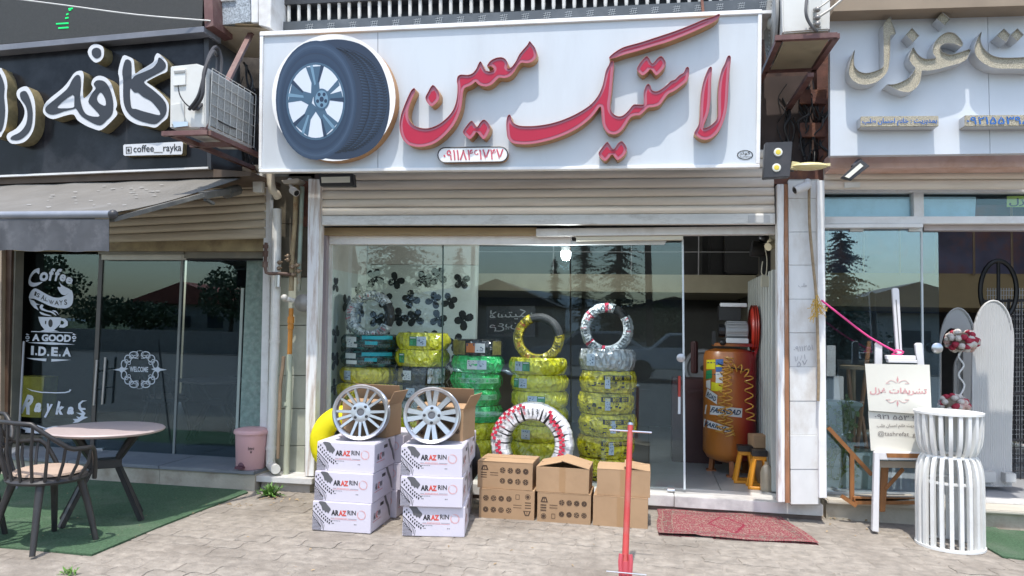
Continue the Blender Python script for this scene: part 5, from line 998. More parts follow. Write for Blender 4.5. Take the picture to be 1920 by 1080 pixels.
def sticker(par, c, Ro, ang, kinds, z=0., h=.075):
    """labels side by side on the tread; ang = image direction on the tyre, radians from the one facing the eye"""
    base = math.atan2(-c[1], -c[0])+ang; a = base
    for kd in kinds:
        wd = {'b': .085, 'g': .07, 'o': .08, 'w': .09, 'y': .12, 's': .045}[kd]/Ro
        m = MB(); patch(m, c, Ro+.006, a, a+wd, z-h/2, z+h/2, 0)
        if kd in 'bws':
            q = random.Random(int(c[0]*1000+c[2]*777))
            for k in range(9): u = a+wd*q.uniform(.08, .75); zz = z+h*q.uniform(-.42, .35); patch(m, c, Ro+.0075, u, u+wd*q.uniform(.06, .2), zz, zz+h*q.uniform(.04, .12), 1, 1)
        elif kd == 'g': patch(m, c, Ro+.0075, a+wd*.12, a+wd*.88, z+h*.3, z+h*.42, 2, 1); patch(m, c, Ro+.0075, a+wd*.12, a+wd*.5, z-h*.35, z+h*.12, 3, 1)
        elif kd == 'o': patch(m, c, Ro+.0075, a+wd*.05, a+wd*.95, z+h*.22, z+h*.46, 1, 1)
        elif kd == 'y': patch(m, c, Ro+.0075, a+wd*.1, a+wd*.9, z+h*.0, z+h*.15, 1, 1)
        mats = {'b': ST_B, 's': ST_B, 'w': ST_W, 'g': ST_G, 'o': ST_O, 'y': YLAB}[kd]
        part('label_sticker', m, [mats, INK, ST_W, M('green_ink', (.05, .35, .15), .5) if kd == 'g' else INK], par); a += wd+.004
ORD = ['top', 'second', 'third', 'fourth', 'fifth', 'sixth', 'seventh', 'bottom']
YT = 6.84
def stack(x0, x1, ytop, h, spec, stname):
    """spec: list from the top: (film, colour word, px shift, [(angle, kinds)], extra)"""
    n = len(spec); ztop = P((x0+x1)/2, ytop, YT-.28).z; h = (ztop-.122)/n
    xc = (P(x0, 760, YT).x+P(x1, 760, YT).x)/2; Ro = (P(x1, 760, YT).x-P(x0, 760, YT).x)/2*.985
    for k, (f, word, dx, labs, ex) in enumerate(spec):
        c = V((xc+dx*YT/FPX, YT+trng.uniform(-.02, .02), ztop-h*(k+.5)))
        od = 'bottom' if k == n-1 else ORD[k]
        t = thing('tyre', f'{word} tyre lying {od} in the {stname}', 'tyre', (c.x, c.y, c.z-h/2), group='tyres stacked behind the shop glass')
        part('wrapped_body', tyre_body(c, Ro*(1+trng.uniform(-.012, .012)), .185, h*1.0), f, t, 60)
        for a, kd in labs: sticker(t, c, Ro, a, kd, h=h*.55)
        if ex: ex(t, c, Ro, h)
    return xc, ztop
def foot(p): return p
def boto(t, c, Ro, h):
    b = math.atan2(-c.y, -c.x); m = MB(); patch(m, c, Ro+.005, b-.15, b+.85, h*.10, h*.32, 1, 10)
    for k in range(3): ctext(m, 'BOTO', c, Ro+.0065, b-.08+k*.32, b+.14+k*.32, h*.13, h*.29, 0)
    q = random.Random(int(c.z*999))
    for k in range(14): a = b+q.uniform(-.9, .7); z = h*q.uniform(-.36, .02); patch(m, c, Ro+.0055, a, a+q.uniform(.03, .12), z, z+q.uniform(.008, .018), 1, 2)
    part('film_print', m, [F_YEL, BLACK], t)
def greenprint(t, c, Ro, h):
    b = math.atan2(-c.y, -c.x); m = MB(); patch(m, c, Ro+.005, b-.75, b+.95, -h*.12, h*.2, 1, 14)
    for k in range(3): ctext(m, 'OVELO', c, Ro+.0065, b-.6+k*.55, b-.28+k*.55, -h*.06, h*.14, 0)
    part('film_print', m, [M('green_print_ink', (.03, .2, .09), .5), M('pale_green_band', (.2, .5, .28), .3)], t)
def tealprint(t, c, Ro, h):
    b = math.atan2(-c.y, -c.x); m = MB()
    ctext(m, 'CENTARA', c, Ro+.0055, b-.35, b+.1, -h*.28, -h*.08, 0, 0); ctext(m, 'CENTARA', c, Ro+.0055, b+.22, b+.67, -h*.28, -h*.08, 0, 0)
    patch(m, c, Ro+.0055, b-.95, b-.5, h*.04, h*.34, 1, 5); patch(m, c, Ro+.0055, b-.9, b-.46, -h*.30, -h*.08, 1, 5); patch(m, c, Ro+.0056, b-.2, b+.2, -.02, .012, 2, 5); patch(m, c, Ro+.0058, b-.3, b+.75, h*.2, h*.42, 2, 8)
    part('film_print', m, [M('grey_print', (.13, .15, .14), .5), ST_W, M('cyan_band', (.02, .34, .42), .25)], t)
def foil(t, c, Ro, h):
    b = math.atan2(-c.y, -c.x); m = MB(); patch(m, c, Ro+.005, b+.18, b+.9, -h*.45, h*.42, 0, 10); part('silver_film', m, F_SIL, t)
    m = MB(); patch(m, c, Ro+.005, b-1.0, b-.75, -h*.4, h*.4, 0, 4); part('gold_film', m, M('gold_film', (.3, .25, .12), .3, .5, var=.5, scale=30), t)
def orange(t, c, Ro, h): 
    b = math.atan2(-c.y, -c.x); m = MB(); patch(m, c, Ro+.005, b-1.2, b-.5, -h*.42, h*.42, 0, 6); patch(m, c, Ro+.005, b+.55, b+1.0, -h*.42, h*.42, 0, 6); part('gold_film', m, M('dull_gold_film', (.2, .17, .05), .3, .4, var=.6, scale=30), t)
N0 = None
Y_ = lambda dx, labs=(), w='yellow wrapped': (F_YEL, w, dx, labs, N0)
Lm = lambda dx, labs=(), w='lime wrapped': (F_LIME, w, dx, labs, N0)
s1 = stack(638, 744, 627, 0, [(F_TEAL, 'black and cyan wrapped', 3, [(-.9, 'w')], tealprint), (F_TEAL, 'black and teal wrapped', 3, [], tealprint), Y_(-1, [(-.95, 'b')], 'bright yellow wrapped'), Y_(-3, [(-.35, 'gb')]), Y_(-1), Y_(2), Lm(0), Lm(2)], 'leftmost stack behind the glass')
s2 = stack(741, 841, 624, 0, [Lm(0, [(-.5, 'gb')], 'yellow wrapped'), Lm(0, [(-.95, 'g')], 'yellow wrapped'), (F_BLK, 'black and silver foil wrapped', 0, [(-.75, 'w')], foil), (F_BLK, 'black and silver foil wrapped', 1, [(-.6, 'b')], foil), (F_CLR, 'clear wrapped grey', 0, [], N0), Lm(2), Lm(1), Lm(-1)], 'second stack behind the glass')
s3 = stack(844, 941, 637, 0, [(F_BLK, 'black and gold wrapped', 2, [(-.45, 'ow')], orange), (F_GRN, 'shiny green wrapped', 3, [(-.4, 'wb')], N0), (F_GRN, 'shiny green wrapped', 0, [], greenprint), (F_GRN, 'shiny green wrapped', -2, [(-.8, 'w')], greenprint), (F_GRN, 'dark green wrapped', 2, [], greenprint), Lm(2, [], 'yellow wrapped'), Lm(2, [(-.2, 's')], 'yellow wrapped'), Lm(2, [(-.2, 'g')], 'yellow wrapped')], 'third stack behind the glass')
s4 = stack(956, 1066, 672, 0, [Lm(-3, [(-.85, 'bg')], 'yellow wrapped'), Lm(0, [(-1.0, 'gb')], 'yellow wrapped'), Lm(1, [(-.4, 'bg')], 'lime wrapped'), Lm(1), Lm(0, [(-.6, 'b')]), Lm(2), Lm(0, [(-.3, 'gb')])], 'fourth stack behind the glass')
s5 = stack(1082, 1192, 655, 0, [(F_SIL, 'silver wrapped', 1, [(-.75, 'b')], N0), (F_YB, 'black lettered yellow', 3, [(-.1, 's')], boto), (F_YB, 'black lettered yellow', -1, [(-.02, 's')], boto), (F_YB, 'black lettered yellow', 3, [(.1, 's')], boto), (F_YB, 'black lettered yellow', 0, [(.1, 's')], boto), (F_YB, 'black lettered yellow', 1, [(-.2, 'ys')], boto)], 'right hand stack behind the glass')
RX = Matrix.Rotation(R(90), 3, 'X')
def standing(label, c, Ro, ri, w, segs, films, body=RUB, yaw=0., marks=None, n=44, tilt=0, dens=8, zig=()):
    """tyre on its edge facing the street, wound with strips of film over the given angle ranges (degrees, seen from the front, 0 = right, 90 = up)"""
    rot = Matrix.Rotation(yaw, 3, 'Z')@Matrix.Rotation(tilt, 3, 'X')@RX
    t = thing('tyre', label, 'tyre', (c[0], c[1], c[2]-Ro)); part('tyre_body', tyre_body(c, Ro, ri, w, rot, .0008), body, t, 60)
    q = random.Random(int(c[0]*100)+5); m = MB()
    for a0, a1 in segs:
        k = max(1, int((a1-a0)/dens))
        for i in range(k):
            b0, b1 = R(a0+(a1-a0)*i/k), R(a0+(a1-a0)*(i+1.15)/k); pr = tyre_prof(Ro+.004+q.uniform(0, .006), ri-.003, w+.01+q.uniform(0, .008))
            o = len(m.v); m.lathe(pr, (0, 0, 0), 2, q.choice(range(len(films))) if len(films) > 1 else 0, closed=True, a0=b0, a1=b1)
            sk = q.uniform(-.06, .06)
            for j in range(o, len(m.v)):
                v = V(m.v[j]); rr_ = math.hypot(v.x, v.y); a = math.atan2(v.y, v.x)+sk*(rr_-Ro)/.1; v = V((rr_*math.cos(a), rr_*math.sin(a), v.z))
                m.v[j] = tuple(rot@v+V(c))
    part('wound_film', m, films, t, 30)
    if marks:
        m = MB(); rr_ = (Ro+ri)/2
        for a0, a1 in segs:
            k = int((a1-a0)/8)
            for i in range(k):
                a = R(a0+(a1-a0)*(i+.4)/k); L_ = (Ro-ri)*q.uniform(.35, .7)*(.6 if zig else 1); rc = rr_+q.uniform(-.01, .01)
                d = V((math.cos(a+.2), math.sin(a+.2), 0)); p = V((math.cos(a)*rc, math.sin(a)*rc, w/2+.012)); s_ = V((-d.y, d.x, 0))*.014
                ps = [p-d*L_/2-s_*.6, p+d*L_/2-s_*.6, p+d*L_/2+s_*.6, p-d*L_/2+s_*.6]; ps = [rot@x+V(c) for x in ps]
                put_text(m, q.choice(marks), ps[3], ps[2], ps[1], ps[0], 0 if q.random() < .75 else 1, bold=.02, res=1)
        part('film_print', m, [BLACK, M('red_print', (.5, .03, .06), .5)], t)
    if zig:
        m = MB()
        for a0, a1, rz_ in zig:
            n_ = int((a1-a0)/4.2)
            for i in range(n_):
                a = R(a0+(a1-a0)*(i+.5)/n_); r0 = rz_+(.012 if i % 2 else -.008); ca, sa = math.cos(a), math.sin(a); e = .013
                ps = [V((ca*(r0-e)-sa*(-e), sa*(r0-e)+ca*(-e), w/2+.0125)), V((ca*(r0+e)+sa*e, sa*(r0+e)-ca*e, w/2+.0125)), V((ca*(r0+e)-sa*e, sa*(r0+e)+ca*e, w/2+.0125)), V((ca*(r0-e)-sa*e, sa*(r0-e)+ca*e, w/2+.0125))]; m.add([rot@x+V(c) for x in ps], [(0, 1, 2, 3)])
        part('red_squares', m, RS, t, kind='stuff')
    return t
def pc(x, y, Y): return P(x, y, Y)
WR = film('white_strip', (.66, .66, .68), bs=30, bump=.8); RS = film('crimson_strip', (.55, .03, .07), bump=.5)
PAP = film('silver_paper', (.50, .54, .56), bs=40, scale=14, dirt=(.25, .33, .38), damt=.6); YPF = film('yellow_strip', (.55, .45, .03), dirt=(.1, .08, .02), damt=.7, dscale=12)
standing('tyre wound in silver paper standing on the leftmost stack', pc(695, 591, 6.84), .236, .152, .17, [(32, 332)], [PAP], yaw=.12, marks=['WA', 'NIL', 'AV'])
standing('tyre wound in yellow lettered strip standing on the fourth stack', pc(1010, 634, 6.84), .232, .152, .17, [(112, 368)], [YPF], yaw=.05, marks=['JOYROAD', 'TRBM', 'MACO', 'BOTO'])
standing('tyre wound in silver and red strip standing on the right hand stack', pc(1138, 617, 6.84), .236, .155, .17, [(70, 392)], [PAP, PAP, PAP, film('red_strip', (.5, .04, .08))], marks=['W', 'WA', 'BIL'])
standing('large tyre wound in white and red lettered strip standing on the sill behind the cartons', pc(998, 832, 6.20), .345, .20, .20, [(-100, 260)], [WR], marks=['W', 'WINRUN', 'BEARWAY', 'W'], tilt=-.1, dens=4.5, zig=[(-30, 55, .262), (52, 62, .30), (100, 175, .315), (176, 205, .27)])
standing('tyre in a bright yellow cover standing beside the white post behind the left rim', pc(648, 826, 6.02), .30, .12, .2, [], [F_BRT], body=F_BRT, yaw=.2)
standing('bare black tyre standing behind the right stack of white boxes', pc(852, 860, 5.98), .24, .15, .19, [], [RUB], yaw=-.5)
# ------------------------------------------------------------------ white printed boxes
BOX = M('white_lilac_carton', (.62, .59, .67), .5, var=.03, dirt=(.5, .47, .5), damt=.25); BP = [M('box_black', (.03, .03, .035), .5), M('box_red', (.62, .09, .07), .5), M('box_grey', (.11, .11, .12), .5), M('box_pink', (.75, .32, .3), .5)]
BW, BD, BH = .43, .43, .205
def box_print():
    m = MB(); Pt = lambda u, v: V((u*BW, -.0012, v*BH))
    f = lambda pts, mat: m.flat([Pt(*p) for p in pts], mat)
    put_text(m, 'AR', Pt(.325, .73), Pt(.455, .73), Pt(.455, .545), Pt(.325, .545), 0, bold=.05); put_text(m, 'AZ', Pt(.452, .73), Pt(.585, .73), Pt(.585, .545), Pt(.452, .545), 1, bold=.05)
    put_text(m, 'RIN', Pt(.600, .745), Pt(.745, .745), Pt(.745, .59), Pt(.605, .59), 0, bold=.02)
    f([(.32, .455), (.38, .455), (.38, .463), (.32, .463)], 0); f([(.62, .455), (.76, .455), (.76, .463), (.62, .463)], 0); f([(.32, .42), (.76, .42), (.76, .428), (.32, .428)], 1)
    for k in range(9): f([(.395+k*.024, .45), (.41+k*.024, .45), (.41+k*.024, .475), (.395+k*.024, .475)], 3)
    for k in range(6): f([(.32+k*.028, .365), (.34+k*.028, .365), (.34+k*.028, .38), (.32+k*.028, .38)], 2)
    for u in (.34, .36, .72, .745): f([(u, .265), (u+.014, .265), (u+.014, .295), (u, .295)], 2)
    for a0, a1, r in ((-55, 120, 1), (135, 320, 1), (-40, 90, .86), (150, 300, .86)):
        o = [(.84+.074*r*math.cos(R(a0+(a1-a0)*i/18)), .61+.155*r*math.sin(R(a0+(a1-a0)*i/18))) for i in range(19)]; i_ = [(.84+(u-.84)*.93, .61+(v-.61)*.93) for u, v in o]; f(o+i_[::-1], 3)
    f(spline([(.10, .985), (.215, .985), (.25, .90), (.315, .75), (.29, .66), (.275, .60), (.245, .66), (.225, .62), (.20, .70), (.175, .69), (.15, .84)], 3), 2)
    # tread blocks running down the left side
    for k in range(9):
        t = k/8; u = .02+.27*t; v = .86-.52*t-.06*math.sin(t*3); f([(u, v), (u+.02, v-.02), (u+.012, v-.09), (u-.008, v-.07)], 0); u2 = u+.035; v2 = v+.05
        f([(u2, v2), (u2+.02, v2-.02), (u2+.014, v2-.07), (u2-.006, v2-.05)], 0)
    for k in range(10):
        t = k/9; u = .005+.20*t; v = .62-.40*t; f([(u, v), (u+.008, v), (u+.008-.012, max(v-.19, .02)), (u-.012 if u > .012 else 0, max(v-.19, .02))], 0)
    f([(.0, .66), (.2, .26), (.21, .28), (.0, .70)], 0); f([(.0, .50), (.15, .14), (.158, .16), (.0, .53)], 0)
    for j in range(9):
        for i in range(9):
            u, v = .008+i*.017, .03+j*.045
            if v < .42-u*1.9: f([(u, v), (u+.011, v), (u+.011, v+.03), (u, v+.03)], 0)
    return m
def side_print():
    m = MB(); Pt = lambda u, v: V((BW+.0012, u*BD, v*BH))
    put_text(m, 'AR', Pt(.12, .62), Pt(.22, .62), Pt(.22, .4), Pt(.12, .4), 0, bold=.03); put_text(m, 'AZ', Pt(.23, .62), Pt(.33, .62), Pt(.33, .4), Pt(.23, .4), 1, bold=.03); put_text(m, 'RIN', Pt(.35, .62), Pt(.46, .62), Pt(.46, .45), Pt(.35, .45), 0, bold=.02)
    m.add([Pt(.1, .33), Pt(.48, .33), Pt(.48, .345), Pt(.1, .345)], [(0, 1, 2, 3)], 1)
    pts = [(.62, .99), (.72, .99), (.78, .80), (.9, .55), (.96, .30), (.98, .1), (.9, .2), (.82, .5), (.7, .75)]; m.add([Pt(*p) for p in pts], [(0, 1, 2, 8), (2, 3, 7, 8), (3, 4, 6, 7), (4, 5, 6)], 2)
    return m
def make_box():
    t = thing('rim_box', 'x', 'box', (0, 0, 0), group='white printed rim boxes')
    m = MB(); m.box((BW/2, BD/2, BH/2), (BW, BD, BH-.004)); part('carton', m, BOX, t, bev=.003, local=True)
    m = MB(); m.prism([V((.004, .004, BH-.0015)), V((BW-.004, .004, BH-.0015)), V((BW-.004, BD/2-.002, BH-.0005)), V((.004, BD/2-.002, BH-.0005))], (0, 0, .003)); part('flap', m, BOX, t, local=True)
    m = MB(); m.prism([V((.004, BD/2+.002, BH-.0005)), V((BW-.004, BD/2+.002, BH-.0005)), V((BW-.004, BD-.004, BH-.0015)), V((.004, BD-.004, BH-.0015))], (0, 0, .0035)); part('flap', m, BOX, t, local=True)
    part('front_print', box_print(), BP, t, local=True); part('side_print', side_print(), BP, t, local=True)
    m = MB(); m.prism([V((BW+.0005, .19, BH*.73)), V((BW+.0005, .26, BH*.73)), V((BW+.0005, .26, BH*.84)), V((BW+.0005, .19, BH*.84))], (.001, 0, 0)); part('hand_hole', m, BLACK, t, local=True)
    return t
bx = make_box(); first = True
YB0 = 4.95
specs = [(584.5, 1001, 0, 'bottom box of the left front stack of white boxes', YB0, .02), (588.5, 946, 1, 'middle box of the left front stack of white boxes', YB0+.01, .01), (593, 889, 2, 'top box of the left front stack, under the many spoked rim', YB0+.03, .0),
         (754, 1007, 0, 'bottom box of the right front stack of white boxes', YB0+.02, .17), (750, 952, 1, 'middle box of the right front stack of white boxes', YB0, .15), (750.5, 892, 2, 'top box of the right front stack, under the eight spoked rim', YB0+.02, .12)]
done = []
for (x, y, k, lab, Y, rz) in specs:
    p = P(x, y, Y); p.z = BH*k+.001
    if first: bx.location = p; bx.rotation_euler.z = rz; bx['label'] = lab; first = False; o = bx
    else: o = dup(bx, p, rz, lab)
    ORG[o.name] = V(p); done.append((p, rz))
for (i, k, lab, dx) in ((0, 0, 'bottom box of the stack behind the left front white boxes', .03), (1, 1, 'middle box of the stack behind the left front white boxes', .045), (2, 2, 'top box of the stack behind the left front white boxes', .06), (3, 0, 'bottom box of the stack behind the right front white boxes', -.09), (4, 1, 'middle box of the stack behind the right front white boxes', -.08), (5, 2, 'top box of the stack behind the right front white boxes', -.06)):
    p = done[i][0]+V((dx, BD+.03, 0)); dup(bx, p, [.0, .01, -.02, .15, .14, .12][i], lab)
# ------------------------------------------------------------------ alloy rims
RIMM = M('silver_alloy', (.55, .56, .58), .3, .85, var=.05, dirt=(.5, .5, .5), damt=.3); RIMD = M('rim_shadow_metal', (.30, .31, .33), .4, .85, var=.1)
def rim(label, c, Rr, spokes, yaw, tilt, lugs, group='alloy rims shown on the white boxes'):
    t = thing('alloy_rim', label, 'alloy rim', (c[0], c[1], c[2]-Rr), group=group)
    rot = Matrix.Rotation(yaw, 3, 'Z')@Matrix.Rotation(tilt, 3, 'X')@RX; F = lambda p: rot@V(p)+V(c)
    m = MB(); m.lathe([(Rr*.845, .033), (Rr*.885, .050), (Rr*.965, .058), (Rr, .052), (Rr, .040), (Rr*.93, .030), (Rr*.90, -.02), (Rr*.92, -.09), (Rr, -.10), (Rr, -.115), (Rr*.90, -.115), (Rr*.87, -.08), (Rr*.85, -.01)], c, 56, rot=rot, closed=True); part('barrel', m, RIMM, t, 50)
    m = MB(); m.lathe([(.0, .022), (.024, .022), (.026, .034), (.034, .036), (.07, .030), (.074, .022), (.074, -.01), (0, -.01)], c, 32, rot=rot); part('hub', m, RIMM, t, 40)
    m = MB(); m.lathe([(0, .030), (.024, .030)], c, 18, rot=rot); part('centre_cap', m, M('cap_dark', (.16, .16, .17), .4, .5), t)
    for a, wd0, wd1, rr0 in spokes:
        a = R(a); d = V((math.cos(a), math.sin(a), 0)); s_ = V((-d.y, d.x, 0)); r0, r1 = rr0, Rr*.885; m = MB()
        vs = []
        for r_, w_, zt, zb in ((r0, wd0, .030, .004), ((r0+r1)/2, (wd0+wd1)/2, .034, .006), (r1, wd1, .040, .012)):
            vs += [F(d*r_-s_*w_/2+V((0, 0, zb))), F(d*r_-s_*w_*.38+V((0, 0, zt))), F(d*r_+s_*w_*.38+V((0, 0, zt))), F(d*r_+s_*w_/2+V((0, 0, zb)))]
        m.add(vs, [(4*k+j, 4*k+(j+1) % 4, 4*k+4+(j+1) % 4, 4*k+4+j) for k in range(2) for j in range(4)]+[(3, 2, 1, 0), (8, 9, 10, 11)]); part('spoke', m, RIMM, t)
    for a in lugs: m = MB(); a = R(a); m.lathe([(0, .0335), (.0085, .0335), (.012, .031), (.0125, .026)], F((.05*math.cos(a), .05*math.sin(a), .002)), 12, rot=rot); part('lug_hole', m, M('lug_dark', (.06, .06, .065), .4, .6), t, True)
    m = MB(); p = F((0, -Rr*.90, .045)); m.ball(p, .006, 5); part('valve_stem', m, BLACK, t, True)
c1_ = P(677, 782, 5.12); c1_.z = .617+.2; c2_ = P(810, 782, 5.12); c2_.z = .617+.2
rim('silver alloy rim with fifteen thin spokes on the left white boxes', c1_, .2, [(6+i*24+(-4, 4, 0)[i % 3], .026, .021, .068) for i in range(15)], .25, -.12, (50, 145, 225, 325))
sp = []
for a in (0, 90, 180, 270): sp += [(a-10.5, .036, .046, .066), (a+10.5, .036, .046, .066)]
sp += [(a, .042, .050, .066) for a in (45, 135, 225, 315)]
rim('silver alloy rim with paired and diagonal broad spokes on the right white boxes', c2_, .2, sp, .2, -.12, (0, 90, 180, 270))
# ------------------------------------------------------------------ brown cartons
CARD = M('brown_cardboard', (.38, .245, .14), .8, var=.07, scale=3, dirt=(.28, .17, .09), damt=.3, dscale=5, rnd=.05, bump=.15, bs=20); CINK = M('carton_ink', (.07, .04, .025), .7); TAPE = M('parcel_tape', (.36, .22, .115), .3, var=.05)
def carton(label, p, w, d, h, rz=0., pr=None, flaps='shut', tape=True, dent=0):
    t = thing('cardboard_box', label, 'cardboard box', p, rz, 'brown cardboard boxes'); m = MB()
    e = .004
    for (cx, cy, sx, sy) in ((w/2, e/2, w, e), (w/2, d-e/2, w, e), (e/2, d/2, e, d-2*e-.001), (w-e/2, d/2, e, d-2*e-.001)): m.box((cx, cy, h/2), (sx, sy, h))
    m.box((w/2, d/2, .003), (w-.01, d-.01, .004)); m.v = [(x+trng.uniform(-.0025, .0025), y+trng.uniform(-.0025, .0025), z+(trng.uniform(-.004, .001) if z > .1 else 0)) for x, y, z in m.v]; part('side_wall', m, CARD, t, local=True)
    def flap(hinge0, hinge1, out, label_=None):
        m = MB(); a, b = V(hinge0), V(hinge1); o = V(out); n = (b-a).cross(o).normalized()*.004; m.prism([a, b, b+o, a+o], n); part('flap', m, CARD, t, local=True)
    if flaps == 'shut': flap((0, 0, h), (w, 0, h), (0, d*.495, .002)); flap((w, d, h), (0, d, h), (0, -d*.495, .004))
    elif flaps == 'tent': flap((0, 0, h), (0, d, h), (w*.48, 0, .045)); flap((w, d, h), (w, 0, h), (-w*.52, -.01, .055)); flap((0.01, d-.01, h-.002), (w-.01, d-.01, h-.002), (0, -d*.4, .01))
    elif flaps == 'half': flap((0, 0, h), (w, 0, h), (0, d*.45, .018)); flap((w, d, h), (w, 0, h), (-w*.49, 0, .03)); flap((w, d, h+.001), (0, d, h+.001), (0, -d*.5, .005))
    elif flaps == 'open': flap((0, d, h), (w, d, h), (0, -.05, .13)); flap((w, 0, h), (w, d, h), (.05, 0, .10)); flap((0, 0, h), (w, 0, h), (0, d*.6, .02))
    if tape: m = MB(); m.prism([V((w*.44, -.0006, 0)), V((w*.56, -.0006, 0)), V((w*.56, -.0006, h)), V((w*.44, -.0006, h))], (0, -.0006, 0)); part('tape', m, TAPE, t, local=True)
    if pr:
        m = MB(); flip = pr == 'down'
        T_ = (lambda u, v: V(((1-u)*w, -.001, (1-v)*h))) if flip else (lambda u, v: V((u*w, -.001, v*h)))
        asp = w/h
        for j, v in enumerate((.70, .30)):
            for i in range(4):
                u = .46+i*.14; o = [(u+.05*math.cos(a*.2618), v+.05*asp*math.sin(a*.2618)) for a in range(24)]; hl = [(u+(x-u)*.84, v+(y-v)*.84) for x, y in o]
                m.flat([T_(*q) for q in o], 0, [[T_(*q) for q in hl]])
                ns = (5, 6, 7, 8)[(i+j*2) % 4]
                for k in range(ns):
                    a = 2*math.pi*k/ns; dx, dy = math.cos(a), math.sin(a); m.flat([T_(u+.008*dy+.01*dx, v+asp*(-.008*dx+.01*dy)), T_(u+.012*dy+.044*dx, v+asp*(-.012*dx+.044*dy)), T_(u-.012*dy+.044*dx, v+asp*(.012*dx+.044*dy)), T_(u-.008*dy+.01*dx, v+asp*(.008*dx+.01*dy))])
        for v in (.9, ): pass
        tr = [(.06, .68), (.20, .68), (.165, .86), (.095, .86)]; m.flat([T_(*q) for q in tr], 0, [[T_(*q) for q in [(.09, .71), (.17, .71), (.15, .82), (.11, .82)]]]); m.flat([T_(*q) for q in [(.125, .70), (.135, .70), (.135, .83), (.125, .83)]])
        for k in range(3): m.flat([T_(*q) for q in [(.06, .60-k*.09), (.17, .60-k*.09), (.17, .565-k*.09), (.06, .565-k*.09)]])
        for k in range(2): m.flat([T_(*q) for q in [(.23, .60-k*.09), (.38, .60-k*.09), (.38, .58-k*.09), (.23, .58-k*.09)]])
        o = [(.12+.05*math.cos(a*.3), .20+.05*asp*math.sin(a*.3)) for a in range(21)]; m.flat([T_(*q) for q in o], 0, [[T_(.12+(x-.12)*.82, .20+(y-.20)*.82) for x, y in o]]); m.flat([T_(.12+(x-.12)*.6, .20+(y-.20)*.6) for x, y in o])
        m.flat([T_(*q) for q in [(.27, .13), (.34, .13), (.34, .30), (.27, .30)]], 0, [[T_(*q) for q in [(.278, .145), (.332, .145), (.332, .285), (.278, .285)]]])
        part('wheel_print', m, CINK, t, local=True, kind='stuff')
    return t
def cpos(x, y, Y, z): p = P(x, y, Y); p.z = z; return p
CW_ = lambda x0, x1, y, Y: P(x1, y, Y).x-P(x0, y, Y).x
h1 = .215
carton('lower left printed carton, its wheel prints upside down, in the row of cartons', cpos(898, 970, 5.60, .001), CW_(898, 1001, 970, 5.6), .33, h1, .03, 'down', 'shut', False)
carton('upper left carton with black wheel prints right way up', cpos(895, 912, 5.62, h1+.008), CW_(894, 997, 900, 5.62), .33, .20, -.02, 'up', 'shut', False)
carton('lower middle carton with black wheel prints right way up', cpos(1007, 977, 5.60, .001), CW_(1007, 1107, 977, 5.6), .33, h1, .0, 'up', 'shut', False)
carton('upper middle plain carton with its top flaps tented open', cpos(1005, 922, 5.61, h1+.008), CW_(1004, 1103, 922, 5.6), .33, .185, -.015, None, 'tent')
carton('lower right plain carton with a torn tape seam', cpos(1112, 984, 5.60, .001), CW_(1112, 1214, 984, 5.6), .31, h1, -.01, None, 'shut')
carton('upper right crumpled plain carton with one raised flap', cpos(1119, 932, 5.61, h1+.008), CW_(1119, 1219, 932, 5.6), .30, .19, .01, None, 'half')
carton('open carton behind the many spoked rim', cpos(640, 825, 5.29, .621), .37, .25, .24, -.1, 'up', 'open', False)
carton('open carton behind the broad spoked rim', cpos(780, 825, 5.29, .621), .36, .3, .23, -.06, 'up', 'open', False)
# ------------------------------------------------------------------ air compressor
cc = P(1368, 760, 7.35); CR = .245; zb, zt = .27, P(1368, 655, 7.1).z
cp = thing('air_compressor', 'upright orange air compressor with red pulley guard and coiled yellow hoses', 'air compressor', (cc.x, cc.y, .12))
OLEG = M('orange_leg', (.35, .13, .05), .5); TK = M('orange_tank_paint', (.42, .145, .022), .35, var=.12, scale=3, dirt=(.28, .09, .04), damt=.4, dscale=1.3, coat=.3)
def _red_mix(m):
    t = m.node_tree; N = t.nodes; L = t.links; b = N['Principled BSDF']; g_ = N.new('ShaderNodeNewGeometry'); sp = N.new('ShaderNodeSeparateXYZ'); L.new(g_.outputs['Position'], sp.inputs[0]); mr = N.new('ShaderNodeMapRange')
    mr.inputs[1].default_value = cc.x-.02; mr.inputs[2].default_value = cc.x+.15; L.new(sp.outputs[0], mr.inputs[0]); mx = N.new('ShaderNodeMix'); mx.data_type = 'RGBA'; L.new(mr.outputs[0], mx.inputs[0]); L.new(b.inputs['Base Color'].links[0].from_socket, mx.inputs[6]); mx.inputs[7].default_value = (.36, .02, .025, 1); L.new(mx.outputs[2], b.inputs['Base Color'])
_red_mix(TK)   # mixes the tank colour from orange to crimson along x
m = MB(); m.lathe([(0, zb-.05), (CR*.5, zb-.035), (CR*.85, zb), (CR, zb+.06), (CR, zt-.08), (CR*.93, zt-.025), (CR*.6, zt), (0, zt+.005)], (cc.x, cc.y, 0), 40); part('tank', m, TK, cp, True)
for a in (30, 150, 270): m = MB(); q = V((cc.x+CR*.75*math.cos(R(a)), cc.y+CR*.75*math.sin(R(a)), 0)); m.bar(q+V((0, 0, .13)), q+V((-.02*math.cos(R(a)), -.02*math.sin(R(a)), zb+.05)), .04, .04); m.box(q+V((0, 0, .127)), (.09, .09, .012)); part('leg', m, OLEG, cp)
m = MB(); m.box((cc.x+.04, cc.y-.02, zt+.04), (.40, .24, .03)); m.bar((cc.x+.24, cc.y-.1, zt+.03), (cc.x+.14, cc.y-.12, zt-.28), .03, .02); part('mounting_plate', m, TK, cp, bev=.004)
m = MB(); a = V((cc.x+.05, cc.y-.06, zt+.17)); m.tube([a+V((-.10, 0, 0)), a+V((.10, 0, 0))], .085, 16)
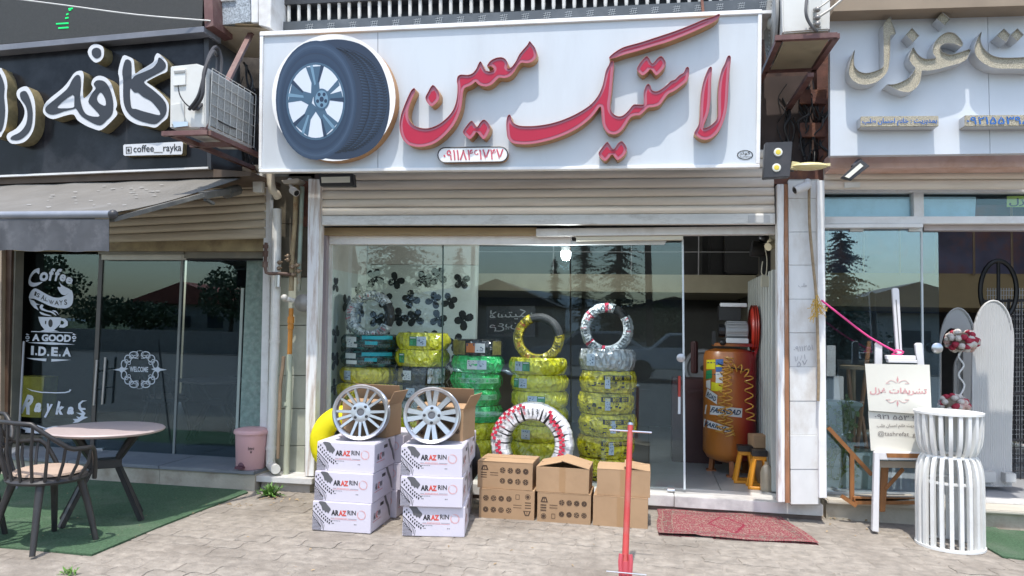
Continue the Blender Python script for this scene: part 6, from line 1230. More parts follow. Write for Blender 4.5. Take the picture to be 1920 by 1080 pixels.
for k in range(14): an = k*math.pi*2/14; m.bar(a+V((-.09, .09*math.cos(an), .09*math.sin(an))), a+V((.09, .09*math.cos(an), .09*math.sin(an))), .008, .012)
part('motor', m, M('motor_grey', (.34, .35, .36), .45, .3, var=.1), cp, True)
m = MB(); m.tube([a+V((-.16, 0, 0)), a+V((-.105, 0, 0))], .06, 12); m.box(a+V((-.06, .05, .17)), (.2, .16, .14)); m.box((cc.x-.16, cc.y-.12, zt+.10), (.035, .035, .13)); m.ball((cc.x-.08, cc.y-.14, zt+.06), .03, 6); part('pump_head', m, BLACK, cp, bev=.004)
m = MB(); m.box(a+V((-.03, -.02, .245)), (.24, .1, .035)); WM_ = M('white_metal', (.62, .64, .66), .4); part('top_plate', m, WM_, cp, bev=.004); m = MB(); m.box(a+V((.0, -.085, -.09)), (.2, .05, .045)); part('motor_foot', m, WM_, cp, bev=.004)
m = MB(); g0 = V((cc.x+.215, cc.y-.02, zt+.20))
m.lathe([(.0, -.035), (.19, -.035), (.205, -.02), (.205, .02), (.19, .035), (0, .035)], g0, 30, rot=Matrix.Rotation(R(90), 3, 'Y')@Matrix.Diagonal((1, .9, 1)))
for dx in (-.02, .0, .02): m.tube([g0+V((dx, .215*math.cos(k*math.pi/15)*.92, .215*math.sin(k*math.pi/15))) for k in range(30)], .006, 5, closed=True)
part('pulley_guard', m, M('red_guard', (.45, .03, .015), .4), cp, True)
def tank_patch(m, x0, y0, x1, y1, mat, tex=None, k=0):
    def w(x, y):
        d = ray(x, y); 
        # intersect with the tank cylinder
        A = d.x**2+d.y**2; B = -(d.x*cc.x+d.y*cc.y); C_ = cc.x**2+cc.y**2-(CR+.003+k)**2; t = (-B-math.sqrt(max(B*B-A*C_, 0)))/A; return EYE+d*t
    return w
TW = tank_patch(None, 0, 0, 0, 0, 0); TW2 = tank_patch(None, 0, 0, 0, 0, 0, k=.0015)
def tpatch(m, q, mat, n=6):
    vs = []
    for i in range(n+1):
        t = i/n; a = [q[0][j]+(q[1][j]-q[0][j])*t for j in (0, 1)]; b = [q[3][j]+(q[2][j]-q[3][j])*t for j in (0, 1)]; vs += [TW(*b), TW(*a)]
    m.add(vs, [(2*i, 2*i+2, 2*i+3, 2*i+1) for i in range(n)], mat)
def ttext(m, s, q, mat, bold=.02, shear=0.):
    uv, fs, _ = text_geo(s, bold, shear, 2); vs = []
    for u, v in uv:
        t = [q[0][j]+(q[1][j]-q[0][j])*u for j in (0, 1)]; b = [q[3][j]+(q[2][j]-q[3][j])*u for j in (0, 1)]; vs.append(TW2(b[0]+(t[0]-b[0])*v, b[1]+(t[1]-b[1])*v))
    m.add(vs, fs, mat)
m = MB()
bands = [([(1326, 728), (1345, 741), (1344, 758), (1323, 744)], 'ROAD', [(1326, 733), (1343, 744), (1342, 754), (1324, 743)]), ([(1323, 759), (1392, 766), (1391, 783), (1321, 776)], 'FARROAD', [(1333, 763), (1390, 769), (1389, 779), (1331, 773)]), ([(1320, 785), (1370, 802), (1374, 813), (1319, 800)], 'FARROAD', [(1322, 789), (1371, 804), (1372, 811), (1320, 798)])]
for q, s, tq in bands: tpatch(m, q, 0); ttext(m, s, tq, 1, .03, .3)
for q, mt_ in (([(1325, 675), (1341, 674), (1341, 692), (1324, 692)], 2), ([(1342, 674), (1356, 673), (1356, 683), (1342, 684)], 3), ([(1342, 684), (1356, 684), (1356, 688), (1342, 688)], 2), ([(1342, 688), (1357, 688), (1357, 697), (1342, 697)], 3), ([(1342, 698), (1355, 697), (1355, 718), (1342, 718)], 0), ([(1324, 695), (1335, 693), (1335, 709), (1323, 711)], 4), ([(1324, 714), (1332, 712), (1332, 730), (1324, 726)], 0), ([(1334, 716), (1356, 720), (1353, 735), (1333, 732)], 2)): tpatch(m, q, mt_, 3)
for k in range(10): x = 1326+(k % 5)*6; y = 679+(k//5)*22; tpatch(m, [(x, y), (x+4, y), (x+4, y+2), (x, y+2)], 1, 1)
part('label_sticker', m, [ST_W, M('blue_black_ink', (.02, .05, .1), .5), YLAB, M('blue_sticker', (.05, .13, .36), .5), ST_G], cp)
HOSE = M('amber_hose', (.55, .29, .05), .35)
def coil(pts, r, turns, tr=.006, n=14):
    pts = spline([tuple(p) for p in pts], 12, False); out = []; L = len(pts)-1
    for i in range(int(turns*n)+1):
        t = i/(turns*n)*L; k = min(int(t), L-1); p = lerp(V(pts[k]), V(pts[k+1]), t-k); d = (V(pts[k+1])-V(pts[k])).normalized(); u = d.cross(V((0, 1, 0))).normalized(); w = d.cross(u); a = 2*math.pi*i/n
        out.append(p+u*math.cos(a)*r+w*math.sin(a)*r*.8)
    m = MB(); m.tube(out, tr, 5); return m
yh = cc.y-CR-.05
o = coil([P(1368, 670, yh), P(1358, 700, yh), P(1354, 740, yh), P(1353, 780, yh), P(1350, 812, yh)], .036, 14); part('coiled_hose', o, HOSE, cp, True)
o = coil([P(1368, 692, yh), P(1385, 690, yh), P(1403, 704, yh), P(1404, 730, yh), P(1405, 765, yh), P(1408, 790, yh)], .036, 9); part('coiled_hose', o, HOSE, cp, True)
o = coil([P(1362, 690, yh-.02), P(1364, 720, yh-.02), P(1365, 760, yh-.02), P(1366, 800, yh-.02), P(1370, 818, yh-.02)], .038, 12); part('coiled_hose', o, HOSE, cp, True)
m = MB(); m.tube([P(1346, 682, yh), P(1362, 688, yh), P(1385, 692, yh), P(1402, 696, yh+.05)], .007, 6); part('hose_hook', m, BLACK, cp, True)
# axle stands, bottle, carton inside the door
ORG_ = M('orange_stand_paint', (.58, .24, .02), .4, var=.08)
def stand(label, x, yb, Y, hgt):
    p = P(x, yb, Y); p.z = .122; t = thing('axle_stand', label, 'axle stand', p, group='orange axle stands'); m = MB()
    for s in (-1, 1):
        for k in (-1, 1): m.bar((s*.085, k*.07, 0), (s*.04, k*.035, hgt*.8), .035, .02)
        m.box((0, s*.075, .012), (.2, .03, .024))
    m.box((0, 0, hgt*.86), (.11, .10, hgt*.16)); part('frame', m, ORG_, t, local=True, bev=.003)
    m = MB(); m.box((0, 0, hgt*.97), (.13, .12, .05)); part('saddle', m, BLACK, t, local=True, bev=.004)
stand('left orange axle stand with a black saddle beside the compressor', 1396, 897, 6.95, .31); stand('right orange axle stand nearer the folding gate', 1423, 906, 6.72, .31)
p = P(1438, 912, 6.62); m = MB(); m.lathe([(0, 0), (.05, 0), (.055, .02), (.055, .15), (.045, .19), (.02, .22), (.02, .24), (0, .24)], (p.x, p.y, .122), 16); single('plastic_bottle', m, M('dusty_plastic', (.3, .26, .2), .3, var=.2), 'dusty plastic bottle on the floor beside the right axle stand', 'bottle', smooth=True)
m = MB(); p = P(1428, 826, 7.0); m.box(p, (.2, .16, .11), .2); m.box(p+V((0, 0, -.12)), (.17, .15, .10), .1); m.box((p.x, p.y, (p.z-.16+.12)/2), (.14, .14, p.z-.16-.12), .0); single('parts_carton', m, CARD, 'small brown carton on a pile behind the axle stands', 'cardboard box', bev=.004)
# wheel standing in the dark, alarm on the wall
m = MB(); c = P(1318, 690, 8.2); m.lathe([(.03, .02), (.15, .03), (.17, .05), (.2, .05), (.21, .03), (.2, -.05), (.17, -.05), (.16, 0)], c, 28, rot=RX); single('wheel_disc', m, M('dim_steel_wheel', (.3, .31, .32), .4, .5), 'pale steel wheel disc standing in the dark shop left of the compressor', 'wheel', smooth=True)
m = MB(); m.box(P(1305, 790, 8.0), (.5, .4, .9)); m.tube([P(1302, 700, 7.8), P(1302, 640, 7.8)], .04, 8); m.bar(P(1290, 735, 7.7), P(1330, 732, 7.7), .05, .04); single('tyre_machine', m, M('dark_red_machine', (.05, .015, .015), .5), 'dark red tyre changing machine in the shadow left of the compressor', 'machine', bev=.01)
tm_ = thing('alarm_horn', 'black alarm horn on the inner wall above the folding gate', 'alarm horn', P(1425, 470, 6.8))
m = MB(); c = P(1422, 468, 6.8); m.lathe([(.03, -.07), (.05, -.06), (.07, .0), (.075, .06), (.06, .065), (0, .04)], c, 18, rot=Matrix.Rotation(R(-80), 3, 'Y')); m.box(P(1434, 490, 6.85), (.09, .06, .24)); m.ball(P(1432, 446, 6.8), .05, 6); part('horn', m, BLACK, tm_, True)
m = MB(); m.tube([V(q) for q in spline([tuple(P(*t)) for t in ((1433, 460, 6.75), (1438, 485, 6.72), (1436, 515, 6.72), (1428, 512, 6.72), (1430, 490, 6.72))], 5, False)], .005, 6); m.box(P(1435, 528, 6.75), (.07, .05, .09)); part('charger', m, M('cream_plastic', (.5, .48, .38), .4), tm_, True)
m = MB(); c = P(1445, 455, 6.6); m.tube([c, c+V((.02, -.06, -.02)), c+V((-.04, -.12, -.05))], .035, 10); single('wall_lamp', m, M('cream_lampshade', (.6, .53, .36), .4), 'small cream wall lamp inside the top right of the doorway', 'lamp', smooth=True)
m = MB(); c = P(1061, 478, 6.62); m.lathe([(0, -.05), (.02, -.048), (.036, -.036), (.044, -.015), (.045, .03), (.0, .032)], c, 20); m.tube([c+V((0, 0, .031)), c+V((0, 0, .07))], .042, 14, 1); m.tube([c+V((0, 0, .09)), V((c.x, c.y, 3.0))], .004, 6, 1)
single('hanging_bulb', m, [M('lit_bulb', (.9, .9, .9), .4, emit=((.9, .96, 1), 6)), WHITE], 'lit white bulb hanging inside the tyre shop', 'bulb', smooth=True)
bd = thing('reflected_sign', 'added dark board with the mirrored Persian lettering reflected in the tyre shop glass', 'sign', P(955, 610, 8.4))  # board added to stand in for lettering mirrored in the glass
m = MB(); m.rect(912, 574, 1003, 632, 8.4, .03); part('board', m, M('dark_board', (.03, .033, .04), .6), bd)
m = MB(); ptext(m, shp('لاستیک'), [(918, 582), (998, 578), (998, 598), (918, 600)], 8.395, mirror=True, bold=.005); ptext(m, shp('معین'), [(918, 607), (975, 605), (975, 620), (918, 622)], 8.395, mirror=True); part('lettering', m, M('reflected_lettering', (.42, .45, .47), .6), bd)
m = MB(); pp = P(1365, 490, 9.2); m.box(pp, (.55, .3, .75), .2); m.box(P(1390, 475, 9.0), (.4, .3, .5)); single('stored_boxes', m, M('dark_store', (.03, .03, .03), .6), 'dark boxes stored on the mezzanine above the open door', 'boxes', bev=.02)

ld = bpy.data.lights.new('bulb_light', 'POINT'); ld.energy = 28; ld.shadow_soft_size = .06; ld.color = (.95, .98, 1); lo = bpy.data.objects.new('bulb_light', ld); COL.objects.link(lo); lo.location = P(1061, 478, 6.62)-V((0, .0, .09))
# ------------------------------------------------------------------ trolley jack with its red handle
REDP = M('worn_red_paint', (.42, .045, .04), .4, var=.15, dirt=(.3, .16, .13), damt=.6, dscale=7)
ht, hb = P(1182, 797, 4.72), P(1172, 1056, 4.42)
JK = thing('trolley_jack', 'red trolley jack whose long handle stands upright in front of the cartons', 'trolley jack', (hb.x, hb.y, 0))
m = MB(); m.tube([hb, ht], [.0195, .0175], 14); part('handle', m, REDP, JK, True)
m = MB(); d_ = (ht-hb).normalized(); m.tube([ht-d_*.002, ht+d_*.012], .0185, 14); part('handle_cap', m, STEEL, JK, True)
m = MB(); q = P(1182, 808, 4.71); m.tube([P(1143, 806, 4.70), P(1222, 811, 4.70)], .0065, 8); part('cross_bar', m, M('chrome', (.7, .7, .72), .2, 1.), JK, True)
fk = P(1173, 1062, 4.42)
m = MB()
for s in (-1, 1): m.tube([fk+V((s*.026, 0, .07)), fk+V((s*.030, -.01, .03)), fk+V((s*.026, -.02, -.04)), fk+V((s*.022, -.03, -.10))], .014, 8)
m.tube([fk+V((0, 0, .03)), fk+V((0, -.02, -.1))], .022, 10); part('fork', m, M('pink_red_paint', (.5, .08, .1), .45, var=.1), JK, True)
m = MB(); m.tube([P(1137, 1071, 4.38), P(1212, 1078, 4.38)], .004, 6); m.tube([fk+V((-.04, 0, .0)), fk+V((.04, 0, 0))], .008, 8); part('pin', m, STEEL, JK, True)
m = MB()
for s in (-1, 1): m.prism([V((hb.x+s*.07, hb.y-.36, .02)), V((hb.x+s*.07, hb.y-.85, .03)), V((hb.x+s*.07, hb.y-.85, .09)), V((hb.x+s*.07, hb.y-.42, .09))], (s*.012, 0, 0))
m.box((hb.x, hb.y-.5, .05), (.13, .6, .03)); part('chassis', m, REDP, JK, bev=.003)
for dx, dy in ((-.1, -.42), (.1, -.42), (-.1, -.8), (.1, -.8)): m = MB(); m.tube([(hb.x+dx-.015, hb.y+dy, .04), (hb.x+dx+.015, hb.y+dy, .04)], .04, 14); part('wheel', m, DARK, JK, True)
# ------------------------------------------------------------------ cafe furniture
TB = M('pinkish_table_top', (.42, .345, .33), .45, var=.06, stretch=(1, 8, 1)); LEGB = M('black_brown_leg', (.02, .02, .022), .5, var=.15)
def table(loc, label, rz=0., n0='cafe_table'):
    t = thing(n0, label, 'table', loc, rz, 'cafe tables'); m = MB(); m.lathe([(0, .705), (.35, .705), (.38, .715), (.388, .728), (.378, .738), (0, .740)], (0, 0, 0), 48); part('table_top', m, TB, t, True, local=True)
    for s in (-1, 1):
        for k in (-1, 1):
            m = MB(); m.bar((s*.20, k*.12, .705), (s*.085, k*.035, .49), .045, .035); m.bar((s*.085, k*.035, .50), (s*.085, k*.035, .42), .045, .04); m.bar((s*.085, k*.035, .43), (s*.25, k*.13, 0), .045, .035); part('leg', m, LEGB, t, local=True, bev=.006)
    m = MB(); m.box((0, 0, .455), (.16, .12, .07)); part('brace', m, LEGB, t, local=True, bev=.006)
    m = MB(); m.box((0, 0, .695), (.5, .05, .018)); m.box((0, 0, .69), (.05, .46, .018)); part('top_support', m, LEGB, t, local=True)
    return t
tp = P(200, 803, 4.78); TH = tp.z-.013; tp.z = .013
tb0 = table(tp, 'round pinkish table on four splayed dark legs before the cafe window', R(39))
tb0.scale = (1, 1, TH/.735)
CHB = M('charcoal_chair_plastic', (.026, .025, .026), .45, var=.12, dirt=(.08, .075, .075), damt=.3); CUSH = M('tan_cushion', (.40, .30, .235), .8, var=.1, bump=.3, bs=120)
def chair(loc, rz, label):
    """local: sitter faces +y, back rest at -y"""
    t = thing('cafe_chair', label, 'chair', loc, rz, 'cafe chairs')
    m = MB(); m.lathe([(0, .445), (.19, .445), (.225, .435), (.235, .42), (.225, .405), (0, .395)], (0, 0, 0), 36); part('seat_shell', m, CHB, t, True, local=True)
    m = MB(); m.lathe([(0, .480), (.16, .478), (.195, .465), (.2, .452), (.19, .446), (0, .446)], (0, .005, 0), 36); part('cushion', m, CUSH, t, True, local=True)
    def rail(a):
        k = abs(a)/R(140); z = .80-.02*k if False else .795-.16*min(1, max(0, (abs(a)-R(35))/R(45)))-.02*k; r = .285-.02*max(0, 1-abs(a)/R(60))
        if abs(a) > R(112): z -= .22*((abs(a)-R(112))/R(28))**1.5; r -= .02*((abs(a)-R(112))/R(28))
        return V((r*math.sin(a), -r*math.cos(a), z))
    m = MB(); m.tube([rail(R(a)) for a in range(-140, 141, 7)], .0145, 10); part('top_rail', m, CHB, t, True, local=True)
    for k in range(-6, 7):
        a = R(k*18.5); top = rail(a); b = V((.222*math.sin(a*.95), -.222*math.cos(a*.95), .425)); mid = lerp(b, top, .5)+V((.02*math.sin(a), -.02*math.cos(a), 0))
        m = MB(); m.tube([b, mid, top], [.010, .010, .009], 7); part('spindle', m, CHB, t, True, local=True)
    for sx in (-1, 1):
        for sy in (-1, 1): m = MB(); m.tube([(sx*.13, sy*.13, .41), (sx*.165, sy*.165, .25), (sx*.208, sy*.208, 0)], [.026, .022, .017], 10); part('leg', m, CHB, t, True, local=True)
    return t
cp_ = V((-3.79, 4.2, .013))
ch = chair(cp_, R(-14), 'dark spindle backed chair with tan cushion nearest the camera by the cafe table')
cq = V((-4.32, 4.05, .013)); dup(ch, cq, R(200), 'dark spindle backed chair cut off by the left edge')
ti = dup(tb0, (-4.75, 7.6, .151), .3, 'round table inside the dark cafe behind the window'); dup(ch, (-4.15, 7.5, .151), R(80), 'dark chair inside the cafe right of the inner table'); dup(ch, (-5.3, 7.5, .151), R(-80), 'dark chair inside the cafe left of the inner table')
m = MB(); p = P(58, 740, 7.2); m.prism([p+V((-.16, 0, .2)), p+V((.16, 0, .2)), p+V((.14, 0, -.25)), p+V((-.15, 0, -.25))], (0, .2, 0)); single('yellow_bag', m, M('yellow_bag', (.5, .45, .06), .4, var=.3, scale=10), 'yellow bag standing inside the cafe window behind the Rayka decal', 'bag')
# thin metal pole at the left edge
m = MB(); m.tube([P(45, 640, 5.6), P(34, 845, 5.5), P(30, 960, 5.45)], .009, 8); single('thin_pole', m, M('grey_pole', (.25, .25, .27), .4, .5), 'thin grey pole standing before the cafe window at far left', 'pole', smooth=True)
# ------------------------------------------------------------------ pink pedal bin
bp_ = P(469, 889, 6.08); BN = thing('pedal_bin', 'pink plastic pedal bin on the cafe step by the drain pipe', 'bin', (bp_.x, bp_.y, .17))
PNK = M('pink_plastic', (.60, .36, .37), .4, var=.03, dirt=(.5, .38, .36), damt=.3); bx0, by0 = bp_.x, bp_.y
m = MB(); m.lathe([(0, .17), (.115, .17), (.122, .18), (.138, .47), (.138, .475)], (bx0, by0, 0), 32); part('body', m, PNK, BN, True)
m = MB(); m.lathe([(.138, .472), (.150, .474), (.152, .492), (.145, .508), (.1, .522), (0, .527)], (bx0, by0, 0), 32); part('lid', m, PNK, BN, True)
m = MB(); m.box((bx0-.02, by0-.135, .195), (.075, .05, .02)); m.ball((bx0-.02, by0-.12, .21), .03, 6, sq=(1, .5, .9)); part('pedal', m, M('maroon_pedal', (.10, .04, .06), .5), BN, True)
m = MB()
def bcyl(u, z): a = math.atan2(-by0, -bx0)+u; r = .1335; return V((bx0+r*math.cos(a), by0+r*math.sin(a), z))
uv, fs, _ = text_geo('Betterix', .01, .2, 2); m.add([bcyl(-.2+.4*u, .345+.03*v) for u, v in uv], fs); m.add([bcyl(-.07, .335), bcyl(.07, .335), bcyl(.0, .315)], [(0, 2, 1)]); part('maker_mark', m, BLACK, BN)
# ------------------------------------------------------------------ weeds
LEAF = M('weed_leaf', (.09, .20, .035), .55, var=.35, scale=30)
def weed(p, label, n, L, w, seed, droop=.4):
    q = random.Random(seed); t = thing('weed', label, 'plant', p); m = MB(); p = V(p)
    for k in range(n):
        a = q.uniform(0, 6.28); el = q.uniform(.25, 1.35); l = L*q.uniform(.5, 1.1); d = V((math.cos(a)*math.cos(el), math.sin(a)*math.cos(el), math.sin(el))); s_ = d.cross(V((0, 0, 1))).normalized()*w*q.uniform(.7, 1.3)
        b = p+V((q.uniform(-.04, .04), q.uniform(-.02, .02), 0)); mid = b+d*l*.55; e = b+d*l-V((0, 0, droop*l*.4)); m.add([b-s_*.3, b+s_*.3, mid+s_, e, mid-s_], [(0, 1, 2, 4), (4, 2, 3)])
        for j in range(3): c = lerp(b, mid, .3+.3*j); dd = V((q.uniform(-1, 1), q.uniform(-1, 1), q.uniform(.1, .8))).normalized()*l*.3; s2 = dd.cross(V((0, 0, 1)))*.28; m.add([c, c+dd*.5+s2, c+dd, c+dd*.5-s2], [(0, 1, 2, 3)])
    part('leaves', m, LEAF, t)
    m = MB()
    for k in range(5): a = k*1.3; m.tube([p, p+V((math.cos(a)*L*.25, math.sin(a)*L*.2, L*.5))], .003, 5)
    part('stem', m, M('weed_stem', (.12, .2, .05), .6), t)
weed(G(507, 930), 'green weed growing at the foot of the left pillar', 46, .15, .012, 1)
weed(G(1592, 968), 'small green weed growing at the step under the easel', 30, .13, .012, 2, .8); weed(G(130, 1078), 'tiny green weed in the pavement at the bottom left edge', 14, .06, .008, 3)
# ------------------------------------------------------------------ easel with its sign boards
YS_ = 5.98; EZ = thing('display_easel', 'white and brown wooden easel carrying two sheets before the right shop', 'easel', G(1660, 990)*1)
EW = M('white_easel_paint', (.70, .69, .70), .5, var=.04, dirt=(.45, .42, .38), damt=.3); EBR = M('varnished_wood', (.28, .12, .04), .5, var=.25, stretch=(3, 3, .6), scale=10)
def bpart(par, name, px, Y, d, mat, bev=.003): m = MB(); m.px(px, Y, d); part(name, m, mat, par, bev=bev)
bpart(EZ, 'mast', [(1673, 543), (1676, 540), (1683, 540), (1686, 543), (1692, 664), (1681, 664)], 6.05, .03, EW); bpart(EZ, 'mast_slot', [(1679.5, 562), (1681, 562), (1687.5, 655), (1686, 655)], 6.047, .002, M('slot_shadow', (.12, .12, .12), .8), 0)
bpart(EZ, 'side_post', [(1641, 646), (1644, 642), (1652, 642), (1654.5, 646), (1654.5, 690), (1641, 690)], 6.03, .03, EW); bpart(EZ, 'side_post', [(1716, 646), (1719, 643), (1728, 643), (1730, 646), (1734, 690), (1721, 690)], 6.03, .03, EW)
bpart(EZ, 'top_clamp', [(1662, 666), (1717, 667), (1718, 675), (1663, 674)], 5.985, .05, EW); bpart(EZ, 'top_clamp', [(1666, 674.5), (1720, 675.5), (1720, 681), (1666, 680)], 5.97, .06, EW)
bpart(EZ, 'front_leg', [(1640, 848), (1650, 848), (1648, 998), (1636, 996)], 5.88, .045, EW); bpart(EZ, 'back_leg', [(1654, 875), (1667, 876), (1660, 960), (1650, 960)], 6.10, .04, EBR); bpart(EZ, 'brace', [(1692, 876), (1697, 882), (1663, 920), (1660, 914)], 6.08, .02, EBR)
bpart(EZ, 'tray', [(1645, 848), (1738, 850), (1738, 863), (1645, 862)], 5.90, .07, EW); bpart(EZ, 'tray_back', [(1662, 850), (1736, 851), (1736, 859), (1664, 858)], 5.895, .004, EBR, 0); bpart(EZ, 'cross_bar', [(1650, 864), (1735, 866), (1735, 878), (1650, 877)], 6.0, .03, M('pale_raw_wood', (.4, .34, .27), .7))
SHE = M('cream_sheet', (.66, .645, .575), .7, var=.03, dirt=(.55, .5, .42), damt=.3); S1_ = thing('shop_notice', 'upper cream sheet with faded pink Persian title held by the easel', 'notice', P(1683, 775, 5.96)); S2_ = thing('shop_notice', 'lower cream sheet with phone number and tashrefat address on the easel', 'notice', P(1690, 845, 5.97))
m = MB(); m.px([(1622, 682), (1743, 684), (1747, 778), (1629, 770)], 5.945, .006); part('sheet', m, SHE, S1_); m = MB(); m.px([(1628, 771), (1748, 778), (1750, 848), (1633, 845)], 5.965, .006); part('sheet', m, SHE, S2_)
m = MB(); ptext(m, shp('تشریفات غزل'), [(1631, 726), (1738, 728), (1738, 742), (1631, 740)], 5.943, bold=.025)
for s, y in ((1, 718), (-1, 750)):
    for sx in (-1, 1): m.tube([P(1683+sx*dx, y-s*dy, 5.943) for dx, dy in ((2, 0), (8, 4), (14, 5), (18, 2), (22, -1), (14, -1))], .0012, 4)
    m.flat([P(x, yy, 5.943) for x, yy in ((1683, y-s*13), (1685, y-s*6), (1683, y+s*0), (1681, y-s*6))])
part('title', m, M('faded_pink_ink', (.58, .30, .30), .6), S1_)
m = MB(); ptext(m, '۰۹۲۱ ۵۵۳ ۹۸۱۵', [(1640, 776), (1745, 781), (1745, 790), (1640, 785)], 5.962, bold=.01); ptext(m, shp('مدیریت خانم احسان طلب'), [(1644, 795), (1724, 794), (1724, 803), (1644, 804)], 5.962, bold=.01); ptext(m, '@tashrefat_ghazal', [(1646, 808), (1742, 811), (1742, 822), (1646, 819)], 5.962)
part('lettering', m, M('grey_brown_ink', (.17, .15, .14), .6), S2_)
m = MB(); m.tube([V(q) for q in spline([tuple(P(*t)) for t in ((1540, 563, 5.98), (1580, 594, 6.0), (1630, 632, 6.02), (1682, 661, 6.03))], 5, False)], .008, 6); m.tube([V(q) for q in spline([tuple(P(*t)) for t in ((1676, 663, 6.0), (1680, 656, 5.99), (1694, 660, 6.0), (1684, 666, 6.0), (1672, 664, 6.0))], 4, False)], .006, 6)
single('pink_ribbon', m, M('hot_pink_ribbon', (.78, .07, .27), .4), 'hot pink ribbon stretched from the pillar pole to the easel mast', 'ribbon', smooth=True)
m = MB(); q = random.Random(4)
for k in range(22): a = P(1531+q.uniform(-4, 5), 565+q.uniform(-5, 10), 5.98); m.tube([a, a+V((q.uniform(-.05, .05), q.uniform(-.03, .0), q.uniform(-.09, .05))), a+V((q.uniform(-.06, .06), -.01, q.uniform(-.16, .02)))], .0028, 4)
single('straw_knot', m, M('yellow_string', (.55, .36, .08), .7), 'frayed yellow string knotted round the cane on the white pillar', 'string')
# ------------------------------------------------------------------ white slatted stand
wc = P(1781, 1012, 5.72); SX, SY = wc.x, wc.y; WS = M('white_lacquer', (.74, .745, .73), .4, var=.04, dirt=(.46, .43, .39), damt=.35, dscale=7)
ST = thing('slatted_stand', 'waisted white slatted flower stand before the right shop', 'stand', (SX, SY, .0)); RS_ = .213
lowp = [(RS_, .015), (RS_, .20), (RS_, .42), (RS_*.99, .49), (RS_*.955, .55), (RS_*.88, .60), (RS_*.79, .63)]; upp = [(RS_*.79, .632), (RS_*.87, .66), (RS_*.95, .71), (RS_*.99, .77), (RS_, .83), (RS_, .915)]
for prof in (lowp, upp):
    for k in range(22):
        a = 2*math.pi*(k+.5)/22; d = V((math.cos(a), math.sin(a), 0)); s_ = V((-d.y, d.x, 0))*.0125; m = MB(); vs = []
        for r_, z in prof: vs += [V((SX, SY, z))+d*r_-s_, V((SX, SY, z))+d*r_+s_, V((SX, SY, z))+d*(r_-.028)+s_, V((SX, SY, z))+d*(r_-.028)-s_]
        n = len(prof); m.add(vs, [(4*i+j, 4*i+(j+1) % 4, 4*i+4+(j+1) % 4, 4*i+4+j) for i in range(n-1) for j in range(4)]+[(3, 2, 1, 0), (4*n-4, 4*n-3, 4*n-2, 4*n-1)]); part('slat', m, WS, ST, 50)
for z, r0, r1 in ((.0, RS_+.006, RS_-.03), (.44, RS_-.03, RS_-.05), (.615, RS_*.80, RS_*.5), (.912, RS_+.006, .0)):
    m = MB(); m.lathe([(r1, z), (r0, z), (r0, z+.016), (r1, z+.016)], (SX, SY, 0), 40, closed=r1 > 0); part('ring', m, WS, ST, 40)
# ------------------------------------------------------------------ goods in the right shop
GREYP = M('grey_ribbed_board', (.52, .52, .515), .6, var=.04)
def arch(label, px, Y, ribs=True, mat=GREYP, hole=None):
    t = thing('backdrop_panel', label, 'backdrop panel', P(sum(x for x, _ in px)/len(px), max(y for _, y in px), Y), group='arched backdrop panels'); m = MB()
    if hole: 
        o = [P(x, y, Y) for x, y in px]; i_ = [P(x, y, Y) for x, y in hole]; m.flat(o, 0, [i_]); m.flat([p+V((0, .04, 0)) for p in o], 0, [[p+V((0, .04, 0)) for p in i_]])
        for L in (o, i_): n = len(L); m.add(L+[p+V((0, .04, 0)) for p in L], [(k, (k+1) % n, n+(k+1) % n, n+k) for k in range(n)])
    else: m.px(px, Y, .04)
    part('board', m, mat, t)
    if ribs:
        xs = [x for x, _ in px]; x0, x1 = min(xs), max(xs); yb = max(y for _, y in px); n = int((x1-x0)/3.4)
        for k in range(1, n):
            x = x0+(x1-x0)*k/n; c_ = (x0+x1)/2; rx = (x1-x0)/2; yt = min(y for _, y in px); top = yt+rx*2.2*(1-math.sqrt(max(0, 1-((x-c_)/rx)**2)))+4
            m = MB(); a, b = P(x, top, Y-.006), P(x+(4 if False else 0), yb, Y-.006); m.tube([a, b], .008, 6, cap=True); part('rib', m, mat, t)
    m = MB(); m.tube([P(x, y, Y-.004) for x, y in px], .010, 6, closed=True); part('edge_trim', m, M('white_trim', (.55, .55, .54), .5), t, True)
    return t
def arc(x0, x1, yt, yb, k=2.2, n=16, xs=0): c = (x0+x1)/2; rx = (x1-x0)/2; return [(c-rx*math.cos(math.pi*i/n), yt+rx*k*(1-math.sin(math.pi*i/n))) for i in range(n+1)]+[(x1+xs, yb), (x0+xs, yb)]
arch('tall grey ribbed arch panel nearest the right edge', arc(1826, 1899, 564, 912, 2.0, xs=-6), 7.0); arch('grey ribbed arch panel behind the flower balls', arc(1790, 1832, 660, 880, 1.6), 7.5)
arch('hollow white rimmed arch frame behind the upper flower ball', arc(1763, 1829, 578, 880, 2.2), 7.45, False, GREYP, arc(1764.5, 1806, 615, 879, 2.0))
gd = thing('grid_stand', 'black welded grid stand with hoop at the right edge', 'display stand', P(1890, 910, 7.6)); m = MB()
m.tube([P(x, y, 7.55) for x, y in ell(1872, 545, 34, 56, 30)], .022, 8, closed=True); m.tube([P(1872, 492, 7.55), P(1872, 602, 7.55)], .016, 8); part('hoop', m, BLACK, gd, True)
m = MB()
for i in range(9): x = 1843+i*12; m.tube([P(x, 560, 7.6), P(x-2, 905, 7.6)], .012 if i % 4 == 0 else .005, 5)
for i in range(24): y = 565+i*14.5; m.tube([P(1843, y, 7.6), P(1945, y-2, 7.6)], .004 if i % 6 else .014, 5)
part('grid', m, DARK, gd)
m = MB()
for i in range(18): x = 1852+i*5; m.tube([P(x, 540, 7.9), P(x-1, 900, 7.9)], .004, 4)
for i in range(40): y = 545+i*9; m.tube([P(1850, y, 7.9), P(1945, y-1, 7.9)], .003, 4)
single('white_grid', m, M('white_wire', (.55, .55, .55), .5), 'white wire grid panel behind the black grid stand', 'grid panel')
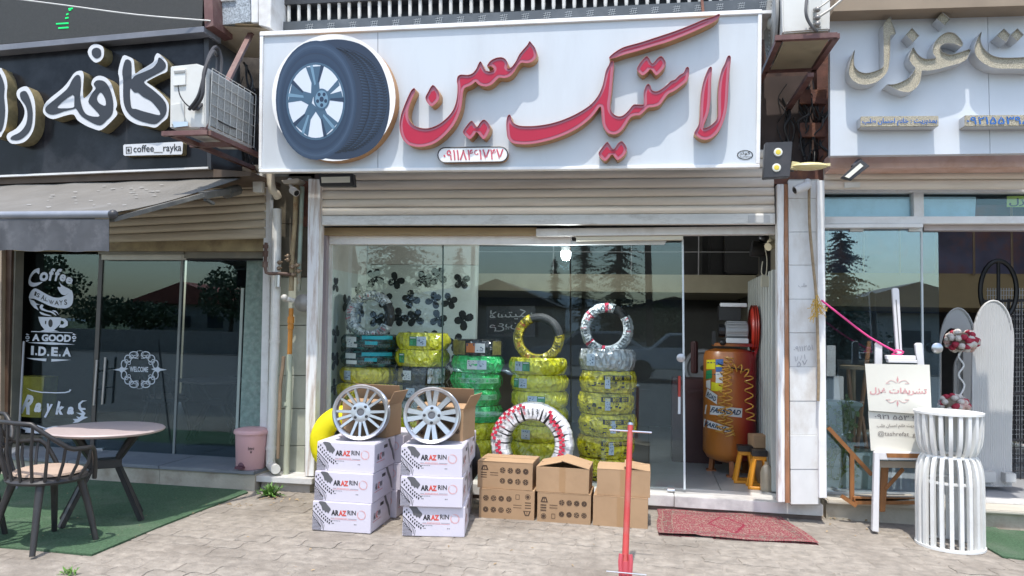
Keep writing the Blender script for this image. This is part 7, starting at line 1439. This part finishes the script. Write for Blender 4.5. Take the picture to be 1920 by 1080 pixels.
def bouquet(label, x, y, Y, r, seed):
    t = thing('flower_ball', label, 'flower ball', P(x, y+r/2, Y), group='paper flower balls'); q = random.Random(seed); c = P(x, y, Y); rr_ = r*Y/FPX
    ms = [M('white_petal', (.6, .56, .52), .7), M('red_petal', (.36, .02, .05), .6), M('pink_petal', (.55, .36, .32), .7)]
    for k in range(64):
        a = q.uniform(0, 6.28); e = math.asin(q.uniform(-1, 1)); d = V((math.cos(a)*math.cos(e), math.sin(a)*math.cos(e), math.sin(e)*.75)); p = c+d*rr_*.8; m = MB(); s_ = rr_*.32
        for j in range(6): b = j*1.047; u = d.cross(V((.3, .2, 1))).normalized(); w = d.cross(u); o = (u*math.cos(b)+w*math.sin(b))*s_*.55; m.add([p, p+o*1.0+w*0+d*s_*.25+(u*math.cos(b+.7)+w*math.sin(b+.7))*s_*.25, p+o*1.25+d*s_*.2, p+o*1.0+d*s_*.25-(u*math.cos(b+.7)+w*math.sin(b+.7))*s_*.1], [(0, 1, 2, 3)])
        m.ball(p+d*s_*.1, s_*.7, 5, sq=(1, 1, .85)); part('flower', m, ms[0 if k % 3 == 0 else (1 if k % 3 == 1 else q.choice((0, 2)))], t)
    m = MB(); m.ball(c, rr_*.72, 8, sq=(1, 1, .8)); part('core', m, M('flower_core', (.2, .16, .12), .8), t)
bouquet('upper red and white flower ball on the wavy stand', 1803, 640, 6.9, 27, 1); bouquet('lower red and white flower ball under the wavy stem', 1787, 760, 6.85, 26, 2)
m = MB(); m.tube([V(q) for q in spline([tuple(P(*t, 6.88)) for t in ((1806, 655), (1797, 668), (1807, 685), (1797, 703), (1808, 722), (1800, 742))], 5, False)], .008, 6); single('wavy_stem', m, WS, 'white wavy stem between the two flower balls', 'stem', smooth=True)
# left of the right shop's window: column vase, potted climber, wooden trestle
PGR = M('pale_green_vase', (.40, .48, .42), .4, var=.08); m = MB(); q = P(1565, 925, 6.75)
m.box((q.x, q.y, .24), (.22, .22, .2)); m.box((q.x, q.y, .5), (.18, .18, .36)); m.prism([V((q.x-.09, q.y-.09, .68)), V((q.x+.09, q.y-.09, .68)), V((q.x+.18, q.y-.14, .86)), V((q.x-.18, q.y-.14, .86))], (0, .26, 0)); m.box((q.x, q.y, .87), (.38, .3, .03))
single('column_vase', m, PGR, 'pale green pedestal planter behind the left glass of the right shop', 'planter', bev=.006)
q2 = P(1625, 915, 6.75); m = MB(); m.box((q2.x, q2.y, .31), (.28, .2, .34)); single('glass_trough', m, M('green_glass_block', (.3, .38, .32), .2, var=.1), 'pale green glass trough on the floor behind the easel legs', 'trough', bev=.008)
cl = thing('climbing_plant', 'trailing green climber hanging over the pale green pedestal planter', 'plant', P(1580, 760, 6.6)); m = MB(); mv = MB(); q3 = random.Random(8)
for k in range(9):
    x = q3.uniform(1552, 1608); pts = [V((0, 0, 0))]; y = q3.uniform(735, 790); L = []
    for j in range(6): L.append(tuple(P(x+q3.uniform(-9, 9), y+j*q3.uniform(16, 30), 6.58+q3.uniform(-.04, .04))))
    s = [V(p) for p in spline(L, 3, False)]; mv.tube(s, .004, 5)
    for p in s:
        for z in range(2):
            d = V((q3.uniform(-1, 1), q3.uniform(-.6, .6), q3.uniform(-.6, 1))).normalized()*.045; w = d.cross(V((0, 1, 0))).normalized()*.014
            if q3.random() < .55: m.add([p, p+d*.5+w, p+d, p+d*.5-w], [(0, 1, 2, 3)])
part('vine', mv, M('vine_stem', (.2, .22, .08), .6), cl); part('leaves', m, M('climber_leaf', (.13, .2, .04), .5, var=.3), cl)
TRE = thing('wooden_trestle', 'brown wooden bench frame with a slanting brace on the right shop step', 'bench frame', P(1600, 945, 6.3))
for a, b, Y in (((1553, 802), (1634, 890), 6.24), ((1597, 850), (1597, 937), 6.24), ((1578, 930), (1605, 948), 6.2)): m = MB(); m.bar(P(*a, Y), P(*b, Y), .035, .03); part('brace', m, EBR, TRE)
m = MB(); m.px([(1600, 932), (1720, 935), (1722, 946), (1604, 946)], 6.2, .04); part('rail', m, EBR, TRE); a, b = P(1604, 944, 6.2), P(1722, 944, 6.2); m = MB(); m.prism([V((a.x, 6.2, a.z+.02)), V((b.x, 6.2, b.z+.02)), V((b.x, 6.38, b.z+.02)), V((a.x, 6.38, a.z+.02))], (0, 0, .015)); part('board', m, M('grey_plank', (.42, .38, .32), .7), TRE)
for k, (a, b, lab) in enumerate((((1630, 640), (1600, 900), 'brown stick leaning inside the right shop window'), ((1590, 690), (1606, 905), 'second brown stick leaning inside the right shop window'), ((1616, 780), (1634, 900), 'short brown stick behind the easel'))): m = MB(); m.tube([P(*a, 7.0), P(*b, 6.9)], .018, 7); single('wooden_stick', m, EBR, lab, 'stick', smooth=True)
m = MB(); p = P(1600, 692, 7.0); m.tube([p, p+V((0, 0, .03))], .11, 20); m.tube([p, p-V((0, 0, 1.3))], .02, 8); single('bar_stool', m, M('wood_stool', (.3, .2, .1), .5), 'round wooden stool top inside the right shop window', 'stool', smooth=True)
for x0, y0, x1, y1, Y, lab in ((1550, 648, 1567, 706, 7.2, 'white box on a shelf inside the left side of the right shop'), (1562, 706, 1582, 780, 7.3, 'white carton standing inside the right shop behind the planter'), (1840, 885, 1868, 905, 6.9, 'low white plinth under the tall arch panel'), (1886, 888, 1906, 905, 6.9, 'small white plinth beside the tall arch panel')): m = MB(); m.rect(x0, y0, x1, y1, Y, .15); single('white_block', m, M('white_board', (.5, .5, .49), .5), lab, 'block', bev=.004)
# ------------------------------------------------------------------ across the street, seen in the glass
NEED = M('conifer_needles', (.035, .065, .045), .7, var=.4, scale=3); BARK = M('bark', (.08, .06, .045), .9, var=.3)
def conifer(loc, H, Rb, label, seed, n=34):
    q = random.Random(seed); t = thing('conifer_tree', label, 'tree', loc, group='trees across the street'); m = MB(); m.tube([(0, 0, 0), (0, 0, H*.6), (0, 0, H)], [H*.018, H*.011, .01], 8); part('trunk', m, BARK, t, local=True)
    m = MB()
    for k in range(n):
        z0 = H*(.06+.92*(k/n)); nb = q.randint(7, 15)
        for j in range(nb):
            z = z0+q.uniform(-.5, .5)*H/n*1.6; r = Rb*max(1-z/H, 0)**.75+.10; a = q.uniform(0, 6.28); l = r*q.uniform(.45, 1.15); d = V((math.cos(a), math.sin(a), q.uniform(-.35, .25)))
            for s in range(9):
                f = .15+.85*s/8; p = V((0, 0, z))+d*l*f+V((0, 0, -.16*l*f*f))
                for e in range(3):
                    g = V((q.uniform(-1, 1), q.uniform(-1, 1), q.uniform(-1.1, .4))).normalized()*(.10+.13*l*(1.1-f)); w = g.cross(d).normalized()*g.length*.22
                    m.add([p-w, p+g*.6+w*.4, p+g, p+w], [(0, 1, 2, 3)])
    part('crown', m, NEED, t, local=True); return t
def mir(x, y, Yv, X=None): p = P(x, y, Yv); return V((p.x, 2*YG-Yv, 0))
conifer(mir(1160, 520, 34), 9.5, 2.2, 'tall dark conifer across the street', 1); conifer(mir(1095, 520, 40), 8.4, 1.3, 'slim conifer across the street', 2); conifer(mir(745, 520, 26), 9.5, 2.8, 'broad conifer nearest across the street', 3); conifer(mir(1575, 520, 28), 5.4, 2.3, 'conifer opposite the right shop', 4); conifer(mir(1040, 560, 46), 6.0, 1.1, 'small conifer behind the opposite houses', 5); conifer(mir(860, 560, 40), 6, 1.3, 'small conifer left of the opposite house', 9)
BUSH = M('broadleaf', (.06, .09, .04), .7, var=.4, scale=2)
def leafy(loc, H, Rr, label, seed):
    q = random.Random(seed); t = thing('broadleaf_tree', label, 'tree', loc, group='trees across the street'); m = MB(); m.tube([(0, 0, 0), (.1, 0, H*.4), (.05, .1, H*.7)], [H*.03, H*.02, .03], 8)
    for k in range(5): a = k*1.25; m.tube([(.08, 0, H*.38), (math.cos(a)*Rr*.5, math.sin(a)*Rr*.5, H*.65)], [.06, .02], 6)
    part('trunk', m, BARK, t, local=True); m = MB()
    for k in range(1500):
        a = q.uniform(0, 6.28); u = q.uniform(-1, 1); r = q.random()**.4; c = V((Rr*r*math.cos(a)*math.sqrt(1-u*u), Rr*r*math.sin(a)*math.sqrt(1-u*u), H*.64+H*.33*r*u)); c += V((math.sin(c.z*3+a*2), math.cos(c.x*3), 0))*.2
        d = V((q.uniform(-1, 1), q.uniform(-1, 1), q.uniform(-1, 1))).normalized()*.17; w = d.cross(V((q.uniform(-1, 1), 1, .2))).normalized()*.1; m.add([c, c+d*.5+w, c+d, c+d*.5-w], [(0, 1, 2, 3)])
    part('crown', m, BUSH, t, local=True)
for k, (x, Yv, H, r_) in enumerate(((80, 30, 4.6, 1.5), (190, 40, 3.0, 2.0), (270, 42, 2.8, 2.2), (430, 36, 4.6, 1.8), (960, 42, 3.0, 1.6), (1240, 46, 3.2, 2.0), (560, 40, 3.4, 2.0))):
    leafy(mir(x, 560, Yv), H, r_, ['round tree opposite the cafe window', 'low tree opposite the cafe door', 'spreading tree opposite the cafe', 'taller tree opposite the drain pipe', 'low bush tree before the opposite house', 'bushy tree right of the opposite conifers', 'spreading tree opposite the left pillar'][k], 30+k)
HW = M('house_render', (.32, .3, .27), .8, var=.1); RT = M('dark_roof', (.06, .055, .055), .7, var=.2); RTR = M('red_roof', (.3, .08, .05), .7, var=.2); WD = M('house_window', (.05, .06, .07), .2)
def house(loc, w, d, h, rh, label, roof):
    t = thing('house', label, 'house', loc, group='houses across the street'); m = MB(); m.box((0, 0, h/2), (w, d, h)); part('wall', m, HW, t, local=True)
    m = MB(); e = .4; m.prism([V((-w/2-e, d/2+e, h)), V((w/2+e, d/2+e, h)), V((0, d/2+e, h+rh))], (0, -d-2*e, 0)); part('roof', m, roof, t, local=True)
    for x in (-w*.3, 0, w*.3): m = MB(); m.box((x, d/2+.02, h*.55), (w*.14, .06, h*.3)); part('window', m, WD, t, local=True)
house(mir(950, 560, 44), 6.5, 6, 2.7, 1.5, 'low house with dark gable roof opposite the tyre shop', RT); house(mir(390, 590, 48), 8, 6, 2.6, 1.5, 'red roofed house opposite the cafe', RTR); house(mir(1260, 600, 50), 9, 6, 2.4, 1.2, 'long low house with dark roof opposite the door', RT); house(mir(1680, 600, 36), 8, 5, 2.4, 1.3, 'low grey house opposite the right shop', RT)
m = MB(); q = mir(1222, 520, 27); m.tube([q, q+V((-.25, 0, 7.5))], [.14, .1], 8); single('utility_pole', m, BARK, 'leaning utility pole across the street', 'pole'); m = MB(); q = mir(886, 520, 30); m.tube([q, q+V((0, 0, 8))], [.1, .08], 8); single('utility_pole', m, DARK, 'thin straight pole across the street', 'pole')
m = MB(); m.box((0, -17.6, .5), (60, .25, 1.0)); single('low_wall', m, CONC, 'low concrete wall across the street', 'wall')
def car(loc, label, col, rz=0):
    t = thing('parked_car', label, 'car', loc, rz, 'cars parked across the street'); m = MB(); pr = [(-2.1, .35), (-2.15, .7), (-1.9, .88), (-1.1, .95), (-.6, 1.4), (.75, 1.42), (1.35, .98), (2.0, .86), (2.15, .6), (2.1, .35)]; n = len(pr); vs = []
    for s, k in ((-.82, 1), (.82, 1)): vs += [(x, s*(.80 if z > 1.1 else 1), z) for x, z in pr]
    m.add(vs, [(i, (i+1) % n, n+(i+1) % n, n+i) for i in range(n)]+[tuple(range(n)), tuple(range(2*n-1, n-1, -1))]); part('body', m, M('car_'+label.split()[0], col, .25, coat=.8, var=.02), t, local=True, bev=.04, smooth=True)
    m = MB()
    for s in (-1, 1): m.prism([V((-.95, s*.805, .98)), V((1.2, s*.805, 1.0)), V((.68, s*.70, 1.34)), V((-.52, s*.70, 1.33))], (0, s*.012, 0))
    part('window', m, WD, t, local=True)
    for x in (-1.35, 1.35):
        for s in (-1, 1): m = MB(); m.tube([(x, s*.7, .31), (x, s*.86, .31)], .31, 20); part('wheel', m, RUB, t, local=True)
car(mir(1290, 640, 22.5)+V((0, 0, .0)), 'white parked car across the street by the leaning pole', (.6, .6, .6)); car(mir(1120, 640, 23), 'silver parked car across the street', (.35, .36, .37))
def hills():
    m = MB(); n = 70; q = random.Random(2); vs = []
    for i in range(n+1):
        a = R(-75+150*i/n); h = 26+20*math.sin(i*.23+1)+7*math.sin(i*.7)+q.uniform(-2, 2)
        for r_, z in ((560, -2), (700, h*.6), (860, h), (1000, -2)): vs.append((r_*math.sin(a), -r_*math.cos(a), z))
    m.add(vs, [(4*i+j, 4*i+j+1, 4*i+5+j, 4*i+4+j) for i in range(n) for j in range(3)]); single('hills', m, M('hazed_hill', (.16, .2, .23), .95, var=.25, scale=.02), kind='structure', smooth=True)  # air haze is put into the bluish hill colour
hills()
